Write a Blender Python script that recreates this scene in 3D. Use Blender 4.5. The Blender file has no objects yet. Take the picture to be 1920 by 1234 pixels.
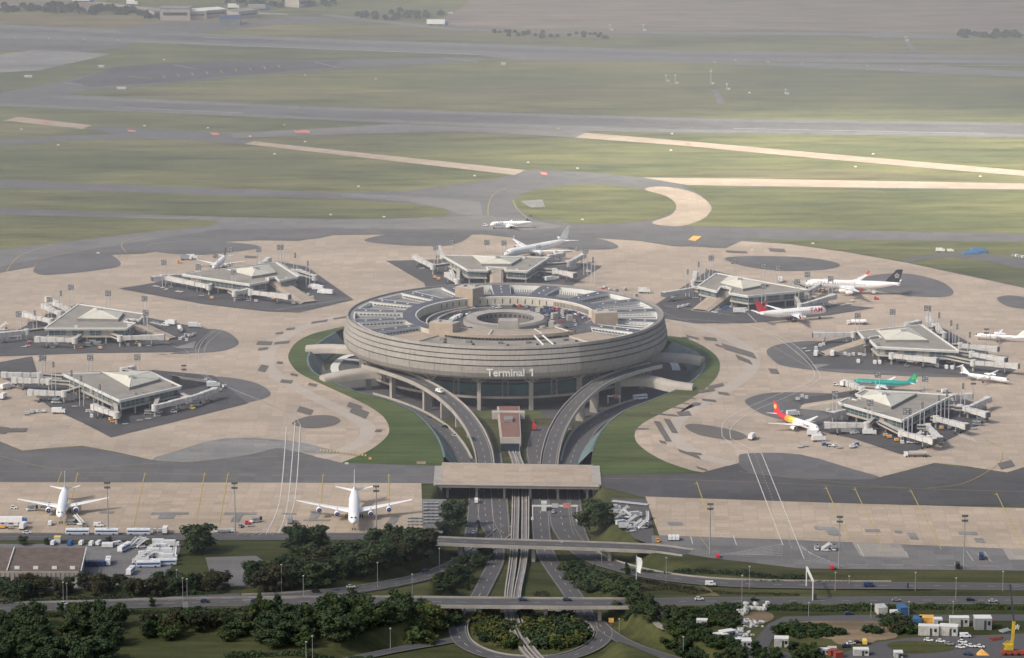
import bpy, math, random
import numpy as np
from mathutils import Vector, Matrix
from mathutils.geometry import tessellate_polygon
random.seed(7); RN = random.Random(11)
R = math.radians
S = bpy.context.scene
COL = bpy.context.collection
# ------------------------------------------------------------------ camera
F = 7500.0; PITCH = R(11.9); CX, CY = 960.0, 617.0
CAM = Vector((4.0, -2378.0, 524.0))
cp, sp = math.cos(PITCH), math.sin(PITCH)
def P(px, py, z=0.0):
    """real ground point seen at a measured place of the photograph, at height z"""
    u = (px-CX)/F; v = -(py-CY)/F
    d = Vector((u, cp+v*sp, -sp+v*cp))
    t = (z-CAM.z)/d.z
    return Vector((CAM.x+d.x*t, CAM.y+d.y*t, z))
cam = bpy.data.cameras.new("camera"); co = bpy.data.objects.new("camera", cam); COL.objects.link(co)
co.location = CAM; co.rotation_euler = (math.pi/2-PITCH, 0, 0)
cam.sensor_width = 36; cam.lens = 36*F/1920; cam.clip_end = 60000; cam.clip_start = 5
S.camera = co
# ------------------------------------------------------------------ materials
MAT = {}
def nt(name):
    m = bpy.data.materials.new(name); m.use_nodes = True; t = m.node_tree
    b = t.nodes["Principled BSDF"]; MAT[name] = m
    return m, t, b
def col4(c): return (c[0], c[1], c[2], 1)
def simple(name, c, rough=.7, metal=0, var=.12, scale=.3, spec=.3, emit=None):
    m, t, b = nt(name)
    b.inputs["Roughness"].default_value = rough; b.inputs["Metallic"].default_value = metal
    b.inputs["Specular IOR Level"].default_value = spec
    if var:
        g = t.nodes.new("ShaderNodeNewGeometry"); n = t.nodes.new("ShaderNodeTexNoise")
        n.inputs["Scale"].default_value = scale; n.inputs["Detail"].default_value = 4; n.inputs["Roughness"].default_value = .65
        t.links.new(g.outputs["Position"], n.inputs["Vector"])
        r = t.nodes.new("ShaderNodeMapRange"); r.inputs[1].default_value = .3; r.inputs[2].default_value = .7
        r.inputs[3].default_value = 1-var; r.inputs[4].default_value = 1+var
        t.links.new(n.outputs["Fac"], r.inputs[0])
        mx = t.nodes.new("ShaderNodeVectorMath"); mx.operation = 'SCALE'
        mx.inputs[0].default_value = c[:3]; t.links.new(r.outputs[0], mx.inputs["Scale"])
        t.links.new(mx.outputs[0], b.inputs["Base Color"])
    else: b.inputs["Base Color"].default_value = col4(c)
    return m
def noise(t, vec, scale, det=4, rough=.6, sx=1, sy=1, dist=0):
    mp = t.nodes.new("ShaderNodeMapping"); mp.inputs["Scale"].default_value = (sx, sy, 1)
    t.links.new(vec, mp.inputs["Vector"])
    n = t.nodes.new("ShaderNodeTexNoise"); n.inputs["Scale"].default_value = scale
    n.inputs["Detail"].default_value = det; n.inputs["Roughness"].default_value = rough
    n.inputs["Distortion"].default_value = dist
    t.links.new(mp.outputs[0], n.inputs["Vector"]); return n.outputs["Fac"]
def ramp(t, fac, stops):
    r = t.nodes.new("ShaderNodeValToRGB"); e = r.color_ramp.elements
    while len(e) < len(stops): e.new(.5)
    for k, (p, c) in enumerate(stops): e[k].position = p; e[k].color = col4(c)
    t.links.new(fac, r.inputs[0]); return r.outputs[0]
def mix(t, fac, a, b, mode='MIX'):
    m = t.nodes.new("ShaderNodeMix"); m.data_type = 'RGBA'; m.blend_type = mode
    if isinstance(fac, (int, float)): m.inputs[0].default_value = fac
    else: t.links.new(fac, m.inputs[0])
    for k, x in ((6, a), (7, b)):
        if isinstance(x, tuple): m.inputs[k].default_value = col4(x)
        else: t.links.new(x, m.inputs[k])
    return m.outputs[2]
def grassmat(name, lo, mid, hi, dry, drya=.6):
    m, t, b = nt(name); g = t.nodes.new("ShaderNodeNewGeometry").outputs["Position"]
    a = noise(t, g, .006, 6, .62, .45, 1)
    c = ramp(t, a, [(.3, lo), (.5, mid), (.7, hi)])
    d = noise(t, g, .0035, 5, .6, .35, 1.2)
    dr = ramp(t, d, [(.52, (0, 0, 0)), (.72, (drya,)*3)])
    c = mix(t, dr, c, dry)
    f = noise(t, g, .05, 6, .75, .22, 1)
    c = mix(t, .9, c, ramp(t, f, [(.34, (.42, .46, .42)), (.5, (.82, .84, .8)), (.66, (1.15, 1.12, 1.05))]), 'MULTIPLY')
    mw = t.nodes.new("ShaderNodeTexWave"); mw.inputs["Scale"].default_value = .035; mw.inputs["Distortion"].default_value = 1.5; mw.inputs["Detail"].default_value = 3; mw.bands_direction = 'Y'
    t.links.new(g, mw.inputs["Vector"]); c = mix(t, .35, c, ramp(t, mw.outputs["Fac"], [(.2, (.8, .82, .8)), (.8, (1.08, 1.08, 1.02))]), 'MULTIPLY')
    f2 = noise(t, g, .6, 3, .7)
    c = mix(t, .7, c, ramp(t, f2, [(.3, (.6, .62, .6)), (.7, (1, 1, 1))]), 'MULTIPLY')
    t.links.new(c, b.inputs["Base Color"]); b.inputs["Roughness"].default_value = .95
    b.inputs["Specular IOR Level"].default_value = .1
    return m
grassmat("grass", (.095, .115, .055), (.175, .18, .085), (.28, .262, .115), (.25, .19, .135), .9)
grassmat("lawn", (.078, .115, .045), (.105, .14, .055), (.14, .165, .068), (.18, .16, .09), .6)
def drummat():
    m, t, b = nt("drum_concrete"); g = t.nodes.new("ShaderNodeNewGeometry").outputs["Position"]; s = t.nodes.new("ShaderNodeSeparateXYZ"); t.links.new(g, s.inputs[0])
    at = t.nodes.new("ShaderNodeMath"); at.operation = 'ARCTAN2'; t.links.new(s.outputs[1], at.inputs[0]); t.links.new(s.outputs[0], at.inputs[1])
    mr = t.nodes.new("ShaderNodeMapRange"); mr.inputs[1].default_value = -math.pi; mr.inputs[2].default_value = math.pi; t.links.new(at.outputs[0], mr.inputs[0])
    # panel tones: front sector repainted paler, right side greyed with its shade painted in
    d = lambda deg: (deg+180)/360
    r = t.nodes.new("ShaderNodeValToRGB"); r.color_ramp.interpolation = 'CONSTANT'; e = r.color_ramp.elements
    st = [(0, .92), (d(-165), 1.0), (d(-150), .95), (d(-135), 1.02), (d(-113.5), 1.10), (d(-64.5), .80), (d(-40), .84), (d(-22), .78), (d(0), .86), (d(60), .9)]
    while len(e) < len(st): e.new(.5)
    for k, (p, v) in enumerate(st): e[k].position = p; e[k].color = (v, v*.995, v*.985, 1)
    t.links.new(mr.outputs[0], r.inputs[0])
    cb = t.nodes.new("ShaderNodeCombineXYZ"); m1 = t.nodes.new("ShaderNodeMath"); m1.operation = 'MULTIPLY'; m1.inputs[1].default_value = 600; t.links.new(mr.outputs[0], m1.inputs[0])
    m2 = t.nodes.new("ShaderNodeMath"); m2.operation = 'MULTIPLY'; m2.inputs[1].default_value = .12; t.links.new(s.outputs[2], m2.inputs[0])
    t.links.new(m1.outputs[0], cb.inputs[0]); t.links.new(m2.outputs[0], cb.inputs[1])
    n = noise(t, cb.outputs[0], .9, 5, .7); k = ramp(t, n, [(.3, (.24, .225, .212)), (.52, (.345, .325, .305)), (.75, (.38, .36, .34))])
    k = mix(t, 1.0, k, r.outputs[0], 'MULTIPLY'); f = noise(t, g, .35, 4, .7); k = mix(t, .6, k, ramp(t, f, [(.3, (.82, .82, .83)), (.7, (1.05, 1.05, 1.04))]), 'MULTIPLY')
    t.links.new(k, b.inputs["Base Color"]); b.inputs["Roughness"].default_value = .9; b.inputs["Specular IOR Level"].default_value = .2
drummat()
grassmat("verge", (.05, .062, .026), (.088, .094, .042), (.13, .128, .06), (.15, .125, .075), .7)
grassmat("field", (.27, .215, .19), (.29, .235, .205), (.32, .255, .22), (.24, .20, .175), .4)
grassmat("soil", (.24, .175, .125), (.29, .215, .155), (.33, .25, .18), (.19, .15, .11), .7)
def pavemat(name, c, joint=.0, stain=.25, dark=.55, size=7.5, rot=0):
    m, t, b = nt(name); g = t.nodes.new("ShaderNodeNewGeometry").outputs["Position"]
    a = noise(t, g, .02, 6, .65, .3, 1)
    k = ramp(t, a, [(.3, tuple(x*(1-stain*.45) for x in c)), (.55, c), (.75, tuple(min(1, x*(1+stain*.28)) for x in c))])
    s = noise(t, g, .045, 5, .7, .4, 1, .6)
    k = mix(t, 1.0, k, ramp(t, s, [(.24, (dark,)*3), (.42, (1, 1, 1))]), 'MULTIPLY')
    f = noise(t, g, .5, 4, .75)
    k = mix(t, .8, k, ramp(t, f, [(.3, (.8, .8, .8)), (.7, (1.05, 1.05, 1.05))]), 'MULTIPLY')
    if joint:
        mp = t.nodes.new("ShaderNodeMapping"); mp.inputs["Rotation"].default_value = (0, 0, rot); t.links.new(g, mp.inputs[0])
        br = t.nodes.new("ShaderNodeTexBrick"); br.offset = 0
        br.inputs["Scale"].default_value = 1; br.inputs["Brick Width"].default_value = size; br.inputs["Row Height"].default_value = size
        br.inputs["Mortar Size"].default_value = .35; br.inputs["Color1"].default_value = (.83, .835, .84, 1)
        br.inputs["Color2"].default_value = (1.03, 1.03, 1.03, 1); br.inputs["Mortar"].default_value = (1-joint,)*3+(1,)
        t.links.new(mp.outputs[0], br.inputs["Vector"])
        k = mix(t, .9, k, br.outputs["Color"], 'MULTIPLY')
    t.links.new(k, b.inputs["Base Color"]); b.inputs["Roughness"].default_value = .9
    b.inputs["Specular IOR Level"].default_value = .2
    return m
pavemat("concrete_apron", (.48, .395, .32), .13, .5, .68)
pavemat("concrete_strip", (.46, .375, .30), .10, .4, .75)
pavemat("concrete_front", (.48, .39, .305), .14, .45, .72, 7.5, .03)
pavemat("asphalt_light", (.20, .196, .195), 0.04, .5, .66, 9)
pavemat("asphalt_mid", (.15, .148, .15), 0.04, .5, .62, 9)
pavemat("asphalt_dark", (.10, .098, .103), 0.05, .6, .6, 7)
pavemat("asphalt_road", (.11, .108, .112), 0, .3, .75)
pavemat("asphalt_bleached", (.28, .275, .27), 0.06, .9, .5, 7)
pavemat("patch", (.15, .14, .13), 0, .3, .8)
pavemat("lane_pale", (.46, .405, .355), .0, .3, .85)
pavemat("paving_grey", (.36, .33, .30), .08, .3, .75)
simple("white_paint", (.60, .60, .58), .8, 0, .2, .4)
simple("yellow_paint", (.48, .38, .13), .8, 0, .2, .4)
simple("orange_paint", (.75, .42, .12), .8, 0, .2, .4)
simple("red_paint", (.60, .22, .19), .8, 0, .2, .4)
simple("faint_paint", (.45, .44, .40), .8, 0, .2, .4)
simple("concrete", (.35, .325, .297), .85, 0, .18, .12)
simple("concrete_light", (.42, .385, .345), .85, 0, .12, .12)
simple("concrete_dark", (.19, .18, .175), .85, 0, .16, .15)
simple("tan", (.36, .295, .235), .85, 0, .15, .2)
simple("dull_roof", (.15, .115, .10), .9, 0, .3, .3)
simple("brown_roof", (.21, .115, .095), .9, 0, .15, .3)
simple("roof_dark", (.10, .105, .13), .8, 0, .2, .15)
simple("roof_grey", (.22, .215, .21), .85, 0, .2, .12)
simple("roof_sat", (.27, .25, .225), .85, 0, .2, .1)
simple("pyramid_roof", (.54, .53, .47), .7, 0, .08, .15)
simple("trim_white", (.68, .68, .66), .6, 0, .08, .3)
simple("cream", (.52, .48, .41), .7, 0, .12, .3)
simple("groove", (.035, .035, .045), .8, 0, 0)
simple("black", (.012, .012, .015), .8, 0, 0)
simple("dark_panel", (.05, .055, .065), .6, 0, 0)
simple("glass", (.06, .11, .13), .25, 0, .5, .3, .6)
simple("glass_dark", (.016, .03, .045), .25, 0, .4, .3, .6)
simple("teal_glass", (.03, .12, .13), .4, 0, .4, .1, .5)
simple("teal_wall", (.12, .17, .17), .8, 0, .3, .12)
simple("metal", (.35, .36, .37), .55, .3, .15, .5)
simple("metal_dark", (.12, .125, .13), .6, .2, .15, .5)
simple("bridge_metal", (.56, .55, .54), .6, 0, .14, .5)
simple("white_body", (.86, .86, .87), .35, 0, .05, .5, .5)
simple("white_van", (.74, .75, .76), .45, 0, .1, .8)
simple("cabin_white", (.47, .47, .45), .7, 0, .25, .5)
simple("crane_yellow", (.55, .38, .04), .6, 0, .2, .5)
simple("rust_red", (.30, .07, .05), .7, 0, .3, .6)
simple("belly_grey", (.50, .51, .53), .45, 0, .06, .5)
simple("navy", (.015, .025, .08), .4, 0, 0)
simple("engine_blue", (.02, .05, .22), .4, 0, 0)
simple("green_body", (.01, .30, .27), .4, 0, .05, .5)
simple("leaf_green", (.10, .50, .12), .5, 0, 0)
simple("red_body", (.65, .03, .05), .45, 0, .08, .5)
simple("orange_body", (.85, .38, .04), .45, 0, .1, .5)
simple("yellow_body", (.80, .58, .12), .45, 0, .1, .5)
simple("muted_blue", (.05, .13, .27), .7, 0, .2, .5)
simple("blue_body", (.03, .12, .34), .5, 0, .1, .5)
simple("darkblue_body", (.03, .05, .13), .4, 0, .05, .5)
simple("grey_body", (.28, .29, .31), .45, 0, .05, .5)
simple("black_body", (.02, .02, .025), .35, 0, 0)
simple("silver_body", (.52, .53, .55), .4, .2, .05, .5)
simple("tyre", (.015, .015, .015), .9, 0, 0)
simple("logo_grey", (.12, .12, .16), .6, 0, 0)
simple("logo_navy", (.03, .03, .16), .6, 0, 0)
simple("bark", (.10, .08, .06), .9, 0, .2, 1)
def leafmat(name, a, b_, c_):
    m, t, b = nt(name); g = t.nodes.new("ShaderNodeNewGeometry").outputs["Position"]
    n = noise(t, g, .25, 4, .7); k = ramp(t, n, [(.3, a), (.5, b_), (.72, c_)])
    oi = t.nodes.new("ShaderNodeObjectInfo").outputs["Random"]
    k = mix(t, 1.0, k, ramp(t, oi, [(0, (.7, .75, .75)), (1, (1.2, 1.1, 1.0))]), 'MULTIPLY')
    t.links.new(k, b.inputs["Base Color"]); b.inputs["Roughness"].default_value = .85; b.inputs["Specular IOR Level"].default_value = .15
leafmat("leaf_dark", (.028, .048, .026), (.042, .067, .034), (.066, .092, .044))
leafmat("leaf_mid", (.03, .052, .022), (.045, .072, .028), (.066, .092, .036))
leafmat("leaf_yellow", (.05, .075, .025), (.085, .10, .03), (.14, .135, .042))
leafmat("leaf_brown", (.035, .04, .024), (.05, .052, .03), (.075, .07, .04))
# ------------------------------------------------------------------ object helpers
def tag(o, label=None, cat=None, group=None, kind=None):
    if label: o["label"] = label
    if cat: o["category"] = cat
    if group: o["group"] = group
    if kind: o["kind"] = kind
    return o
def empty(name, loc=(0, 0, 0), rz=0, label=None, cat=None, group=None):
    o = bpy.data.objects.new(name, None); COL.objects.link(o); o.location = loc; o.rotation_euler = (0, 0, rz)
    o.empty_display_size = .5
    return tag(o, label, cat, group)
class MB:
    def __init__(s): s.v = []; s.f = []; s.m = []; s.mats = []
    def mi(s, m):
        if m not in s.mats: s.mats.append(m)
        return s.mats.index(m)
    def face(s, pts, m):
        n = len(s.v); s.v += [tuple(p) for p in pts]; s.f.append(tuple(range(n, n+len(pts)))); s.m.append(s.mi(m))
    def box(s, c, d, m, rz=0, top=None):
        x, y, z = d[0]/2, d[1]/2, d[2]/2; ca, sa = math.cos(rz), math.sin(rz)
        n = len(s.v)
        for k, (a, b, e) in enumerate([(-x, -y, -z), (x, -y, -z), (x, y, -z), (-x, y, -z), (-x, -y, z), (x, -y, z), (x, y, z), (-x, y, z)]):
            if top and k > 3: a *= top; b *= top
            s.v.append((c[0]+a*ca-b*sa, c[1]+a*sa+b*ca, c[2]+e))
        for f in ((0, 3, 2, 1), (4, 5, 6, 7), (0, 1, 5, 4), (1, 2, 6, 5), (2, 3, 7, 6), (3, 0, 4, 7)):
            s.f.append(tuple(n+i for i in f)); s.m.append(s.mi(m))
    def beam(s, a, b, w, h, m, up=Vector((0, 0, 1))):
        """box from a to b, w wide, h high (centred)"""
        a, b = Vector(a), Vector(b); d = (b-a)
        if d.length < 1e-6: return
        d.normalize()
        side = d.cross(up)
        if side.length < 1e-3: side = Vector((1, 0, 0))
        side.normalize(); u = side.cross(d)
        n = len(s.v)
        for p in (a, b):
            for (i, j) in ((-1, -1), (1, -1), (1, 1), (-1, 1)): s.v.append(tuple(p+side*(i*w/2)+u*(j*h/2)))
        for f in ((0, 1, 2, 3), (7, 6, 5, 4), (0, 4, 5, 1), (1, 5, 6, 2), (2, 6, 7, 3), (3, 7, 4, 0)):
            s.f.append(tuple(n+i for i in f)); s.m.append(s.mi(m))
    def tube(s, a, b, r1, r2, m, n=8):
        a, b = Vector(a), Vector(b); d = (b-a).normalized(); x = d.orthogonal().normalized(); y = d.cross(x); k0 = len(s.v)
        for p, r in ((a, r1), (b, r2)):
            for k in range(n):
                t = 2*math.pi*k/n; s.v.append(tuple(p+x*(r*math.cos(t))+y*(r*math.sin(t))))
        for k in range(n):
            s.f.append((k0+k, k0+(k+1) % n, k0+n+(k+1) % n, k0+n+k)); s.m.append(s.mi(m))
        s.f.append(tuple(k0+n+k for k in range(n))); s.m.append(s.mi(m))
        s.f.append(tuple(k0+n-1-k for k in range(n))); s.m.append(s.mi(m))
    def loft(s, rings, m, closed=True, cap=True):
        k0 = len(s.v); n = len(rings[0])
        for r in rings: s.v += [tuple(p) for p in r]
        for i in range(len(rings)-1):
            mm = m(i) if callable(m) else m
            for k in range(n if closed else n-1):
                a = k0+i*n+k; b = k0+i*n+(k+1) % n
                s.f.append((a, b, b+n, a+n)); s.m.append(s.mi(mm))
        if cap and closed:
            mm = m(0) if callable(m) else m; s.f.append(tuple(k0+n-1-k for k in range(n))); s.m.append(s.mi(mm))
            mm = m(len(rings)-2) if callable(m) else m; s.f.append(tuple(k0+(len(rings)-1)*n+k for k in range(n))); s.m.append(s.mi(mm))
    def lathe(s, prof, m, a0=0, a1=360, n=96, c=(0, 0)):
        """prof: (radius, z[, mat for the band to the next])"""
        full = abs(a1-a0-360) < 1e-6; k0 = len(s.v); L = len(prof); cnt = n if full else n+1
        for k in range(cnt):
            t = R(a0+(a1-a0)*k/n)
            for q in prof: s.v.append((c[0]+q[0]*math.cos(t), c[1]+q[0]*math.sin(t), q[1]))
        for k in range(n):
            k2 = (k+1) % cnt
            for j in range(L-1):
                s.f.append((k0+k*L+j, k0+k2*L+j, k0+k2*L+j+1, k0+k*L+j+1))
                s.m.append(s.mi(prof[j][2] if len(prof[j]) > 2 else m))
    def ring_block(s, r0, r1, z0, z1, a0, a1, m, mtop=None, n=None, min_=None):
        n = n or max(2, int(abs(a1-a0)/3)); mtop = mtop or m; min_ = min_ or m
        full = abs(a1-a0-360) < 1e-6
        s.lathe([(r0, z0, min_), (r0, z1, mtop), (r1, z1, m), (r1, z0, m), (r0, z0, m)], m, a0, a1, n)
        if not full:
            for a in (a0, a1):
                t = R(a); c, q = math.cos(t), math.sin(t)
                s.face([(r0*c, r0*q, z0), (r1*c, r1*q, z0), (r1*c, r1*q, z1), (r0*c, r0*q, z1)], m)
    def prism(s, pts, z0, z1, m, mtop=None):
        n = len(pts); k0 = len(s.v)
        for z in (z0, z1): s.v += [(p[0], p[1], z) for p in pts]
        for k in range(n): s.f.append((k0+k, k0+(k+1) % n, k0+n+(k+1) % n, k0+n+k)); s.m.append(s.mi(m))
        tri = tessellate_polygon([[Vector((p[0], p[1], 0)) for p in pts]])
        for t in tri:
            s.f.append(tuple(k0+n+i for i in t)); s.m.append(s.mi(mtop or m))
            s.f.append(tuple(k0+i for i in reversed(t))); s.m.append(s.mi(m))
    def mesh(s, name):
        me = bpy.data.meshes.new(name); me.from_pydata(s.v, [], s.f)
        for k in s.mats: me.materials.append(MAT[k])
        me.polygons.foreach_set("material_index", s.m); me.update(); return me
    def build(s, name, parent=None, smooth=False, **kw):
        me = s.mesh(name)
        if smooth:
            me.polygons.foreach_set("use_smooth", [True]*len(me.polygons))
            me.set_sharp_from_angle(angle=R(40))
        o = bpy.data.objects.new(name, me); COL.objects.link(o)
        if parent: o.parent = parent
        return tag(o, **kw)
def spline(pts, n=6, closed=False):
    pts = [Vector(p) for p in pts]; out = []; L = len(pts)
    for i in range(L if closed else L-1):
        p0 = pts[(i-1) % L] if closed or i > 0 else pts[0]; p1 = pts[i]; p2 = pts[(i+1) % L]
        p3 = pts[(i+2) % L] if closed or i+2 < L else pts[-1]
        for k in range(n):
            t = k/n
            out.append(.5*((2*p1)+(p2-p0)*t+(2*p0-5*p1+4*p2-p3)*t*t+(3*p1-p0-3*p2+p3)*t**3))
    if not closed: out.append(pts[-1])
    return out
def sheet_face(mb, loops, z, m):
    """loops: lists of 2-D world points; the first is the outline, others are holes"""
    k0 = len(mb.v); L3 = [[Vector((p[0], p[1], 0)) for p in l] for l in loops]
    for l in loops: mb.v += [(p[0], p[1], z) for p in l]
    for t in tessellate_polygon(L3):
        a, b, c = (Vector(mb.v[k0+i]) for i in t)
        if (b-a).cross(c-a).z < 0: t = (t[0], t[2], t[1])
        mb.f.append(tuple(k0+i for i in t)); mb.m.append(mb.mi(m))
def px(pts, z=0, smooth=0, closed=True):
    w = [P(a, b, z) for a, b in pts]
    return spline(w, smooth, closed) if smooth else w
LV = dict(con=.06, asp=.12, isl=.18, pat=.26, mrk=.36); NSH = [0]
def sheet(name, pts, m, lv, smooth=0):
    mb = MB(); z = LV[lv] if isinstance(lv, str) else lv
    NSH[0] += 1; z += .001*NSH[0]
    sheet_face(mb, [px(pts, z, smooth)], z, m)
    return mb.build(name, kind="structure")
def offset_path(pts, d):
    out = []
    for i, p in enumerate(pts):
        a = pts[max(0, i-1)]; b = pts[min(len(pts)-1, i+1)]
        t = Vector((b.x-a.x, b.y-a.y, 0))
        t.normalize(); out.append(Vector((p.x-t.y*d, p.y+t.x*d, p.z)))
    return out
def strip(mb, pts, w, m, dz=0, o=0):
    l = offset_path(pts, o+w/2); r = offset_path(pts, o-w/2); k0 = len(mb.v); n = len(pts)
    mb.v += [(p.x, p.y, p.z+dz) for p in l]+[(p.x, p.y, p.z+dz) for p in r]
    for k in range(n-1): mb.f.append((k0+n+k, k0+n+k+1, k0+k+1, k0+k)); mb.m.append(mb.mi(m))
def dashes(mb, pts, w, m, on, off, dz=0, o=0):
    pts = offset_path(pts, o) if o else pts
    acc = 0; cur = []; s = 0
    # resample
    q = [pts[0]]
    for i in range(len(pts)-1):
        a, b = pts[i], pts[i+1]; L = (b-a).length; k = max(1, int(L/1.5))
        for j in range(1, k+1): q.append(a.lerp(b, j/k))
    seg = []; dist = 0
    for i in range(len(q)-1):
        ph = dist % (on+off)
        if ph < on: seg.append(q[i])
        elif len(seg) > 0:
            seg.append(q[i]); strip(mb, seg, w, m, dz); seg = []
        dist += (q[i+1]-q[i]).length
def wall_along(mb, pts, w, h, m, o=0, z0=0):
    """a low wall or rail following the path"""
    c = offset_path(pts, o) if o else pts
    l = offset_path(c, w/2); r = offset_path(c, -w/2); rings = []
    for a, b in zip(l, r):
        rings.append([(a.x, a.y, a.z+z0), (a.x, a.y, a.z+z0+h), (b.x, b.y, b.z+z0+h), (b.x, b.y, b.z+z0)])
    mb.loft(rings, m)
def textmesh(name, txt, size, m, parent=None, depth=.05, bold=0):
    cu = bpy.data.curves.new("tmp", 'FONT'); cu.body = txt; cu.size = size; cu.extrude = depth; cu.align_x = 'CENTER'; cu.align_y = 'CENTER'
    cu.offset = bold; cu.resolution_u = 3
    o = bpy.data.objects.new("tmp", cu); COL.objects.link(o)
    bpy.context.view_layer.update()
    me = bpy.data.meshes.new_from_object(o.evaluated_get(bpy.context.evaluated_depsgraph_get()))
    bpy.data.objects.remove(o); bpy.data.curves.remove(cu)
    me.name = name; me.materials.clear(); me.materials.append(MAT[m])
    q = bpy.data.objects.new(name, me); COL.objects.link(q)
    if parent: q.parent = parent
    return q
def clone(o, parent=None):
    c = o.copy(); COL.objects.link(c); c.parent = parent
    for ch in o.children: clone(ch, c)
    return c
# ================================================================== GROUND
LOW = -8.0
ring_L = [(690, 606), (650, 614), (612, 632), (584, 654), (575, 676), (586, 698), (620, 716), (670, 736), (725, 750), (775, 774), (808, 806), (826, 838), (832, 868)]
ring_R = [(1108, 868), (1116, 832), (1136, 800), (1170, 772), (1225, 750), (1285, 724), (1316, 700), (1322, 680), (1306, 660), (1270, 645), (1230, 632), (1200, 622)]
corr_L = [(826, 900), (812, 930), (800, 985), (792, 1010), (800, 1040), (812, 1070), (806, 1100), (790, 1122), (790, 1142), (800, 1156), (745, 1180), (680, 1215), (610, 1310)]
corr_R = [(1200, 1310), (1180, 1240), (1165, 1190), (1158, 1160), (1160, 1142), (1165, 1122), (1180, 1090), (1205, 1062), (1228, 1035), (1226, 1012), (1160, 985), (1135, 950), (1118, 915)]
wl = spline([P(*p) for p in ring_L], 5); wr = spline([P(*p) for p in ring_R], 5)
back = []
pL, pR = wl[0], wr[-1]
aL = math.atan2(pL.y, pL.x); aR = math.atan2(pR.y, pR.x); rL = math.hypot(pL.x, pL.y); rR = math.hypot(pR.x, pR.y)
for k in range(1, 20):
    t = k/20; a = aR+(aL-aR)*t; r = rR+(rL-rR)*t
    back.append(Vector((r*math.cos(a), r*math.sin(a), 0)))
SUNK = wl+[P(*p) for p in corr_L]+[P(*p) for p in corr_R]+wr+back
SUNK2 = np.array([(p.x, p.y) for p in SUNK])
def seg_dist(pts, X, Y, closed=True):
    """distance to a polyline, and the parameter of the nearest place"""
    best = np.full(X.shape, 1e9); par = np.zeros(X.shape); n = len(pts)
    for i in range(n if closed else n-1):
        a = pts[i]; b = pts[(i+1) % n]; dx, dy = b[0]-a[0], b[1]-a[1]; L = dx*dx+dy*dy+1e-9
        t = np.clip(((X-a[0])*dx+(Y-a[1])*dy)/L, 0, 1)
        d = np.hypot(X-a[0]-t*dx, Y-a[1]-t*dy); k = d < best
        best = np.where(k, d, best); par = np.where(k, i+t, par)
    return best, par
def inside(pts, X, Y):
    c = np.zeros(X.shape, bool); n = len(pts); j = n-1
    for i in range(n):
        xi, yi = pts[i]; xj, yj = pts[j]
        k = ((yi > Y) != (yj > Y)) & (X < (xj-xi)*(Y-yi)/(yj-yi+1e-12)+xi); c ^= k; j = i
    return c
def path3(pts, n=5): return spline([P(a, b, z) for a, b, z in pts], n)
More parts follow.
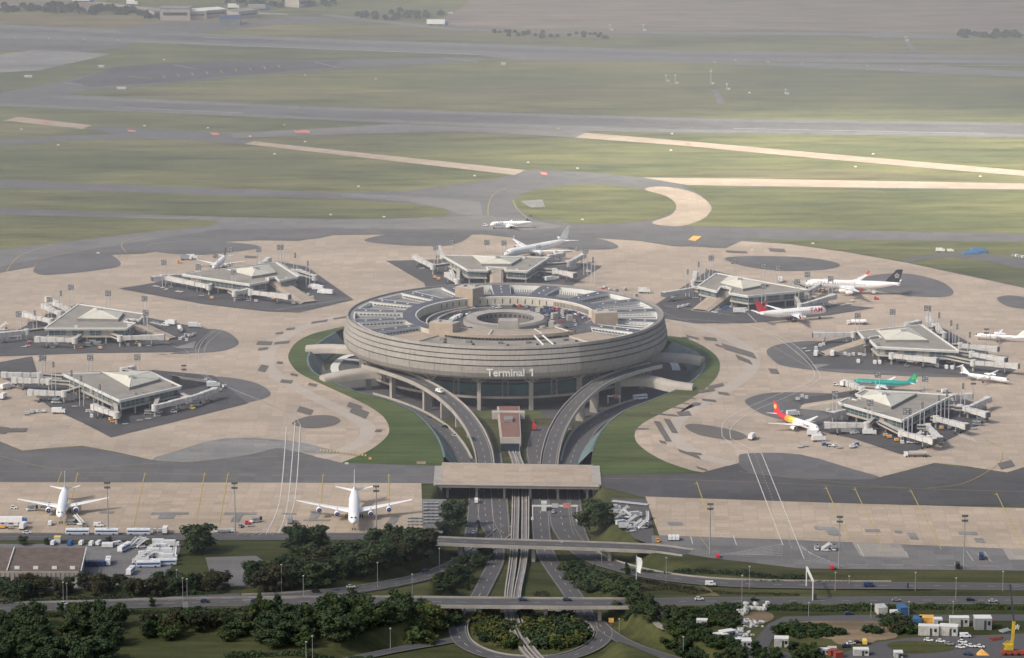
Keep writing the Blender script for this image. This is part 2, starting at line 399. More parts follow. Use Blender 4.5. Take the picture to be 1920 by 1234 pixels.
# road centre lines measured from the photograph: (x, y, height)
ROADS = dict(
 main=(path3([(-260, 1156, 0), (0, 1141, 0), (200, 1135, 0), (400, 1130, 0), (600, 1128, 0), (780, 1128, 0), (960, 1130, 0), (1150, 1131, 0), (1300, 1128, 0), (1500, 1127, 0), (1700, 1126, 0), (1920, 1126, 0), (2200, 1128, 0)]), 14, 'asphalt_road'),
 ramp_left=(path3([(960, 985, -8), (925, 1015, -7.9), (890, 1040, -7.4), (850, 1062, -6), (790, 1084, -4), (700, 1102, -1.8), (600, 1114, -.4), (500, 1120, 0), (380, 1124, 0), (250, 1128, 0)]), 10, 'asphalt_road'),
 trunk_left=(path3([(905, 875, -8), (908, 930, -8), (912, 975, -8), (928, 1010, -8), (930, 1050, -8), (915, 1085, -8), (897, 1120, -8), (872, 1160, -8)]), 9, 'asphalt_road'),
 trunk_left2=(path3([(925, 850, -8), (932, 900, -8), (938, 960, -8), (940, 1015, -8)]), 9.5, 'asphalt_road'),
 trunk_left3=(path3([(890, 900, -8), (888, 960, -8), (880, 1010, -8), (868, 1040, -7.2)]), 7, 'asphalt_road'),
 trunk_right=(path3([(1008, 870, -8), (1012, 930, -8), (1015, 1000, -8), (1024, 1040, -8), (1045, 1075, -8), (1070, 1110, -8), (1095, 1150, -8), (1105, 1185, -8)]), 10, 'asphalt_road'),
 trunk_right2=(path3([(1040, 880, -8), (1048, 930, -8), (1055, 985, -8), (1078, 1020, -7.8), (1110, 1046, -7.2), (1160, 1064, -5.8), (1230, 1080, -3.6), (1320, 1091, -1.4), (1420, 1096, -.2), (1560, 1098, 0), (1750, 1099, 0), (1920, 1101, 0), (2200, 1106, 0)]), 13, 'asphalt_road'),
 trunk_right3=(path3([(1072, 880, -8), (1075, 930, -8), (1082, 985, -8), (1092, 1015, -8)]), 8, 'asphalt_road'),
 loop=(path3([(872, 1150, -8), (858, 1175, -8), (868, 1205, -8), (915, 1228, -8), (985, 1237, -8), (1060, 1233, -8), (1115, 1212, -8), (1133, 1185, -8), (1105, 1158, -8), (1060, 1143, -8), (980, 1138, -8), (915, 1140, -8), (872, 1150, -8)]), 9, 'asphalt_road'),
 exit_right=(path3([(1125, 1172, -8), (1150, 1192, -8), (1190, 1212, -7.5), (1250, 1232, -6), (1320, 1252, -4)]), 8, 'asphalt_road'),
 exit_left=(path3([(866, 1198, -8), (820, 1206, -8), (760, 1216, -7), (680, 1232, -4), (600, 1250, -2)]), 8, 'asphalt_road'),
 low_left=(path3([(905, 862, -8), (868, 862, -8), (848, 832, -8), (815, 802, -8), (770, 778, -8), (715, 756, -8), (665, 742, -8), (620, 722, -8), (592, 695, -8), (592, 672, -8), (620, 650, -8)]), 12, 'asphalt_road'),
 low_right=(path3([(1060, 890, -8), (1072, 862, -8), (1083, 830, -8), (1105, 800, -8), (1140, 778, -8), (1190, 760, -8), (1240, 745, -8), (1290, 724, -8), (1308, 695, -8), (1300, 672, -8), (1270, 656, -8)]), 14, 'asphalt_road'),
 inner_left=(path3([(925, 870, -8), (918, 845, -8), (908, 815, -8), (898, 800, -8)]), 6, 'asphalt_road'),
 inner_right=(path3([(1010, 870, -8), (1006, 845, -8), (1014, 815, -8), (1022, 800, -8)]), 12, 'asphalt_road'),
)
GX0, GX1, GY0, GY1, GS = -190.0, 210.0, -800.0, 190.0, 2.0
xs = np.arange(GX0, GX1+.1, GS); ys = np.arange(GY0, GY1+.1, GS); X, Y = np.meshgrid(xs, ys)
ins = inside(SUNK2, X, Y); d, _ = seg_dist(SUNK2, X, Y)
sw = np.where(Y > -330, 4.0, 13.0); t = np.clip(d/sw, 0, 1); t = t*t*(3-2*t)
Z = np.where(ins, LOW*t, 0.0)
for nm, (pts, w, m) in ROADS.items():
    a = [(p.x, p.y) for p in pts]; zz = np.array([p.z for p in pts]); zz = np.append(zz, zz[-1])
    dd, par = seg_dist(a, X, Y, False); i = np.clip(par.astype(int), 0, len(pts)-1); zr = zz[i]+(zz[i+1]-zz[i])*(par-i)
    if nm == 'main': continue
    k = np.clip((dd-w/2-2.5)/9, 0, 1); k = k*k*(3-2*k)
    Z = np.where(dd < w/2+11.5, (zr-.35)*(1-k)+Z*k, Z)
Z[0, :] = 0; Z[-1, :] = 0; Z[:, 0] = 0; Z[:, -1] = 0
me = bpy.data.meshes.new("embankment"); ny, nx = X.shape
me.from_pydata(np.stack([X.ravel(), Y.ravel(), Z.ravel()], 1).tolist(), [], [(j*nx+i, j*nx+i+1, (j+1)*nx+i+1, (j+1)*nx+i) for j in range(ny-1) for i in range(nx-1)])
me.materials.append(MAT["verge"]); me.polygons.foreach_set("use_smooth", [True]*len(me.polygons))
o = bpy.data.objects.new("embankment", me); COL.objects.link(o); tag(o, kind="structure")
def ground_z(x, y):
    if not (GX0 < x < GX1 and GY0 < y < GY1): return 0.0
    i = int((x-GX0)/GS); j = int((y-GY0)/GS); return float(Z[min(j, ny-1), min(i, nx-1)])
mb = MB(); B = 30000
sheet_face(mb, [[(-B, -6000), (B, -6000), (B, B*1.6), (-B, B*1.6)], [(GX0, GY0), (GX0, GY1), (GX1, GY1), (GX1, GY0)]], 0, "grass")
mb.build("ground", kind="structure")
# ---- aprons
gxl, gxr = GX0, GX1
ring_out_R = [(1235, 628), (1290, 636), (1335, 660), (1350, 684), (1340, 712), (1300, 745), (1240, 775), (1200, 798), (1190, 818), (1202, 838), (1240, 862), (1290, 880), (1318, 886)]
ring_out_L = [(640, 868), (690, 846), (724, 820), (729, 800), (715, 778), (680, 756), (620, 728), (565, 702), (545, 682), (541, 664), (556, 642), (590, 625), (655, 610)]
top_edge = [(-160, 534), (0, 512), (100, 494), (215, 478), (270, 476), (330, 464), (400, 455), (480, 451), (560, 452), (622, 441), (735, 440), (905, 440), (960, 446), (1120, 447), (1200, 452), (1262, 462), (1360, 466), (1390, 452), (1480, 458), (1580, 472), (1700, 493), (1920, 540), (2200, 610)]
bot_r = [(2200, 872), (2000, 868), (1920, 876), (1888, 886), (1810, 874), (1752, 868), (1643, 897), (1560, 876), (1480, 853), (1400, 852), (1385, 868)]
bot_l = [(520, 838), (440, 850), (330, 866), (282, 862), (220, 848), (155, 836), (95, 840), (42, 845), (0, 828), (-160, 812)]
c_pts = px(top_edge)+px(bot_r)+spline(px(ring_out_R[::-1]), 5)+[P(1100, 600), P(950, 590), P(800, 594)]+spline(px(ring_out_L[::-1]), 5)+px(bot_l)
mb = MB(); sheet_face(mb, [[(-2500, -1900), (GX0, -1900), (GX0, P(0, 1004).y), (-2500, P(0, 1004).y)]], .02, "verge"); mb.build("grass_verge", kind="structure")
mb = MB(); sheet_face(mb, [[(GX1, -1900), (2500, -1900), (2500, P(1900, 1060).y), (GX1, P(1900, 1060).y)]], .02, "verge"); mb.build("grass_verge", kind="structure")
mb = MB(); sheet_face(mb, [c_pts], LV['con'], "concrete_apron"); mb.build("apron", kind="structure")
# lawn band between the apron and the sunken forecourt
def band(a, b, name, m, z):
    mb = MB(); la = spline(px(a), 6); lb = spline(px(b), 6); n = 40
    def rs(l):
        L = [0]
        for i in range(1, len(l)): L.append(L[-1]+(l[i]-l[i-1]).length)
        out = []; j = 0
        for k in range(n+1):
            s_ = L[-1]*k/n
            while j < len(l)-2 and L[j+1] < s_: j += 1
            out.append(l[j].lerp(l[j+1], (s_-L[j])/(L[j+1]-L[j]+1e-9)))
        return out
    A, Bq = rs(la), rs(lb)
    for i in range(n): mb.face([(A[i].x, A[i].y, z), (A[i+1].x, A[i+1].y, z), (Bq[i+1].x, Bq[i+1].y, z), (Bq[i].x, Bq[i].y, z)], m)
    return mb.build(name, kind="structure")
band(ring_out_L[::-1]+[(620, 876)], ring_L+[(832, 876)], "lawn", "lawn", .03)
band(ring_out_R[::-1][:0]+[(1320, 886)]+ring_out_R[::-1], [(1110, 890)]+ring_R[:-1], "lawn", "lawn", .03)
# retaining wall of the sunken ring
for wpts, sgn, lab in ((wl[8:-2], 1, "west"), (wr[3:-9], 1, "east")):
    mb = MB(); inn = offset_path(wpts, 6.0); 
    cx_ = Vector((0, -60, 0))
    if lab == "west" or True:
        out2 = offset_path(wpts, 1.4); t2 = offset_path(wpts, .2)
        sg = 1 if sum((inn[i]-cx_).length < (wpts[i]-cx_).length for i in range(len(wpts))) > len(wpts)/2 else -1
        inn = offset_path(wpts, 8.5*sg); out2 = offset_path(wpts, 1.2*sg)
    mb.loft([[(a.x, a.y, .25), (b.x, b.y, .25), (c.x, c.y, -7.6)] for a, b, c in zip(wpts, out2, inn)], lambda i: "teal_wall", closed=False, cap=False)
    tag(mb.build("retaining_wall"), "sloping teal grey retaining wall round the "+("left" if lab == "west" else "right")+" side of the sunken forecourt", "retaining wall")
# ---- asphalt taxi ways
sheet("taxiway", [(-300, 325), (0, 337), (350, 352), (640, 361), (760, 358), (860, 345), (940, 333), (985, 319), (1050, 322), (1200, 332), (1920, 344), (2200, 350), (2300, 620)]+[(1920, 539), (1700, 492), (1580, 471), (1480, 457), (1390, 451), (1360, 465), (1262, 461), (1200, 451), (1120, 446), (960, 445), (905, 439), (735, 439), (622, 440), (560, 451), (480, 450), (400, 454), (330, 463), (270, 475), (215, 477), (100, 493), (0, 511), (-300, 553)], "asphalt_mid", "asp")
sheet("grass_island", [(-300, 339), (0, 352), (400, 366), (640, 373), (770, 382), (832, 391), (846, 399), (830, 407), (700, 411), (420, 407), (200, 398), (-300, 376)], "grass", "isl", 0)
sheet("grass_island", [(-300, 394), (0, 403), (200, 407), (410, 413), (395, 424), (300, 432), (200, 444), (100, 456), (0, 468), (-300, 512)], "grass", "isl")
sheet("grass_island", [(962, 378), (985, 361), (1040, 350), (1100, 346), (1180, 351), (1238, 364), (1268, 384), (1255, 400), (1210, 413), (1120, 420), (1040, 415), (995, 408), (980, 395)], "grass", "isl", 5)
sheet("taxiway_bend", [(1208, 355), (1245, 350), (1300, 361), (1333, 386), (1322, 408), (1276, 424), (1222, 418), (1258, 403), (1268, 385), (1250, 368)], "concrete_strip", "isl", 4)
sheet("grass_island", [(1278, 348), (1600, 353), (1920, 357), (2200, 361), (2200, 446), (1920, 438), (1600, 432), (1285, 423), (1322, 410), (1338, 388), (1310, 362)], "grass", "isl")
sheet("grass_island", [(1386, 447), (1600, 450), (1920, 453), (2200, 457), (2200, 602), (1920, 538), (1700, 491), (1580, 470), (1480, 456)], "grass", "isl")
sheet("service_road", [(1690, 490), (1715, 480), (1790, 474), (1850, 476), (1920, 486), (2100, 510), (2100, 530), (1920, 505), (1850, 490), (1780, 482), (1725, 486), (1702, 493)], "asphalt_mid", .30, 0)
sheet("apron_patch", [(975, 377), (1017, 374), (1022, 388), (995, 389)], "asphalt_bleached", "pat")
sheet("taxiway_shoulder", [(1050, 322), (1210, 333), (1280, 346), (1250, 352), (1200, 356), (1120, 346), (1080, 344), (985, 352), (950, 345)], "asphalt_mid", .15)
sheet("taxiway_apron", [(-300, 440), (0, 408), (412, 406), (620, 412), (905, 405), (980, 410), (1060, 425), (1000, 432), (620, 428), (410, 430), (180, 466), (0, 500), (-300, 540)], "asphalt_light", .15)
sheet("taxiway_strip", [(640, 362), (800, 370), (900, 378), (905, 405), (860, 402), (846, 394), (770, 379), (640, 369)], "asphalt_light", .2)
# beige strips
sheet("taxiway_strip", [(8, 226), (34, 219), (172, 235), (155, 242)], "concrete_strip", "isl")
sheet("taxiway_strip", [(458, 270), (476, 265), (985, 319), (965, 328)], "concrete_strip", "isl")
sheet("taxiway_strip", [(1078, 258), (1098, 249), (1280, 264), (1560, 289), (1920, 320), (2200, 346), (2200, 356), (1920, 330), (1760, 317), (1500, 294), (1280, 273)], "concrete_strip", "isl")
sheet("taxiway_strip", [(1205, 333), (1400, 335), (1920, 344), (2200, 350), (2200, 360), (1920, 355), (1560, 351), (1290, 347)], "concrete_strip", "isl")
# runways
sheet("runway", [(-400, 158), (0, 174), (100, 177), (640, 202), (1280, 221), (1920, 231), (2300, 236), (2300, 264), (1920, 258), (1280, 249), (1100, 246), (640, 227), (300, 211), (0, 199), (-400, 184)], "asphalt_light", "asp")
sheet("runway", [(-400, 165), (0, 181), (100, 184), (640, 208), (1280, 227), (1920, 236), (2300, 240), (2300, 256), (1920, 251), (1280, 242), (640, 221), (0, 193), (-400, 177)], "asphalt_mid", "isl")
sheet("taxiway", [(430, 250), (640, 239), (740, 232), (820, 236), (1100, 246), (1098, 254), (1080, 258), (960, 251), (850, 246), (640, 252), (440, 259)], "asphalt_light", .15)
sheet("taxiway", [(-300, 288), (0, 262), (120, 255), (215, 251), (165, 241), (178, 236), (300, 243), (440, 250), (440, 260), (470, 264), (458, 271), (380, 264), (260, 259), (120, 264), (0, 274), (-300, 302)], "asphalt_mid", "asp")
sheet("taxiway", [(975, 322), (1005, 318), (1120, 324), (1210, 334), (1100, 340), (940, 336)], "asphalt_mid", .15)
sheet("runway", [(-400, 28), (0, 46), (640, 74), (960, 84), (1280, 95), (1920, 104), (2300, 106), (2300, 124), (1920, 119), (1280, 115), (960, 106), (640, 94), (250, 80), (0, 72), (-400, 55)], "asphalt_light", "asp")
sheet("runway", [(-400, 34), (0, 53), (640, 80), (960, 90), (1280, 101), (1920, 109), (2300, 112), (2300, 118), (1920, 114), (1280, 107), (960, 97), (640, 87), (0, 62), (-400, 43)], "asphalt_mid", "isl")
sheet("taxiway", [(900, 104), (1280, 115), (1600, 120), (1745, 122), (1920, 134), (2200, 148), (2200, 158), (1920, 145), (1600, 130), (1280, 117), (960, 112)], "asphalt_light", .15)
sheet("taxiway", [(0, 72), (120, 74), (255, 80), (215, 92), (140, 100), (60, 96), (0, 96), (-200, 90), (-200, 62)], "asphalt_mid", .15)
sheet("apron", [(-200, 96), (0, 102), (60, 94), (120, 96), (208, 101), (160, 113), (75, 132), (0, 136), (-200, 142)], "asphalt_bleached", "isl")
sheet("taxiway", [(-60, 182), (60, 164), (130, 149), (215, 128), (320, 118), (480, 114), (640, 112), (860, 107), (940, 112), (720, 125), (640, 129), (450, 143), (310, 158), (170, 168), (120, 180), (0, 190)], "asphalt_mid", .15)
sheet("taxiway", [(215, 126), (330, 117), (640, 114), (620, 127), (430, 142), (300, 155), (170, 163), (130, 155)], "asphalt_dark", .2)
sheet("service_road", [(215, 55), (310, 42), (480, 40), (560, 30), (800, 44), (640, 40), (520, 46), (380, 60), (240, 66)], "asphalt_mid", .12)
# far fields, roads
sheet("field", [(850, 24), (880, 4), (856, -40), (700, -120), (2600, -120), (2600, 66), (1920, 63), (1500, 58), (1200, 56), (980, 55), (850, 52), (800, 46)], "field", .06)
sheet("field", [(-300, -60), (120, -60), (190, 6), (170, 22), (0, 14), (-300, 4)], "field", .06)
sheet("far_road", [(840, 52), (1000, 58), (1500, 60), (1920, 68), (2300, 72), (2300, 75), (1920, 72), (1500, 66), (1000, 62), (840, 56), (640, 34), (600, 28), (620, 26), (660, 32)], "asphalt_light", .12)
sheet("far_road", [(170, 2), (280, 14), (420, 20), (540, 26), (540, 28), (400, 23), (270, 18), (160, 5)], "paving_grey", .12)
sheet("car_park", [(1610, 62), (1660, 60), (1790, 66), (1800, 73), (1640, 71)], "asphalt_light", .12)
sheet("service_road", [(1334, 168), (1346, 170), (1360, 194), (1346, 195)], "asphalt_light", .12)
sheet("service_road", [(1696, 76), (1703, 76), (1722, 98), (1710, 98)], "asphalt_light", .12)
def lane(pts, w_, m="lane_pale", z=.10):
    mb = MB(); strip(mb, spline([P(a, b_, z) for a, b_ in pts], 8), w_, m); mb.build("taxi_lane", kind="structure")
lane([(640, 592), (560, 618), (515, 646), (500, 672), (512, 700), (570, 735), (640, 770), (688, 800), (680, 826), (640, 846), (590, 860)], 9)
lane([(1262, 600), (1340, 622), (1400, 655), (1408, 690), (1370, 725), (1300, 765), (1262, 800), (1272, 830), (1320, 856), (1380, 872)], 9)
lane([(430, 842), (560, 815), (640, 812), (668, 800)], 5, "concrete_strip"); lane([(1280, 860), (1230, 835), (1212, 812), (1235, 790), (1310, 755)], 4, "concrete_strip")
lane([(0, 740), (120, 800), (300, 812), (480, 775), (560, 745)], 7, "concrete_strip", .11); lane([(600, 560), (680, 500), (720, 455)], 9, "concrete_strip", .11); lane([(1150, 500), (1230, 470), (1330, 462)], 7, "concrete_strip", .11)
# ---- islands of darker asphalt on the apron
def isl(pts, m="asphalt_mid", s=4, lv="isl"): sheet("asphalt_island", pts, m, lv, s)
isl([(62, 505), (80, 488), (130, 476), (185, 475), (212, 480), (225, 498), (170, 508), (100, 515), (72, 514)])
isl([(272, 463), (330, 454), (400, 453), (470, 458), (486, 465), (440, 472), (370, 478), (300, 473)])
isl([(490, 441), (550, 436), (610, 436), (622, 441), (575, 449), (500, 447)])
isl([(684, 449), (730, 439), (800, 434), (870, 437), (882, 442), (842, 460), (760, 460), (700, 455)])
isl([(962, 446), (1040, 445), (1120, 447), (1160, 462), (1130, 468), (1060, 466), (985, 462)])
isl([(1358, 484), (1420, 480), (1500, 482), (1560, 490), (1574, 499), (1540, 506), (1470, 508), (1400, 500)])
isl([(1638, 516), (1700, 513), (1760, 526), (1787, 545), (1775, 556), (1720, 556), (1650, 546), (1600, 530)])
isl([(1870, 558), (1900, 554), (1960, 566), (1980, 580), (1910, 578), (1880, 570)])
isl([(1438, 656), (1470, 644), (1540, 640), (1620, 660), (1800, 700), (1780, 707), (1600, 700), (1480, 688), (1448, 674)], "asphalt_mid")
isl([(1400, 748), (1450, 736), (1560, 738), (1620, 748), (1600, 780), (1500, 790), (1440, 780), (1405, 762)], "asphalt_mid")
isl([(1284, 799), (1310, 795), (1380, 808), (1400, 820), (1370, 825), (1310, 815)], "patch")
isl([(330, 720), (400, 706), (470, 715), (504, 732), (500, 745), (450, 757), (380, 765), (330, 750)], "asphalt_mid")
isl([(330, 660), (380, 620), (420, 620), (446, 638), (440, 650), (400, 660), (300, 664)], "asphalt_mid")
isl([(548, 792), (580, 780), (620, 779), (638, 788), (625, 797), (590, 803), (560, 800)], "patch")
isl([(1385, 860), (1400, 850), (1500, 852), (1600, 880), (1648, 894), (1620, 899), (1520, 898), (1430, 890), (1395, 880)], "asphalt_mid", 3)
# diamonds under the satellites
def dia(pts): sheet("asphalt_stand", pts, "asphalt_dark", .21)
dia([(-60, 690), (60, 668), (70, 700), (120, 699), (290, 694), (400, 704), (465, 756), (330, 790), (208, 820), (150, 790), (100, 768), (50, 730), (20, 715)])
dia([(-60, 655), (30, 620), (90, 590), (150, 568), (300, 600), (398, 618), (380, 652), (330, 660), (170, 662), (0, 668), (-60, 670)])
dia([(222, 541), (290, 530), (340, 512), (520, 490), (575, 500), (663, 562), (560, 586), (500, 584), (380, 570)])
dia([(724, 489), (830, 486), (1040, 486), (1129, 499), (1072, 536), (1060, 600), (820, 600), (795, 530)])
dia([(1222, 575), (1285, 535), (1330, 505), (1500, 548), (1560, 570), (1640, 577), (1560, 590), (1470, 600), (1400, 606), (1300, 606), (1240, 596)])
dia([(1500, 650), (1608, 628), (1700, 616), (1770, 616), (1850, 660), (1905, 692), (1880, 710), (1800, 704), (1640, 694), (1520, 690)])
dia([(1480, 750), (1560, 738), (1600, 732), (1790, 742), (1850, 762), (1852, 790), (1760, 832), (1690, 852), (1600, 822), (1500, 800), (1560, 780)])
# dark manoeuvring strip in front
sheet("taxiway", [(-300, 800), (0, 830), (42, 846), (95, 841), (155, 837), (220, 849), (282, 863), (330, 867), (440, 851), (520, 839), (640, 868), (832, 874), (832, 907), (-300, 903)], "asphalt_mid", "asp")
sheet("taxiway", [(1110, 891), (1318, 887), (1385, 868), (1395, 880), (1560, 900), (1643, 898), (1752, 869), (1888, 887), (1920, 877), (2300, 850), (2300, 962), (1920, 950), (1560, 943), (1210, 934), (1110, 907)], "asphalt_dark", .10)
sheet("concrete_patch", [(285, 861), (330, 846), (420, 822), (540, 826), (600, 838), (640, 850), (560, 848), (520, 840), (470, 852), (380, 864), (330, 866)], "asphalt_bleached", "asp", 3)
sheet("front_apron", [(-300, 903), (790, 906), (793, 1002), (-300, 1002)], "concrete_front", .16)
sheet("front_apron", [(1210, 931), (1560, 943), (1920, 953), (2300, 965), (2300, 1052), (1920, 1030), (1480, 1012), (1236, 1004)], "concrete_front", .16)
sheet("service_road", [(-300, 999), (793, 999), (800, 1006), (800, 1012), (-300, 1014)], "asphalt_road", .17)
sheet("service_road", [(-300, 985), (60, 985), (380, 988), (480, 990), (560, 987), (790, 988), (790, 1000), (-300, 1000)], "asphalt_light", .12)
sheet("service_road", [(1222, 1004), (1480, 1012), (1920, 1030), (2300, 1050), (2300, 1082), (1920, 1070), (1500, 1066), (1330, 1046), (1222, 1028)], "asphalt_light", .12)
sheet("equipment_park", [(790, 936), (838, 936), (830, 1000), (793, 1002)], "asphalt_light", .10)
sheet("equipment_park", [(1146, 934), (1214, 936), (1226, 1000), (1222, 1022), (1190, 1010), (1165, 985), (1150, 960)], "asphalt_road", .10)
sheet("bus_yard", [(-200, 1020), (340, 1020), (335, 1040), (300, 1100), (0, 1110), (-200, 1110)], "asphalt_light", .10)
sheet("yard", [(385, 1045), (480, 1042), (520, 1070), (470, 1100), (400, 1100)], "asphalt_light", .12)
# construction yard bottom right
sheet("construction_road", [(1340, 1310), (1395, 1225), (1440, 1170), (1470, 1156), (1600, 1153), (1920, 1152), (2200, 1152), (2200, 1164), (1920, 1164), (1700, 1165), (1480, 1164), (1455, 1185), (1440, 1215), (1560, 1240), (1560, 1310)], "asphalt_road", .09, 0)
sheet("construction_yard", [(1560, 1230), (1640, 1205), (1700, 1196), (1920, 1188), (2200, 1188), (2200, 1320), (1540, 1320)], "asphalt_road", .07)
sheet("bare_soil", [(1462, 1168), (1640, 1163), (1670, 1180), (1680, 1196), (1600, 1202), (1470, 1186)], "soil", .08, 3)
sheet("bare_soil", [(1560, 1195), (1620, 1196), (1640, 1204), (1580, 1210)], "soil", .10, 3)
sheet("bare_soil", [(1385, 1150), (1440, 1148), (1450, 1160), (1420, 1172), (1388, 1168)], "soil", .08, 3)
sheet("gravel_track", [(1240, 1140), (1250, 1150), (1232, 1160), (1250, 1175), (1300, 1178), (1345, 1192), (1340, 1198), (1290, 1184), (1240, 1180), (1222, 1165), (1222, 1150)], "paving_grey", .08, 3)
sheet("bare_soil", [(1310, 1095), (1340, 1110), (1350, 1117), (1300, 1117), (1335, 1112)], "soil", .08)
sheet("grass_island", [(1665, 1206), (1700, 1202), (1760, 1206), (1790, 1214), (1770, 1222), (1700, 1226), (1670, 1216)], "verge", .12, 4)
# ---- repaired slabs on the apron (small darker quads)
mb = MB()
def slab(x, y, w, h, k=0, z=None, m="patch"):
    z = (LV['pat'] if z is None else z)+.0025*(len(mb.v)//4)
    sheet_face(mb, [px([(x, y), (x+w, y+k*w), (x+w+h*.6*(-1 if x < 950 else 1), y+k*w+h), (x+h*.6*(-1 if x < 950 else 1), y+h)])], LV['pat'] if z is None else z, m)
for q in [(484, 640, 28, 7, .05), (516, 642, 28, 5, -.1), (486, 653, 18, 5, -.1), (490, 684, 14, 12, .2), (520, 678, 11, 4, .1), (546, 700, 13, 4, .2), (528, 712, 22, 6, .1), (580, 718, 15, 5, .2),
          (655, 754, 24, 9, .35), (662, 762, 30, 12, .4), (705, 806, 12, 5, 0), (562, 762, 26, 10, .3), (518, 624, 14, 4, -.1), (538, 616, 16, 4, -.1), (585, 604, 30, 4, -.15), (626, 597, 30, 3, -.15),
          (1340, 645, 24, 4, .3), (1352, 644, 60, 12, .3), (1300, 650, 14, 4, .1), (1285, 628, 24, 4, .25), (1318, 632, 24, 6, .1), (1278, 632, 12, 3, .1),
          (1378, 665, 28, 9, .4), (1325, 725, 30, 5, -.2), (1308, 733, 30, 5, -.15), (1345, 735, 20, 5, .1), (1245, 762, 40, 2, .1), (1262, 753, 30, 2, .15), (1278, 745, 26, 2, .1), (1315, 748, 26, 4, .1), (1296, 757, 14, 5, -.1),
          (1220, 774, 50, 3, .1), (1268, 773, 24, 8, -.05), (1235, 826, 12, 5, .2), (1270, 842, 40, 6, .35), (1290, 848, 24, 4, .1), (1305, 875, 20, 4, .3), (1190, 804, 26, 2, 0), (1225, 790, 12, 38, .1), (1244, 786, 12, 26, .1),
          (1360, 470, 40, 4, .05), (1440, 466, 30, 6, .05), (460, 480, 24, 4, .05), (0, 801, 18, 12, .1), (14, 804, 38, 7, 0), (1870, 870, 26, 11, -.25), (1440, 692, 16, 9, .05), (845, 962, 40, 6, 0)]:
    if q[0] != 845: slab(*q)
for q in [(285, 962, 70, 4, 0), (300, 966, 30, 8, 0), (422, 962, 60, 4, 0), (440, 966, 16, 14, 0), (588, 958, 16, 16, 0), (570, 975, 50, 3, 0), (733, 970, 16, 14, 0), (530, 963, 26, 3, 0), (188, 960, 26, 4, 0),
          (1525, 988, 40, 6, .05), (1545, 990, 24, 14, .1), (1620, 993, 28, 6, 0), (1676, 996, 14, 5, 0), (1700, 1000, 16, 12, .05), (1795, 998, 36, 6, .02), (1825, 1010, 18, 8, .05), (1250, 980, 28, 6, 0)]:
    slab(*q, m="asphalt_bleached")
slab(1598, 1018, 90, 26, .02, .1, "paving_grey"); slab(1880, 1030, 60, 20, .02, .1, "paving_grey")
mb.build("apron_patches", kind="structure")
# ---- roads
for ri, (nm, (pts, w, m)) in enumerate(ROADS.items()):
    mb = MB(); bz = .1+ri*.012
    strip(mb, pts, w, m, bz)
    dz = bz+.05
    if nm != 'loop' or True:
        strip(mb, pts, .25, "paving_grey", dz, w/2-.8); strip(mb, pts, .25, "paving_grey", dz, -w/2+.8)
    if w >= 9: dashes(mb, pts, .28, "faint_paint", 4, 9, dz)
    mb.build("road", kind="structure")
for pts_ in (path3([(672, 664, -7.4), (650, 668, -7.4), (634, 678, -7.4), (627, 690, -7.4), (632, 703, -7.4)]), path3([(1228, 664, -7.4), (1250, 672, -7.4), (1264, 682, -7.4), (1268, 695, -7.4)]), path3([(690, 680, -7.4), (668, 676, -7.4), (645, 674, -7.4)])):
    mb = MB(); strip(mb, pts_, 5, "trim_white", .1); mb.build("path", kind="structure")
# wide left part of the main road and median
mb = MB(); pts = path3([(-260, 1140, .1), (0, 1128, 0), (250, 1122, 0), (450, 1117, 0)]); strip(mb, pts, 9, "asphalt_road", .03); dashes(mb, pts, .4, "white_paint", 8, 8, .08)
mb.build("road", kind="structure")
# ---- painted markings on the airfield
mk = MB()
def line(pts, w, m, z=None, n=6, on=0, off=0):
    p = [P(a, b, LV['mrk'] if z is None else z) for a, b in pts]
    p = spline(p, n) if len(p) > 2 else p
    w *= .5
    if on: dashes(mk, p, w, m, on, off)
    else: strip(mk, p, w, m)
Y_ = "yellow_paint"; W_ = "white_paint"; F_ = "faint_paint"
line([(10, 512), (30, 485), (60, 470), (100, 458)], 1.0, Y_); line([(236, 473), (228, 460), (240, 450), (280, 440)], .9, Y_)
line([(62, 508), (75, 488), (130, 474), (200, 474)], .6, Y_); line([(272, 463), (300, 455), (400, 450)], .5, F_)
line([(915, 404), (916, 385), (925, 365), (950, 352)], .8, Y_); line([(962, 375), (970, 392), (990, 410)], .9, Y_); line([(800, 415), (880, 412), (917, 404), (930, 412)], .5, Y_)
line([(1385, 884), (1480, 895), (1560, 903), (1700, 915), (1920, 922), (2100, 927)], .5, Y_); line([(1140, 897), (1300, 900), (1500, 908), (1700, 916)], .4, Y_)
line([(1740, 915), (1800, 908), (1850, 885), (1878, 860), (1870, 835), (1840, 822)], .7, Y_)
line([(0, 855), (100, 878), (200, 874), (400, 862), (620, 850)], .5, Y_); line([(-100, 884), (200, 886), (600, 892), (810, 890)], .4, Y_)
for (a, b, c, dd_) in [(1306, 903, 1322, 950), (1322, 950, 1332, 985), (1548, 912, 1592, 1010), (1602, 914, 1658, 1034), (1707, 918, 1765, 1030), (1868, 924, 1935, 1060), (1300, 990, 1330, 1030),
                       (116, 884, 108, 905), (146, 886, 118, 1000), (272, 886, 250, 985), (384, 886, 366, 985), (428, 886, 410, 985), (606, 888, 600, 960), (729, 888, 730, 970)]:
    line([(a, b), (c, dd_)], .8 if a < 900 or b < 985 else .5, Y_)
for x, y in [(1306, 905), (1548, 914), (1602, 916), (1707, 919), (1868, 925), (272, 888), (384, 888), (428, 888), (606, 890), (729, 890), (146, 888)]:
    line([(x-16, y-1), (x-6, y-1)], .7, Y_, on=1.2, off=.6); line([(x+6, y), (x+16, y)], .7, Y_, on=1.2, off=.6); line([(x-4, y+2), (x+4, y+2)], 1.6, Y_)
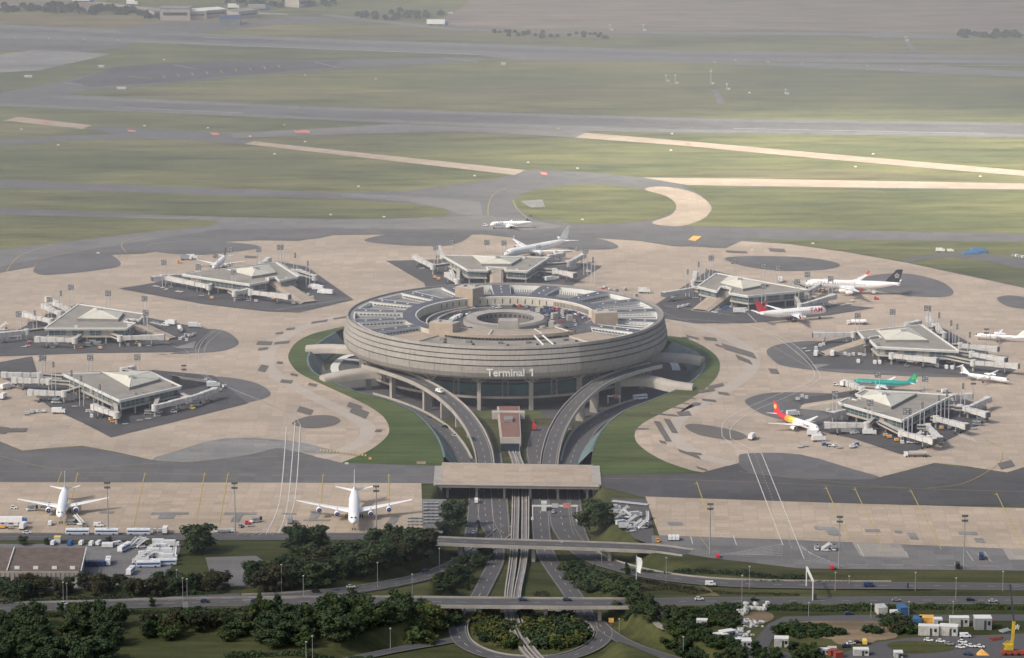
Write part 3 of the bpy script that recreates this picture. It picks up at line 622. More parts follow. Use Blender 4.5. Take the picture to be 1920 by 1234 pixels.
line([(1402, 850), (1468, 1022)], .8, W_); line([(1428, 850), (1508, 1048)], .8, W_); line([(1415, 850), (1486, 1030)], .4, F_, on=3, off=3)
line([(1354, 818), (1358, 790), (1400, 765), (1470, 735), (1520, 715), (1523, 690), (1480, 650), (1440, 625), (1380, 606), (1250, 596)], .6, W_)
line([(1370, 822), (1372, 800), (1410, 772), (1480, 742), (1530, 716), (1536, 700), (1500, 655), (1455, 628), (1390, 606)], .6, W_)
line([(1354, 818), (1380, 840), (1402, 850)], .6, W_); line([(1370, 822), (1400, 838), (1428, 850)], .6, W_)
line([(553, 793), (540, 940), (522, 1000)], .9, W_) ; line([(537, 800), (525, 935), (500, 998)], .9, W_); line([(563, 797), (553, 935), (530, 998)], .9, W_)
line([(553, 793), (530, 770), (480, 748), (400, 714), (380, 690), (372, 660), (385, 635), (420, 612), (480, 592), (600, 580)], .6, F_)
line([(563, 797), (548, 778), (500, 755), (410, 718), (360, 690), (352, 660), (330, 650)], .5, F_)
line([(368, 664), (370, 645), (400, 618)], .5, F_); line([(382, 664), (388, 645), (415, 620)], .5, F_)
line([(0, 908), (200, 912), (790, 915)], .3, F_); line([(0, 936), (400, 936), (790, 936)], .3, F_)
for k in range(7): line([(1330+k*10+20, 1040-k*.0), (1468, 1020+k*3.6)], .5, W_)
for k in range(8): line([(1500+k*1.2, 1022+k*4), (1520+k*9, 1038+k*3.4)], .5, W_)
for k in range(6): line([(443+k*14, 1003), (500, 985+k*2.6)], .4, W_); line([(533, 985+k*2.4), (560+k*5, 1000)], .4, W_)
line([(1295, 1006), (1299, 1020)], .8, W_); line([(1375, 1004), (1381, 1022)], .8, W_); line([(1608, 1021), (1620, 1044), (1704, 1046), (1698, 1034)], .6, W_, n=1)
line([(1812, 1033), (1825, 1052)], .5, W_); line([(1845, 1034), (1858, 1053)], .5, W_); line([(1590, 1058), (1920, 1062)], .5, W_, on=10, off=6); line([(1240, 1020), (1450, 1050)], .4, F_, on=8, off=6)
line([(-100, 1006), (790, 1005)], .4, F_, on=8, off=6); line([(-100, 1000.5), (790, 1000)], .4, F_)
line([(480, 996), (795, 997)], .35, F_)
# runway paint
line([(-100, 170), (100, 181), (640, 204), (1280, 223), (1920, 233)], .9, F_, .40); line([(-100, 194), (640, 224), (1280, 244), (1920, 254)], .9, F_, .40)
line([(215, 201), (455, 212)], 2.2, W_, .40); line([(1375, 241), (1845, 250)], 2.4, W_, .40); line([(1228, 229), (1700, 240)], 1.0, F_, .40, on=60, off=30)
line([(255, 77), (640, 93), (890, 102)], 2.2, W_, .40); line([(1745, 122), (2100, 124)], 2.2, W_, .40); line([(380, 70), (430, 72)], 2, W_, .40); line([(385, 76), (432, 78)], 2, W_, .40); line([(65, 61), (115, 64)], 2, F_, .40)
for k in range(12): line([(836+k*5.2, 109+k*.62), (839+k*5.2, 109.4+k*.62)], 3, W_, .40)
for k in range(9): line([(305+k*27, 141-k*2.4), (309+k*27, 146-k*2.4)], 1.5, Y_, .40)
line([(118, 155), (155, 159)], 2.5, F_, .40); line([(325, 121), (365, 129)], 2, F_, .40); line([(240, 143), (285, 147)], 2, Y_, .40); line([(590, 116), (630, 126)], 2, F_, .40)
for a, b, w_, h_ in [(550, 245, 14, 5), (562, 244, 17, 6), (394, 249, 15, 5), (238, 244, 15, 4), (1012, 323, 12, 6), (1283, 268, 10, 4), (70, 227, 22, 4)]:
    sheet_face(mk, [px([(a, b), (a+w_, b+1), (a+w_+3, b+h_), (a+4, b+h_)])], .41, "red_paint")
sheet_face(mk, [px([(1290, 451), (1300, 443), (1316, 444), (1304, 453)])], .41, "orange_paint")
for x in range(600, 690, 6): sheet_face(mk, [px([(x, 843+(x-600)*.12), (x+3.4, 843.4+(x-600)*.12), (x+2.6, 847+(x-600)*.12), (x-.6, 846.6+(x-600)*.12)])], .41, Y_)
# zebra and hatching by the ring tunnels
for k in range(8): line([(338+k*3+16, 572+k*0), (352+k*3, 580)], .0001+.6, W_)
for x0, x1, y0, y1 in [(518, 655, 581, 560), (1245, 1380, 573, 592), (1390, 1420, 575, 606)]:
    line([(x0, y0), (x1, y1)], .7, W_)
for x0, x1, y0, y1 in [(600, 660, 557, 563), (1240, 1300, 585, 606), (640, 560, 583, 586), (1450, 1520, 650, 690)]:
    line([(x0, y0), (x1, y1)], .5, F_)
line([(330, 650), (300, 640), (240, 642)], .5, F_)
sheet_face(mk, [px([(327, 653), (362, 654), (361, 658), (368, 640)])], .34, "asphalt_bleached")
sheet_face(mk, [px([(1521, 684), (1558, 684), (1530, 692)])], .34, "asphalt_bleached")
for k in range(9): line([(1795+k*3.4, 812+k*1.1), (1803+k*3.4, 820+k*1.1)], .5, W_)
for k in range(5): line([(1100+0, 0+560), (1100, 560)], .5, W_) if False else None
mk.build("apron_markings", kind="structure")
# ================================================================== THE ROUND TERMINAL
ZR = 32.2
T = empty("airport_terminal", (0, 0, 0), 0, "huge round concrete terminal drum on pillars with white Terminal 1 lettering", "terminal building")
def rp(r, a, z=0): return Vector((r*math.cos(R(a)), r*math.sin(R(a)), z))
mb = MB()
C = "drum_concrete"
mb.lathe([(91.5, 27, "trim_white"), (91.5, 31.6, "trim_white"), (92.2, 31.6, "roof_grey"), (95.2, 31.6, "drum_concrete"), (95.2, 32.6, "drum_concrete"), (96.0, 32.6, C), (96.3, 31.0, "groove"), (95.4, 30.9, "groove"), (95.5, 30.2, C), (96.5, 30.1, C),
          (97.0, 27.8, "groove"), (96.1, 27.7, "groove"), (96.2, 27.2, C), (97.1, 27.1, C), (97.6, 25.0, "groove"), (96.7, 24.9, "groove"), (96.8, 24.3, C), (97.7, 24.2, C),
          (98.3, 21.6, "groove"), (97.3, 21.5, "groove"), (97.3, 20.9, "drum_concrete"), (98.4, 20.8, "drum_concrete"), (98.2, 17.0, "drum_concrete"), (96.8, 14.2, "drum_concrete"), (94.6, 12.6, "concrete_dark"), (70, 12.4, "concrete_dark")], C, 0, 360, 180)
mb.build("outer_wall", T)
# vertical joints in the wall
mb = MB()
for k in range(36):
    a = -90+5+k*10; mb.beam(rp(98.45, a, 20.7), rp(98.25, a, 17.2), .25, .1, "concrete_dark")
mb.build("wall_joint", T, kind="stuff")
mb = MB(); mb.lathe([(.01, -7.7), (112, -7.7)], "asphalt_road", 0, 360, 96); mb.build("forecourt", kind="structure")
for a0, a1 in ((258, 266), (275, 283)): mb = MB(); mb.lathe([(88, -7.55), (110.5, -7.55)], "lawn", a0, a1, 8); mb.build("lawn", kind="structure")
# lower dark storeys behind the pillars
mb = MB(); mb.lathe([(74, -8, "glass_dark"), (74, -1.2, "concrete"), (85, -1.2, "concrete"), (85, .2, "concrete_dark"), (76, .2, "teal_glass"), (76, 5.2, "glass_dark"), (76, 7.6, "concrete_dark"), (80, 7.6, "concrete_dark"), (80, 8.2, "concrete_dark"), (76, 8.2, "glass_dark"), (76, 12.5)], "glass_dark", 0, 360, 120)
mb.build("lower_storeys", T)
for k in range(18):
    a = -90+10+k*20; mb = MB()
    c = rp(87.5, a); n = len(mb.v)
    mb.beam(rp(87.5, a, -8.3), rp(87.5, a, 11), 3.0, 2.2, "concrete", up=rp(1, a+90))
    mb.beam(rp(87.5, a, 8.5), rp(82, a, 12.6), 1.8, 1.0, "concrete"); mb.beam(rp(87.5, a, 8.5), rp(94, a, 12.9), 1.8, 1.0, "concrete")
    for s_ in (-1, 1): mb.beam(rp(87.5, a, 8.5), rp(87.5, a+s_*4, 12.4), 1.2, .9, "concrete")
    mb.build("pillar", T)
    mb = MB()
    for s_ in (-1, 1): mb.beam(rp(84, a+10+s_*1.1, -1), rp(84, a+10+s_*1.1, 10), .8, .8, "concrete_dark", up=rp(1, a+100))
    mb.beam(rp(84, a+8.9, 9.8), rp(84, a+11.1, 9.8), .7, .7, "concrete_dark")
    mb.build("column_pair", T)
# floor of the well ring + inner ring roof
mb = MB(); mb.lathe([(54.6, 22), (54.6, 29.1), (91.5, 29.1), (91.5, 22)], "roof_grey", 0, 360, 120); mb.build("light_well_floor", T)
mb = MB()
mb.lathe([(54.0, 25.5, "cream"), (54.0, 31.9, "trim_white"), (54.7, 32.1, "roof_dark"), (54.8, 31.8, "roof_dark"), (62.5, 31.9, "cream"), (62.5, 27.0)], "cream", -48, 228, 150)
# slots in the curved inner wall
for k in range(46):
    a = 20+k*1.25 if k < 30 else 62+(k-30)*5.0
    mb.beam(rp(53.95, a, 27.8), rp(53.95, a, 30.6), .55, .12, "groove", up=rp(1, a))
mb.build("inner_ring", T)
# radial roofs ("spokes") between the light wells
spokes = [132, 152, 172, 192, 212, 112, 92, 72, 48, 28, 8, -12, -32]
for a in spokes:
    mb = MB(); w_ = 4.6 if a not in (92, 112, 72) else 6.0
    d_ = rp(1, a); s_ = Vector((-d_.y, d_.x, 0)); r0, r1 = 61.5, 92.6
    pts = [d_*r0+s_*w_*.8, d_*r0-s_*w_*.8, d_*r1-s_*w_, d_*r1+s_*w_]
    mb.prism(pts, 27.0, 31.9, "trim_white", "roof_dark")
    for s2 in (-1, 1): mb.beam(d_*(r0+1)+s_*(w_*.9*s2)+Vector((0, 0, 32.05)), d_*(r1-1)+s_*((w_*.98)*s2)+Vector((0, 0, 32.0)), .3, .25, "belly_grey")
    for k in range(3): mb.box(d_*(68+k*9)+Vector((0, 0, 32.1)), (1.1, .8, .5), "trim_white", rz=R(a))
    for s2 in (-1, 1):
        for k in range(11):
            p = d_*(65+k*2.3)+s_*((w_*.86+.07)*s2*(1+.0*k)); mb.box(p+s_*(.12+.0075*k*w_)*s2*3.2+Vector((0, 0, 30.5)), (1.5, .25, .75), "groove", rz=R(a))
    mb.build("roof_wing", T)
# lattice sunshades on the right hand wells
for a in (18, -2, -22):
    mb = MB()
    for q in (-4, 0, 4):
        mb.beam(rp(64, a+q*.9, 31.2), rp(91, a+q, 31.2), .7, .35, "trim_white")
    mb.build("sunshade", T)
mb = MB()
for k in range(9):
    for a0 in (82, 102, 62):
        mb = MB(); mb.box(rp(84, a0-4+k*1.0, 30.2), (.3, .75, 3.4), "trim_white", rz=R(a0)); mb.build("column", T)
# front block with beige terrace roofs
mb = MB()
mb.ring_block(56, 69, 26, 33.4, 232, 306, "concrete_dark", "tan"); mb.ring_block(54.5, 56, 26, 34.0, 230, 308, "concrete")
mb.ring_block(69, 70, 31.8, 33.8, 232, 306, "tan", "concrete_light")
mb.build("front_block", T)
mb = MB(); mb.ring_block(70, 91.5, 27, 30.6, 236, 302, "concrete_light", "roof_sat"); mb.ring_block(70, 91.4, 27, 31.4, 222, 235.5, "cream", "tan"); mb.ring_block(70, 91.4, 27, 31.4, 302.5, 316, "cream", "tan")
mb.build("front_terrace", T)
mb = MB()
for k in range(34): 
    a = 240+k*1.75; mb.box(rp(70.1, a, 30.9+.6), (.2, 1.5, 1.0), "glass_dark", rz=R(a))
mb.build("front_window_band", T)
for a in (242, 254, 268, 280, 287, 297):
    mb = MB(); mb.box(rp(78, a, 31.2), (3, 3, 1.2), "concrete_dark", rz=R(a)); mb.build("roof_vent", T)
    mb = MB(); mb.box(rp(84, a+3, 31.0), (2, 1.2, 1.0), "dark_panel", rz=R(a)); mb.build("roof_vent", T)
for a in (236, 262, 288, 302): mb = MB(); mb.beam(rp(56, a, 34.2), rp(70, a, 34.2), .5, .4, "trim_white"); mb.build("roof_rib", T)
for a in (284, 288): mb = MB(); mb.beam(rp(71, a, 33.4), rp(88, a+.8, 31.2), .7, .7, "trim_white"); mb.build("stair_rail", T)
# four stair towers
def tower(x, y, z0, z1, w_, d_, rz, m="tan", mt="concrete_light"):
    c = P(x, y, z1); mb = MB(); mb.box((c.x, c.y, (z0+z1)/2), (w_, d_, z1-z0), m, rz=rz)
    mb.box((c.x, c.y, z1+.1), (w_-1, d_-1, .4), mt, rz=rz)
    for q in (-.25, .25): mb.box((c.x+w_*q, c.y+d_*.1, z1+.8), (w_*.2, d_*.3, 1.0), "metal", rz=rz)
    mb.build("stair_tower", T)
tower(880, 538, 27, 38, 14, 11, R(-38)); tower(834, 604, 27, 38.5, 16, 10, R(-28), "tan"); tower(1134, 584, 27, 38.5, 14, 11, R(10), "tan")
mb = MB(); c = P(953, 607, 34); mb.box((c.x, c.y, 32), (14, 10, 9), "concrete", top=.82); mb.build("stair_tower", T)
# parking deck and central ring
mb = MB(); mb.lathe([(17.6, 26.6), (54.2, 26.6)], "asphalt_dark", 0, 360, 96); mb.build("parking_deck", T)
mb = MB(); mb.lathe([(17.5, 21, "concrete_dark"), (17.5, 29.8, "concrete"), (23, 30.3, "concrete_light"), (23.6, 30.3, "concrete_dark"), (25.6, 29.2, "concrete"), (25.6, 26.4)], "concrete", 0, 360, 96)
mb.lathe([(.01, 21.2), (17.6, 21.2)], "dark_panel", 0, 360, 48)
for k in range(36): mb.box(rp(17.6, k*10, 27.6), (.3, 1.7, 1.6), "groove", rz=R(k*10))
mb.build("central_ring", T)
# curved ramp wall on the deck at the left, cubes of the lifts
mb = MB(); mb.ring_block(41, 42.2, 26.6, 28.2, 100, 205, "concrete"); mb.build("ramp_wall", T); mb = MB(); mb.ring_block(47.5, 48.3, 26.6, 28.0, 120, 200, "cream"); mb.build("ramp_wall", T)
for k in range(5): mb = MB(); mb.box(rp(33, 148+k*9, 27.6), (2.6, 3.6, 1.8), "trim_white", rz=R(148+k*9)); mb.box(rp(33.4, 148+k*9, 27.2), (2.9, 2.8, 1.3), "groove", rz=R(148+k*9)); mb.build("entrance_hood", T)
for a, r_ in ((25, 33), (12, 40), (-20, 30), (-34, 38), (-48, 34), (-58, 40), (55, 36), (-140, 38), (35, 44)): mb = MB(); mb.box(rp(r_, a, 28.2), (3.4, 3.4, 3.6), "concrete", rz=R(a)); mb.build("lift_lobby", T)
tx = textmesh("lettering", "Terminal", 6.2, "white_van", T, .1, .11)
# bend the flat lettering round the drum
for v in tx.data.vertices:
    x, y, z = v.co; a = R(-90)+(x+.4)/98.4; r_ = 98.5+z; v.co = (r_*math.cos(a), r_*math.sin(a), 17.3+y)
xr_ = max(v.co.x for v in tx.data.vertices); ar_ = R(-90)+17.0/98.4
mb = MB()
def on_wall(x, y): a = R(-90)+x/98.4; return Vector((98.5*math.cos(a), 98.5*math.sin(a), 17.3+y))
mb.beam(on_wall(15.9, -2.1), on_wall(15.9, 2.3), .95, .25, "white_van", up=Vector((0, -1, 0))); mb.beam(on_wall(15.7, 1.95), on_wall(14.3, 1.0), .8, .25, "white_van", up=Vector((0, -1, 0))); mb.build("numeral", T)
# ---- arched covers of the satellite tunnels
def archway(pts, w_, h_, lab):
    mb = MB(); pts = spline([P(a, b, z) for a, b, z in pts], 6); rings = []
    for i, p in enumerate(pts):
        a = pts[max(0, i-1)]; b = pts[min(len(pts)-1, i+1)]; t_ = (b-a); t_.z = 0; t_.normalize(); s_ = Vector((-t_.y, t_.x, 0)); r_ = []
        for k in range(9):
            q = math.pi*k/8; r_.append(p+s_*(math.cos(q)*w_/2)+Vector((0, 0, math.sin(q)*h_*.45)))
        r_ += [p-s_*w_/2-Vector((0, 0, h_*.55)), p+s_*w_/2-Vector((0, 0, h_*.55))]; rings.append(r_)
    mb.loft(rings, "concrete_light")
    tag(mb.build("tunnel_bridge", smooth=True), lab, "tunnel bridge", "concrete tunnel bridges crossing the sunken forecourt")
archway([(574, 654, 1.0), (620, 652, 2.2), (690, 656, 3)], 8, 5, "pale concrete tunnel bridge, upper one left of the drum")
archway([(604, 712, .6), (650, 702, 2.4), (700, 697, 3), (760, 700, 3)], 9, 6, "pale concrete tunnel bridge, lower one left of the drum")
archway([(1318, 676, 1.0), (1280, 670, 2.2), (1215, 668, 3)], 9, 5, "pale concrete tunnel bridge, upper one right of the drum")
archway([(1300, 728, .4), (1260, 722, 1.6), (1215, 712, 3), (1160, 712, 3)], 9, 6, "pale concrete tunnel bridge, lower one right of the drum")
# ---- elevated ramps
def viaduct(name, pts, w_, lab, cat, rail=1.1, deck=1.2, pil=None, m="asphalt_road", pilm="concrete", lanes=True, edge="concrete", grp=None, paint="paving_grey"):
    t_ = empty(name, (0, 0, 0), 0, lab, cat, grp); mb = MB()
    l = offset_path(pts, w_/2); r = offset_path(pts, -w_/2)
    mb.loft([[(a.x, a.y, a.z), (a.x, a.y, a.z-deck), (b.x, b.y, b.z-deck), (b.x, b.y, b.z)] for a, b in zip(l, r)], "concrete"); mb.build("deck", t_)
    mb = MB(); strip(mb, pts, w_-1.2, m, .05)
    if lanes: strip(mb, pts, .3, paint, .1, w_/2-1.4); strip(mb, pts, .3, paint, .1, -w_/2+1.4); dashes(mb, pts, .28, "faint_paint", 4, 8, .1)
    mb.build("carriageway", t_)
    for s_ in (-1, 1):
        mb = MB(); wall_along(mb, pts, .4, rail, edge, s_*(w_/2-.2), 0); mb.build("parapet", t_)
    for f in (pil or []):
        i = f*(len(pts)-1); p = pts[int(i)].lerp(pts[min(int(i)+1, len(pts)-1)], i-int(i)); zz = min(-8.2, ground_z(p.x, p.y))-.3
        a = pts[max(0, int(i)-1)]; b = pts[min(len(pts)-1, int(i)+1)]; ang = math.atan2(b.y-a.y, b.x-a.x)
        mb = MB(); mb.box((p.x, p.y, (zz+p.z-deck)/2), (1.8, min(w_*.55, 5), p.z-deck-zz+.1), pilm, rz=ang); mb.build("pillar", t_)
    return t_
rl = path3([(912, 905, -7.6), (909, 860, -5.5), (902, 832, -3.6), (888, 802, -1.2), (862, 768, 2), (826, 738, 5.5), (782, 714, 8.6), (735, 697, 10), (690, 684, 10.4)], 6)
rr = path3([(1028, 905, -7.6), (1030, 866, -5.5), (1035, 838, -3.6), (1046, 806, -1.2), (1066, 772, 2), (1094, 742, 5.5), (1130, 716, 8.6), (1180, 697, 10), (1230, 684, 10.4)], 6)
viaduct("elevated_ramp", rl, 10.2, "curved elevated road ramp sweeping up to the left of the drum", "road ramp", pil=[.4, .5, .6, .7], grp="curved road ramps of the terminal")
viaduct("elevated_ramp", rr, 10.2, "curved elevated road ramp sweeping up to the right of the drum", "road ramp", pil=[.4, .5, .6, .7], grp="curved road ramps of the terminal")
for pts_, lab in ((path3([(885, 862, -7.9), (868, 832, -7.9), (838, 800, -7.9), (792, 772, -7.9), (735, 750, -7.9), (700, 740, -7.9)]), "low concrete wall beside the lower left access road"),
                  (path3([(1052, 866, -7.9), (1060, 836, -7.9), (1078, 806, -7.9), (1110, 784, -7.9), (1150, 764, -7.9), (1200, 748, -7.9)]), "low concrete wall beside the lower right access road")):
    mb = MB(); wall_along(mb, pts_, .9, 1.2, "concrete_light"); tag(mb.build("roadside_wall"), lab, "road wall")
# ---- station pavilion and guideway for the shuttle train
st = empty("station_pavilion", P(952, 800, -8), 0, "long shuttle station hall with flat brown roof below the lettering", "station")
def ploc(x, y, z): return P(x, y, z)-st.location
mb = MB(); pp = [ploc(932, 757, .2), ploc(974, 757, .2), ploc(977, 815, .2), ploc(939, 815, .2)]
mb.prism([(p.x, p.y) for p in pp], 1.2, 6.6, "concrete_light", "concrete_light"); mb.build("hall", st)
mb = MB(); c_ = sum(pp, Vector())/4; mb.prism([(c_.x+(p.x-c_.x)*.86, c_.y+(p.y-c_.y)*.97) for p in pp], 6.6, 7.0, "brown_roof"); mb.build("roof", st)
mb = MB(); q = ploc(953, 760, 8); mb.box((q.x, q.y, 7.9), (5, 9, 1.6), "roof_grey"); q = ploc(953, 758, 4); mb.build("roof_hatch", st); mb = MB(); mb.box((q.x, q.y+2, 5.2), (19, 5, 4), "concrete_light"); mb.build("head_house", st)
mb = MB(); q = ploc(953, 816, 3); mb.box((q.x+1, q.y-.6, 4), (10.5, 1.5, 4.4), "glass_dark"); mb.build("glazed_end", st)
def guideway(pts, lab):
    t_ = empty("guideway", (0, 0, 0), 0, lab, "train guideway", "shuttle train guideways")
    mb = MB(); l = offset_path(pts, 1.6); r = offset_path(pts, -1.6)
    mb.loft([[(a.x, a.y, a.z), (a.x, a.y, a.z-.9), (b.x, b.y, b.z-.9), (b.x, b.y, b.z)] for a, b in zip(l, r)], "concrete_dark"); mb.build("bed", t_)
    for s_ in (-1, 1): mb = MB(); wall_along(mb, pts, .55, .4, "concrete", s_*1.1); mb.build("running_beam", t_)
g1 = [(950, 815, -5.5), (954, 838, -6), (962, 856, -6.3), (967, 880, -6.5), (969, 930, -6.5), (968, 980, -6.5), (966, 1030, -6.5), (962, 1070, -6.3), (956, 1110, -6.3), (954, 1150, -6.5), (960, 1180, -6.7), (976, 1210, -7), (1002, 1240, -7.2), (1040, 1270, -7.4)]
guideway(path3(g1), "left pale concrete track of the shuttle train line")
g2 = [(971, 815, -5.5), (970, 838, -6), (972, 856, -6.3), (980, 880, -6.5), (983, 930, -6.5), (983, 980, -6.5), (982, 1030, -6.5), (977, 1070, -6.3), (969, 1110, -6.3), (966, 1150, -6.5), (974, 1178, -6.7), (990, 1206, -7), (1016, 1236, -7.2), (1056, 1270, -7.4)]
guideway(path3(g2), "right pale concrete track of the shuttle train line")
for k, (dx, lab) in enumerate(((-8, "low grey wall along the left of the shuttle tracks"), (8, "low grey wall along the right of the shuttle tracks"))):
    b_ = g1 if k == 0 else g2
    mb = MB(); wall_along(mb, path3([(a+dx, b, -8.2) for a, b, z in b_[3:11]]), .7, 2.2, "concrete"); tag(mb.build("track_wall"), lab, "track wall")
# ---- bridges
def bridge(name, corners, z, lab, cat, deckm, rail, edge, deck=1.6, piers=()):
    t_ = empty(name, (0, 0, 0), 0, lab, cat); w_ = [P(a, b, z) for a, b in corners]
    mb = MB(); mb.prism(w_, z-deck, z, "concrete_dark", deckm); mb.build("deck", t_)
    for a, b in ((0, 1), (3, 2)):
        mb = MB(); mb.beam(w_[a]+Vector((0, 0, rail/2)), w_[b]+Vector((0, 0, rail/2)), .8, rail+.01, edge); mb.build("parapet", t_)
    for (a, b) in piers:
        for f in np.linspace(.12, .88, b):
            c = w_[0].lerp(w_[1], a).lerp(w_[3].lerp(w_[2], a), f); mb = MB(); mb.box((c.x, c.y, (z-deck-8.6)/2), (1.3, 2.2, 8.6+z-deck), "concrete"); mb.build("pier", t_)
    return t_
tb = bridge("taxiway_bridge", [(829, 869), (1112, 874), (1124, 913), (816, 909)], .5, "broad beige concrete taxiway bridge across the sunken motorway", "bridge", "concrete_strip", .5, "concrete_light", 1.5, [(.07, 3), (.25, 3), (.42, 3), (.58, 3), (.75, 3), (.93, 3)])
mb = MB(); a, b = P(816, 908, .5), P(1124, 912, .5)
for k in range(70): 
    p = a.lerp(b, (k+.5)/70); mb.beam(p+Vector((0, -.6, .5)), p+Vector((0, -.6, 1.7)), .12, .12, "metal")
mb.beam(a+Vector((0, -.6, 1.7)), b+Vector((0, -.6, 1.7)), .12, .12, "metal"); mb.beam(a+Vector((0, -.9, -.6)), b+Vector((0, -.9, -.6)), .4, 1.4, "concrete"); mb.build("railing", tb)
for s_, q in ((-1, [(816, 893), (829, 869), (829, 893), (814, 905)]), (1, [(1112, 884), (1126, 884), (1129, 906), (1120, 906)])):
    mb = MB(); c = P(822 if s_ < 0 else 1118, 892, .2); mb.box((c.x, c.y, -3.9), (4.6, 42, 9), "concrete"); mb.build("abutment", tb)
def dbridge(name, pts, w_, lab, grp, pil):
    return viaduct(name, pts, w_, lab, "bridge", .7, 1.0, pil, grp=grp, edge="concrete")
dbridge("service_road_bridge", path3([(772, 1012, .24), (830, 1014, .3), (900, 1017, .5), (1000, 1020, .5), (1100, 1023, .5), (1200, 1027, .4), (1240, 1030, .3), (1290, 1037, .24)]), 13, "upper narrow grey road bridge between the apron halves", None, [.22, .43, .63, .93])
dbridge("road_bridge", path3([(760, 1128, .26), (880, 1129.5, .4), (970, 1130, .4), (1060, 1131, .4), (1160, 1131, .35), (1195, 1130.6, .26)]), 15, "lower wide road bridge over the roundabout", None, [.13, .24, .52, .72, .84])
# noise wall / parapets along the ramp
for pts_, o_, lab in ((ROADS['ramp_left'][0][2:-8], 5.3, "pale guard wall on the upper edge of the curving left slip road"), (ROADS['ramp_left'][0][2:-8], -5.3, "pale guard wall on the lower edge of the curving left slip road"),
                 (ROADS['trunk_right2'][0][16:-12], 7.0, "pale guard rail along the far edge of the right slip road"), (ROADS['loop'][0][:-2], 4.8, "curved kerb wall inside the roundabout"),
                 (ROADS['main'][0][2:36], 7.3, "low guard rail along the far edge of the main road, left"), ):
    mb = MB(); wall_along(mb, pts_, .35, .8, "concrete", o_ if 'inside' not in lab else -o_*-1, 0); tag(mb.build("guard_wall"), lab, "guard wall")
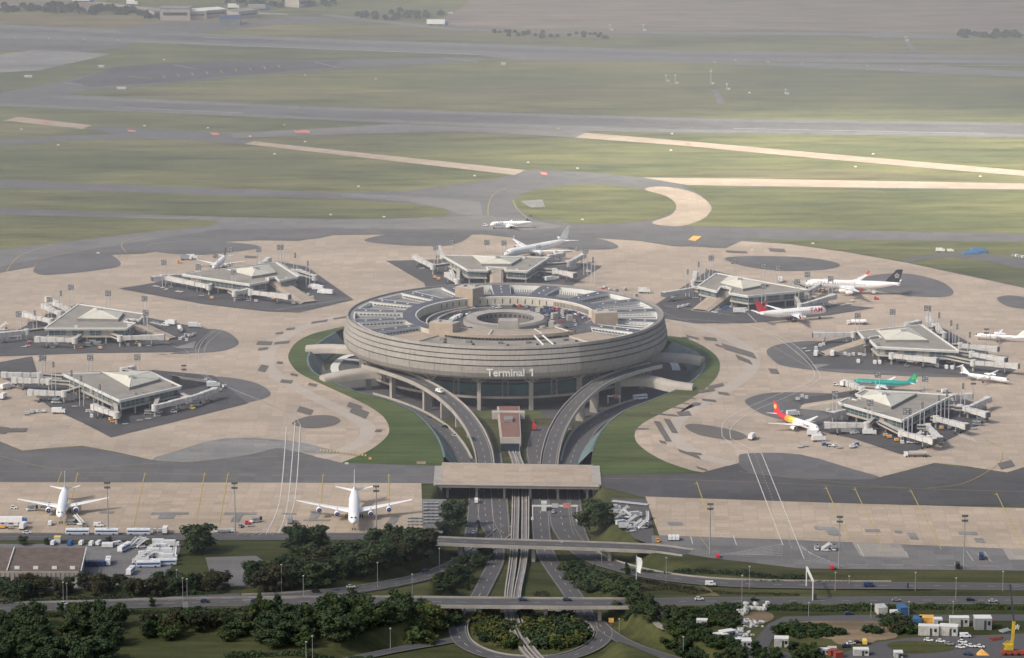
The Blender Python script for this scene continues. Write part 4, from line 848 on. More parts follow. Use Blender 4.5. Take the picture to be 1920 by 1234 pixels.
# ================================================================== SATELLITES
ZS = 10.0
def satellite(roof, pyr, apex, rampp, lab, stone=None):
    w_ = [P(a, b, ZS) for a, b in roof]; c = sum(w_, Vector())/len(w_); c.z = 0
    area = sum(w_[i].x*w_[(i+1) % len(w_)].y-w_[(i+1) % len(w_)].x*w_[i].y for i in range(len(w_)))
    if area < 0: w_ = w_[::-1]
    t_ = empty("satellite_building", c, 0, lab, "satellite terminal"); L = [(p.x-c.x, p.y-c.y) for p in w_]
    def shrink(pts, d_):
        n = len(pts); out = []
        for i in range(n):
            a, b, e = Vector(pts[i-1]), Vector(pts[i]), Vector(pts[(i+1) % n]); u = (b-a).normalized(); v = (e-b).normalized()
            n1 = Vector((-u.y, u.x)); n2 = Vector((-v.y, v.x)); q = n1+n2
            if q.length < .2: q = n1
            q.normalize(); s_ = d_/max(.45, q.dot(n1)); out.append((b.x+q.x*s_, b.y+q.y*s_))
        return out
    mb = MB(); mb.prism(L, ZS-1.1, ZS, "trim_white", "roof_sat"); mb.build("roof", t_)
    mb = MB(); n = len(L)
    for i in range(n):
        a, b = L[i], L[(i+1) % n]; mb.beam((a[0], a[1], ZS+.2), (b[0], b[1], ZS+.2), 1.0, .7, "trim_white")
    mb.build("roof_edge", t_)
    # upper glazed storey, slab, recessed lower storey
    g = shrink(L, 1.8); mb = MB(); mb.prism(g, 5.2, ZS-1.1, "glass", "concrete"); mb.build("glass_wall", t_)
    mb = MB()
    for i in range(n):
        a, b = Vector((*g[i], 0)), Vector((*g[(i+1) % n], 0)); d_ = (b-a).length
        if d_ < 4: continue
        u = (b-a).normalized(); o_ = Vector((u.y, -u.x, 0))*.12; k = int(d_/3.6)
        for j in range(k+1):
            p = a+u*(d_*j/k)+o_; mb.beam(p+Vector((0, 0, 5.2)), p+Vector((0, 0, 8.9)), .28, .2, "metal")
        mb.beam(a+o_+Vector((0, 0, 6.6)), b+o_+Vector((0, 0, 6.6)), .16, .16, "metal")
        r_ = RN.random()
        for j in range(k):
            if RN.random() < .35:
                p = a+u*(d_*(j+.5)/k)+o_*.6; q_ = u*(d_/k*.42); mb.beam(p-q_+Vector((0, 0, 7.1)), p+q_+Vector((0, 0, 7.1)), .1, 3.2, "teal_wall" if RN.random() < .5 else "concrete")
    mb.build("window_frames", t_)
    g2 = shrink(L, .6); mb = MB(); mb.prism(g2, 4.3, 5.2, "concrete_light"); mb.build("floor_slab", t_)
    g3 = shrink(L, 5.5); mb = MB(); mb.prism(g3, 0, 4.3, "glass_dark"); mb.build("ground_floor", t_)
    g4 = shrink(L, 1.8)
    for i in range(n):
        a, b = Vector((*g4[i], 0)), Vector((*g4[(i+1) % n], 0)); d_ = (b-a).length
        if d_ < 6: continue
        k = max(1, int(d_/11))
        for j in range(k): 
            p = a.lerp(b, j/k); mb = MB(); mb.box((p.x, p.y, 2.15), (.9, .9, 4.3), "concrete"); mb.build("column", t_)
    # pyramid roof light
    q = [P(a, b, ZS+1.2)-c for a, b in pyr]; ar = sum(q[i].x*q[(i+1) % len(q)].y-q[(i+1) % len(q)].x*q[i].y for i in range(len(q)))
    if ar < 0: q = q[::-1]
    mb = MB(); mb.prism([(p.x, p.y) for p in q], ZS, ZS+1.6, "roof_grey", "pyramid_roof"); mb.build("upstand", t_)
    ap = P(apex[0], apex[1], ZS+5.6)-c; ap.z = ZS+5.6; mb = MB()
    for i in range(len(q)):
        a, b = q[i], q[(i+1) % len(q)]; mb.face([(a.x, a.y, ZS+1.7), (b.x, b.y, ZS+1.7), ap+(a-ap).normalized()*1.2*0, ][:3], "pyramid_roof")
        mb.beam((a.x, a.y, ZS+1.8), ap, .3, .2, "trim_white")
    mb.box((ap.x, ap.y, ap.z), (3, 2, 1.2), "metal"); mb.build("pyramid_roof", t_)
    mb = MB()
    for k in range(7):
        a_, b_ = RN.randrange(n), RN.uniform(.08, .2); e = Vector((*L[a_], 0)).lerp(Vector((0, 0, 0)), b_).lerp(Vector((*L[(a_+1) % n], 0)).lerp(Vector((0, 0, 0)), b_), RN.random())
        mb.box((e.x, e.y, ZS+.5), (RN.uniform(1, 2.4), RN.uniform(.8, 1.6), 1.0), RN.choice(["metal", "trim_white", "roof_grey"]))
    mb.build("roof_vents", t_)
    if rampp:
        (x0, y0, z0), (x1, y1, z1), w2 = rampp; a, b = P(x0, y0, z0)-c, P(x1, y1, z1)-c; a.z, b.z = z0, z1; d_ = (b-a); d_.z = 0; d_.normalize(); s_ = Vector((-d_.y, d_.x, 0))*w2/2
        mb = MB(); lo = -.2
        for u in (-1, 1):
            pts_ = [a+s_*u, b+s_*u, Vector((b.x, b.y, lo))+s_*u, Vector((a.x, a.y, lo))+s_*u]; mb.face(pts_ if u > 0 else pts_[::-1], "concrete_dark" if u < 0 else "concrete")
        rings = []
        for p in (a, a.lerp(b, .5), b):
            rings.append([p+s_, p+s_*.6+Vector((0, 0, .9)), p-s_*.6+Vector((0, 0, .9)), p-s_])
        mb.loft(rings, "tan", closed=False, cap=False); mb.face([b+s_, b-s_, Vector((b.x, b.y, lo))-s_, Vector((b.x, b.y, lo))+s_], "concrete")
        for u in (-.3, .3): mb.beam(a+s_*u*2+Vector((0, 0, .8)), b+s_*u*2+Vector((0, 0, .8)), .5, .3, "concrete_light")
        mb.build("walkway_tunnel", t_)
    return t_
SATS = [
 ([(117, 701.5), (224, 752), (340, 725.5), (304, 709), (297, 705), (280, 697.5)], [(191, 699), (242.5, 728), (300, 712), (284, 697.7)], (246, 706), ((330, 708, 7), (385, 716, 1), 8), "lowest left satellite building with wide flat roof and pale pyramid"),
 ([(147, 571), (84, 616.5), (237.5, 616.5), (254, 606.5), (232, 604), (240, 599), (261, 601), (272.6, 590)], [(144.5, 598.5), (176, 579), (232, 587), (222, 600)], (186, 580), ((258, 606, 7), (324, 636, .6), 9), "upper left satellite building beside the curved service road, trapezoid roof"),
 ([(341, 515), (517, 492.5), (559, 519.6), (523.5, 527), (516, 520), (503, 521.5), (503, 528), (468, 534)], [(424.6, 507), (472.5, 519.6), (518, 512), (504, 496.7)], (479, 502), ((512, 525, 7), (580, 568, .6), 14), "back left satellite building with a white jet parked behind it"),
 ([(828, 479), (1029.6, 483.3), (989, 509.3), (946, 506.8), (951, 503), (912, 501), (915.4, 507.8), (876, 506.8)], [(884.4, 480.7), (903.6, 496), (959, 496), (978.4, 484.3)], (933.5, 482), ((931, 505, 8), (931, 536, 5), 9), "back centre satellite building directly behind the drum"),
 ([(1343, 513), (1308, 538), (1344.5, 547), (1352, 537), (1372, 541), (1366.7, 549.8), (1403, 555.8), (1516.4, 544.6)], [(1350, 531.6), (1366.7, 518.6), (1441, 534), (1393, 543)], (1387.5, 523), ((1362, 544, 7), (1312, 583, .6), 13), "back right satellite building between two large white jets"),
 ([(1727.7, 609.8), (1608.3, 622.4), (1619.6, 635), (1648, 630), (1655, 636), (1631, 638.7), (1643.5, 651), (1798, 658.8)], [(1644.8, 622.4), (1706, 614.8), (1739, 638.7), (1661, 638.7)], (1694, 620), ((1626, 638, 7), (1542, 664, .6), 9), "middle right satellite building with pointed roof corner"),
 ([(1621, 731.6), (1786.7, 741.7), (1691, 789.4), (1572, 755.5), (1590.7, 746.7), (1606, 751), (1618, 745), (1604.6, 740)], [(1613.4, 745.4), (1671, 764.3), (1719, 739), (1631, 733)], (1658.6, 738), ((1586, 750, 7), (1505, 762, .8), 8), "lowest right satellite building in front of the green jet")]
for s_ in SATS: satellite(*s_)
# ================================================================== JET BRIDGES
SN = ["the lowest left satellite", "the upper left satellite", "the back left satellite", "the back centre satellite", "the back right satellite", "the middle right satellite", "the lowest right satellite"]
def jetbridge(pts, si, lab=None, w_=2.5):
    p = [P(a, b, 5.6) for a, b in pts]; c = Vector((p[0].x, p[0].y, 0))
    t_ = empty("jet_bridge", c, 0, lab or "grey boxy passenger jet bridge attached to "+SN[si], "jet bridge", None if lab else "jet bridges of "+SN[si]); p = [q-c for q in p]
    for k in range(len(p)-1):
        a, b = p[k], p[k+1]; m = a.lerp(b, .52)
        mb = MB()
        if k == len(p)-2:
            mb.beam(a, m, w_, 2.5, "bridge_metal"); mb.beam(m, b, w_+.4, 2.9, "bridge_metal")
            for j in range(12):
                q = a.lerp(b, (j+.5)/12); mb.beam(q+Vector((0, 0, -1.55)), q+Vector((0, 0, 1.55)), w_+.6, .18, "metal", up=(b-a).normalized()) if j % 3 == 0 else None
        else: mb.beam(a, b, w_, 2.4, "concrete_light"); mb.beam(a+Vector((0, 0, .3)), b+Vector((0, 0, .3)), w_+.1, .9, "glass_dark")
        mb.build("tunnel", t_)
    a, b = p[-2], p[-1]; d_ = (b-a).normalized(); s_ = Vector((-d_.y, d_.x, 0))
    mb = MB(); e = b+d_*1.5; ang = math.atan2(d_.y, d_.x); mb.box((e.x, e.y, 5.6), (3.4, 3.8, 3.3), "bridge_metal", rz=ang)
    e = b+d_*3.4; mb.box((e.x, e.y, 5.5), (.8, 3.2, 2.8), "metal_dark", rz=ang); mb.build("cab", t_)
    mb = MB(); mb.tube((a.x, a.y, 0), (a.x, a.y, 3.9), .6, .6, "concrete_light"); mb.tube((a.x, a.y, 3.6), (a.x, a.y, 7.3), 1.9, 1.9, "bridge_metal", 14); mb.build("rotunda", t_)
    mb = MB(); q = a.lerp(b, .8)
    for u in (-1, 1): mb.beam(q+s_*u*1.5+Vector((0, 0, -5)), q+s_*u*1.5+Vector((0, 0, -1)), .5, .5, "metal"); mb.tube(q+s_*(u*1.9-.3)+Vector((0, 0, -5.0)), q+s_*(u*1.9+.3)+Vector((0, 0, -5.0)), .65, .65, "tyre")
    mb.beam(q-s_*1.7+Vector((0, 0, -4.3)), q+s_*1.7+Vector((0, 0, -4.3)), .6, .6, "metal_dark"); mb.build("support_leg", t_)
JB = [
 (0, [(118, 707), (75, 703), (12, 703)]), (0, [(140, 719), (92, 715), (32, 713)]), (0, [(150, 728), (120, 738), (62, 736)]), (0, [(215, 750), (218, 778), (180, 764)], ), (0, [(300, 740), (290, 764), (345, 750)]), (0, [(330, 735), (355, 748), (400, 733)]), (0, [(255, 700), (230, 694), (243, 692)]),
 (1, [(115, 600), (95, 602), (48, 590)]), (1, [(130, 585), (128, 582), (92, 562)]), (1, [(105, 612), (112, 588), (85, 575)]), (1, [(90, 617), (50, 622), (0, 628)]), (1, [(150, 630), (140, 638), (75, 636)]), (1, [(210, 628), (225, 634), (298, 632)]),
 (2, [(345, 516), (370, 514), (294, 522)]), (2, [(400, 532), (392, 538), (308, 520)]), (2, [(470, 546), (470, 548), (535, 556)]), (2, [(520, 495), (548, 510), (560, 520)]), (2, [(540, 505), (590, 520), (562, 510)]), (2, [(505, 492), (490, 496), (502, 488)]), (2, [(430, 545), (440, 550), (465, 545)]),
 (3, [(850, 495), (812, 500), (780, 483)]), (3, [(835, 482), (830, 480), (822, 466)]), (3, [(860, 505), (858, 528), (840, 516)]), (3, [(1020, 485), (1030, 482), (1050, 478)]), (3, [(1012, 498), (1065, 494), (1092, 480)]), (3, [(1005, 505), (1040, 508), (1072, 515)]),
 (4, [(1312, 545), (1302, 542), (1250, 551)]), (4, [(1320, 530), (1300, 530), (1304, 514)]), (4, [(1515, 548), (1520, 545), (1548, 528)]), (4, [(1490, 556), (1500, 574), (1560, 557)]), (4, [(1516, 540), (1490, 530), (1508, 531)]),
 (5, [(1610, 626), (1600, 627), (1534, 628)]), (5, [(1690, 664), (1672, 667), (1748, 675)]), (5, [(1745, 616), (1752, 612), (1742, 600)]), (5, [(1785, 648), (1800, 648), (1862, 654)]), (5, [(1790, 660), (1822, 664), (1878, 674)]), (5, [(1770, 668), (1825, 680), (1900, 686)]), (5, [(1760, 628), (1770, 628), (1755, 612)]), (5, [(1706, 612), (1700, 610), (1718, 606)]),
 (6, [(1620, 735), (1618, 730), (1595, 720)]), (6, [(1640, 785), (1625, 797), (1556, 797)]), (6, [(1650, 792), (1690, 812), (1745, 826)]), (6, [(1720, 800), (1740, 800), (1760, 822)]), (6, [(1745, 784), (1755, 785), (1806, 798)]), (6, [(1760, 762), (1800, 764), (1845, 776)]), (6, [(1785, 745), (1790, 744), (1812, 743)]), (6, [(1790, 765), (1815, 766), (1850, 750)]), (6, [(1604, 768), (1590, 770), (1566, 776)]),
]
for si, pts in JB: jetbridge(pts, si)
# ================================================================== AIRCRAFT
def jet(nose, tail, L, span, dia_, zc, neng, lab, body="white_body", fin="white_body", tailbody=None, belly=None, finmark=None, text=None, side=1, tmat="logo_grey", winglet=None, nacelle="white_body", zn=4.2, fronts=None, engr=1.0, tsize=3, tpos=.5, eng_in="navy", wing="white_body", cat="airliner"):
    a = P(*nose, zn); b = P(*tail, zn); h = math.atan2(a.y-b.y, a.x-b.x)
    t_ = empty("airliner", (a.x, a.y, .3), h, lab, cat); r0 = dia_/2
    # fuselage sections from nose (x=0) back to the tail (x=-L)
    sec = [(0, .06, -.35), (.006, .28, -.28), (.018, .52, -.2), (.035, .72, -.12), (.06, .9, -.05), (.09, .99, 0), (.13, 1, 0), (.3, 1, 0), (.5, 1, 0), (.62, 1, 0), (.70, .97, .03), (.78, .84, .14), (.86, .64, .3), (.93, .42, .46), (.98, .22, .58), (1, .08, .62)]
    N = 20; mb = MB(); k0 = 0
    for (x, r, z) in sec:
        for k in range(N):
            q = 2*math.pi*k/N; mb.v.append((-x*L, r*r0*math.cos(q), zc+z*r0+r*r0*math.sin(q)))
    for i in range(len(sec)-1):
        for k in range(N):
            p, q = i*N+k, i*N+(k+1) % N; mb.f.append((p, q, q+N, p+N)); xm = (sec[i][0]+sec[i+1][0])/2; zz = math.sin(2*math.pi*(k+.5)/N)
            m = body
            if tailbody and xm > tailbody[0]: m = tailbody[1]
            if tailbody and len(tailbody) > 2 and xm > tailbody[2]: m = tailbody[3]
            if tailbody and len(tailbody) > 4 and xm > tailbody[4]: m = tailbody[5]
            if belly and zz < belly[1]: m = belly[0]
            mb.m.append(mb.mi(m))
    mb.build("fuselage", t_, True)
    mb = MB(); xw = .012*L
    for s_ in (-1, 1):
        mb.face([(-.022*L, s_*.10*r0, zc+.42*r0), (-.022*L-.2, s_*.45*r0, zc+.36*r0), (-.036*L, s_*.62*r0, zc+.34*r0), (-.034*L, s_*.3*r0, zc+.6*r0)], "black")
    mb.v = [(x+.25, y*1.04, z+.12) for x, y, z in mb.v]; mb.build("cockpit_window", t_)
    mb = MB(); n = int(L*.74/1.6)
    for s_ in (-1, 1):
        for k in range(n):
            x = -.10*L-k*1.6
            if -x > .84*L: break
            rr_ = r0*(1.005 if -x < .62*L else 1.005-.30*((-x/L-.62)/.2)); q = math.radians(12)
            mb.box((x, s_*rr_*math.cos(q)*(1), zc+(0 if -x < .66*L else (-x/L-.66)*r0*1.2)+rr_*math.sin(q)), (.75, .06, .42), "navy")
    mb.build("window_row", t_, kind="stuff")
    rc, tc, sw_, dih = L*.165, L*.035, math.tan(R(28)), math.tan(R(5.5)); xr = -.36*L; hs = span/2; zw = zc-.55*r0
    for s_ in (-1, 1):
        mb = MB(); rings = []
        for f in (.0, .3, .65, 1.0):
            y = s_*(r0*.55+f*(hs-r0*.55)); c_ = rc+(tc-rc)*(f**.75); th = c_*.11*(1-.35*f); x0 = xr-(abs(y)-r0*.55)*sw_*(1.0); z = zw+(abs(y)-r0)*dih
            rings.append([(x0, y, z), (x0-c_*.2, y, z+th*.6), (x0-c_*.55, y, z+th*.5), (x0-c_, y, z), (x0-c_*.5, y, z-th*.4), (x0-c_*.15, y, z-th*.45)])
        mb.loft(rings, wing); 
        wg = mb.build("wing", t_)
        if winglet:
            xt, yt, zt = rings[-1][0]; mb = MB(); c_ = tc
            mb.loft([[(xt-.1*c_, yt-s_*.05, zt), (xt-.5*c_, yt+.12*s_, zt), (xt-c_, yt, zt)], [(xt-c_*.9, yt+s_*.5, zt+2.6), (xt-c_*1.1, yt+s_*.6, zt+2.6), (xt-c_*1.4, yt+s_*.5, zt+2.6)]], winglet); mb.build("winglet", wg)
        for e in range(neng//2):
            f = (.30 if neng == 2 else (.29, .60)[e]); y = s_*hs*f; er = L*.021*engr*(1.25 if neng == 2 else 1.0); el = er*3.6
            xe = xr-(abs(y)-r0*.55)*sw_+el*.55; ze = zw+(abs(y)-r0)*dih-er*1.25
            mb = MB(); prof = [(0, .86, 'n'), (.06, 1.0, 'n'), (.35, 1.06, 'n'), (.7, .95, 'n'), (1.0, .62, 'n')]; rings = []
            for (x, r, _) in prof: rings.append([(xe-x*el, y+er*r*math.cos(2*math.pi*k/16), ze+er*r*math.sin(2*math.pi*k/16)) for k in range(16)])
            mb.loft(rings, nacelle, cap=False); mb.loft([[(xe-1.0*el, y+er*.62*math.cos(2*math.pi*k/16), ze+er*.62*math.sin(2*math.pi*k/16)) for k in range(16)], [(xe-1.25*el, y+er*.25*math.cos(2*math.pi*k/16), ze+er*.25*math.sin(2*math.pi*k/16)) for k in range(16)]], "metal")
            eg = mb.build("engine", t_, True)
            mb = MB(); mb.tube((xe-.12*el, y, ze), (xe-.1*el, y, ze), er*.86, er*.86, eng_in, 16); mb.tube((xe-.1*el, y, ze), (xe+.08*el, y, ze), er*.22, .05, "belly_grey"); mb.build("fan", eg)
            mb = MB(); mb.beam((xe-el*.45, y, ze+er*.9), (xe-el*1.0, y, ze+er*1.5), .5, er*.7, "belly_grey"); mb.build("pylon", eg)
    mb = MB(); zt = zc+.3*r0; fh = L*.138; c0, c1 = L*.155, L*.065
    x0 = -.83*L
    mb.loft([[(x0, 0, zt+r0*.4), (x0-c0*.5, .28, zt+r0*.4), (x0-c0, 0, zt+r0*.4), (x0-c0*.5, -.28, zt+r0*.4)], [(x0-fh*.95, 0, zt+fh+r0*.5), (x0-fh*.95-c1*.5, .14, zt+fh+r0*.5), (x0-fh*.95-c1, 0, zt+fh+r0*.5), (x0-fh*.95-c1*.5, -.14, zt+fh+r0*.5)]], fin)
    f_ = mb.build("tail_fin", t_)
    if finmark: finmark(f_, x0-fh*.5-c0*.42, zt+fh*.55+r0*.4, fh, side)
    for s_ in (-1, 1):
        mb = MB(); y1 = s_*span*.165; xa = -.885*L; za = zc+.45*r0
        mb.loft([[(xa, s_*.3*r0, za), (xa-L*.04, s_*.3*r0, za+.3), (xa-L*.085, s_*.3*r0, za), (xa-L*.04, s_*.3*r0, za-.2)], [(xa-abs(y1)*.6, y1, za+abs(y1)*.1), (xa-abs(y1)*.6-L*.015, y1, za+abs(y1)*.1+.1), (xa-abs(y1)*.6-L*.032, y1, za+abs(y1)*.1), (xa-abs(y1)*.6-L*.015, y1, za+abs(y1)*.1-.1)]], body if body == "white_body" else "white_body"); mb.build("tailplane", t_)
    for (x, y) in ((-.09*L, 0), (-.5*L, r0*1.3), (-.5*L, -r0*1.3)):
        mb = MB(); mb.tube((x, y, .5), (x, y*.9, zc-.6*r0), .18, .22, "metal"); w2 = .55 if x > -.2*L else .75
        for u in (-.5, .5):
            for v in ((0,) if x > -.2*L else (-.9, .9) if L > 45 else (0,)): mb.tube((x+v, y+u*1.3-.22, w2*.95), (x+v, y+u*1.3+.22, w2*.95), w2, w2, "tyre", 10)
        mb.build("landing_gear", t_)
    if text:
        o = textmesh("lettering", text, tsize, tmat, t_, .03, .03)
        o.rotation_euler = (R(90-8*0), 0, 0 if side < 0 else math.pi)
        # side=+1: port side is seen
        for v in o.data.vertices: v.co.x *= 1.0
        o.location = (-tpos*L, side*(r0*1.02), zc+.25*r0)
    return t_
def starmark(f_, x, z, fh, side):
    mb = MB()
    for k in range(5):
        a0 = R(90+72*k); a1 = R(90+72*(k+1)); am = (a0+a1)/2
        def q(r, a): return (x+r*math.cos(a)*side*-1, side*.34, z+r*math.sin(a))
        mb.face([q(2.0, a0), q(1.05, am), q(.75, a0+R(8))], "white_paint"); mb.face([q(2.0, a0), q(.75, a0-R(8)), q(1.05, a0-R(36))], "white_paint")
        mb.face([q(.8, a0), q(.8, a1), q(.45, am)], "white_paint")
    mb.build("star_emblem", f_)
def roundmark(c1, c2, r=1.4):
    def f(f_, x, z, fh, side):
        mb = MB(); mb.tube((x, side*.3, z), (x, side*.36, z), r, r, c1, 14); mb.tube((x, side*.36, z), (x, side*.4, z), r*.55, r*.55, c2, 12); mb.build("round_emblem", f_)
    return f
def leafmark(f_, x, z, fh, side):
    mb = MB()
    for k in range(3):
        a = R(90+120*k); mb.tube((x+1.0*math.cos(a), side*.3, z+1.0*math.sin(a)), (x+1.0*math.cos(a), side*.36, z+1.0*math.sin(a)), .9, .9, "leaf_green", 10)
    mb.beam((x, side*.33, z), (x-.6, side*.33, z-2), .3, .06, "leaf_green"); mb.build("leaf_emblem", f_)
jet((113, 972), (123, 921), 54.9, 47.6, 5.0, 5.6, 2, "white twin engine jet nearest the left edge, nose to the camera", eng_in="engine_blue")
jet((663, 985), (665, 924), 63.6, 60.3, 5.7, 6.2, 4, "white four engine jet parked on the front apron, nose to the camera", winglet="white_body", eng_in="engine_blue")
jet((946, 477), (1072, 453), 63.6, 60.3, 5.7, 6.2, 4, "all white four engine jet behind the back centre satellite", winglet="white_body", side=1, eng_in="metal_dark", text="OS", tsize=4, tpos=.48, zn=6)
jet((919, 421), (992, 419), 30, 26, 3.3, 3.4, 2, "small white regional jet rolling along the taxiway at the back", fin="navy", finmark=roundmark("white_paint", "navy", 1.2), text="LOT", tsize=3.0, tpos=.22, tmat="logo_navy", side=1, zn=3.4)
jet((1508, 532), (1668, 537), 63.6, 60.3, 5.7, 6.2, 4, "white jet with black tail carrying a white star emblem", fin="black_body", finmark=starmark, text="STAR ALLIANCE", tsize=3.6, tpos=.34, side=1, winglet="red_body", zn=6, tmat="belly_grey")
jet((1549, 580), (1416, 592), 50, 47.6, 5.2, 5.8, 2, "white jet with red tail and red and black lettering near its nose", fin="red_body", text="TAM", tsize=4.6, tpos=.17, side=-1, winglet="red_body", zn=6, tmat="red_body")
jet((1600, 717), (1701, 722), 37.6, 34.1, 4.0, 4.2, 2, "green jet with white belly behind the lowest right satellite", body="green_body", belly=("belly_grey", -.35), fin="green_body", finmark=leafmark, side=1, text="Aer Lingus", tsize=1.6, tpos=.2, tmat="white_paint", zn=4)
jet((1535, 806), (1435, 772), 44, 34.1, 4.0, 4.2, 2, "white jet whose tail end is painted red, orange and yellow", fin="red_body", tailbody=(.45, "yellow_body", .60, "orange_body", .72, "red_body"), finmark=roundmark("orange_body", "white_paint", 1.5), side=-1, text="Corsair", tsize=2.0, tpos=.22, zn=4, tmat="logo_grey")
jet((401, 502), (436, 472), 37.6, 34.1, 4.0, 4.2, 2, "white jet with dark tail behind the back left satellite", fin="logo_grey", zn=4, eng_in="metal_dark")
def prop(nose, tail, L, span, lab, mark=None):
    a = P(*nose, 3); b = P(*tail, 3); h = math.atan2(a.y-b.y, a.x-b.x); t_ = empty("propeller_plane", (a.x, a.y, .3), h, lab, "propeller plane"); r0 = 1.4; zc = 2.6
    sec = [(0, .08, -.3), (.02, .4, -.25), (.05, .75, -.1), (.09, .97, 0), (.15, 1, 0), (.6, 1, 0), (.75, .85, .12), (.9, .5, .4), (1, .15, .6)]
    mb = MB(); mb.loft([[(-x*L, r*r0*math.cos(2*math.pi*k/16), zc+z*r0+r*r0*math.sin(2*math.pi*k/16)) for k in range(16)] for x, r, z in sec], "white_body"); mb.build("fuselage", t_, True)
    mb = MB()
    for s_ in (-1, 1):
        for k in range(20): mb.box((-.14*L-k*L*.03, s_*r0*.98, zc+.35), (.5, .06, .35), "navy")
        mb.box((-.035*L, s_*.6, zc+.55), (.8, .7, .4), "black")
    mb.build("window_row", t_, kind="stuff"); hs = span/2; zw = zc+r0*.95
    for s_ in (-1, 1):
        mb = MB(); mb.loft([[(-.40*L, 0, zw), (-.42*L, 0, zw+.35), (-.48*L, 0, zw)], [(-.40*L-.3, s_*hs*.4, zw+.2), (-.42*L, s_*hs*.4, zw+.5), (-.475*L, s_*hs*.4, zw+.2)], [(-.425*L, s_*hs, zw+.5), (-.435*L, s_*hs, zw+.65), (-.455*L, s_*hs, zw+.5)]], "white_body"); mb.build("wing", t_)
        y = s_*hs*.31; mb = MB(); mb.loft([[(x, y+r*math.cos(2*math.pi*k/12), zw-.2+r*1.2*math.sin(2*math.pi*k/12)) for k in range(12)] for x, r in ((-.33*L, .2), (-.345*L, .55), (-.4*L, .62), (-.52*L, .5), (-.58*L, .15))], "white_body"); e = mb.build("engine", t_, True)
        mb = MB()
        for k in range(6): q = 2*math.pi*k/6; mb.beam((-.33*L, y, zw-.2), (-.33*L, y+2.0*math.cos(q), zw-.2+2.0*math.sin(q)), .28, .08, "dark_panel", up=Vector((1, 0, 0)))
        mb.build("propeller", e)
        mb = MB(); mb.tube((-.47*L, y, .5), (-.47*L, y, zw-.5), .14, .2, "metal"); mb.tube((-.47*L, y-.4, .5), (-.47*L, y+.4, .5), .5, .5, "tyre", 10); mb.build("landing_gear", t_)
        mb = MB(); mb.loft([[(-.955*L, 0, zc+5.0), (-.97*L, 0, zc+5.15), (-1.01*L, 0, zc+5.0)], [(-.985*L, s_*4.2, zc+5.0), (-.99*L, s_*4.2, zc+5.08), (-1.015*L, s_*4.2, zc+5.0)]], "white_body"); mb.build("tailplane", t_)
    mb = MB(); mb.tube((-.08*L, 0, .4), (-.08*L, 0, zc-1), .12, .15, "metal"); mb.tube((-.08*L, -.3, .4), (-.08*L, .3, .4), .4, .4, "tyre", 10); mb.build("landing_gear", t_)
    mb = MB(); mb.loft([[(-.80*L, 0, zc+1.1), (-.88*L, .22, zc+1.1), (-.97*L, 0, zc+1.1), (-.88*L, -.22, zc+1.1)], [(-.93*L, 0, zc+5.0), (-.97*L, .12, zc+5.0), (-1.0*L, 0, zc+5.0), (-.97*L, -.12, zc+5.0)]], "white_body"); f_ = mb.build("tail_fin", t_)
    if mark:
        mb = MB()
        for k in range(9): mb.tube((-.82*L-RN.uniform(0, 4), -1.05*r0*.8+k*0, zc+RN.uniform(.2, 1.0)), (-.82*L-RN.uniform(0, 4), -1.05*r0*.85, zc+RN.uniform(.2, 1.0)), .25, .25, "logo_navy", 8)
        mb.build("tail_pattern", f_)
prop((1893, 713), (1793, 700), 32.8, 28.4, "white propeller plane with pale blue spotted tail beside the middle right satellite", True)
prop((1828, 628), (1945, 636), 32.8, 28.4, "white propeller plane cut off by the right edge of the picture")
# ================================================================== MASTS, LAMPS, SIGNS
def mast_mesh(H, twin, panel):
    parts = []
    mb = MB()
    return parts
protos = {}
def panel_mast(x, y, H, lab, grp, two=True, narrow=False):
    key = (H, two, narrow); b = P(x, y, H); loc = (b.x, b.y, 0)
    if key not in protos:
        t_ = empty("floodlight_mast", loc, 0)
        for s_ in ((-1, 1) if two else (0,)):
            mb = MB(); mb.tube((s_*1.15, 0, 0), (s_*1.15, 0, H-1), .26, .2, "belly_grey", 6); mb.build("pole", t_)
        mb = MB(); w2 = 1.1 if narrow else 3.6
        mb.box((0, 0, H-.3), (w2, .7, 3.4), "metal_dark")
        for i in range(1 if narrow else 2):
            for j in range(3): mb.box(((i-.5)*1.7 if not narrow else 0, -.45, H-1.3+j*1.05), (w2*.36, .25, .6), "belly_grey" if (i+j) % 2 else "metal")
        mb.build("floodlight_panel", t_); protos[key] = t_
    else: t_ = clone(protos[key]); t_.location = loc
    return tag(t_, lab, "floodlight mast", grp)
near = lambda x, y: min(range(7), key=lambda i: (sum(q[0] for q in SATS[i][0])/len(SATS[i][0])-x)**2+4*(sum(q[1] for q in SATS[i][0])/len(SATS[i][0])-y)**2)
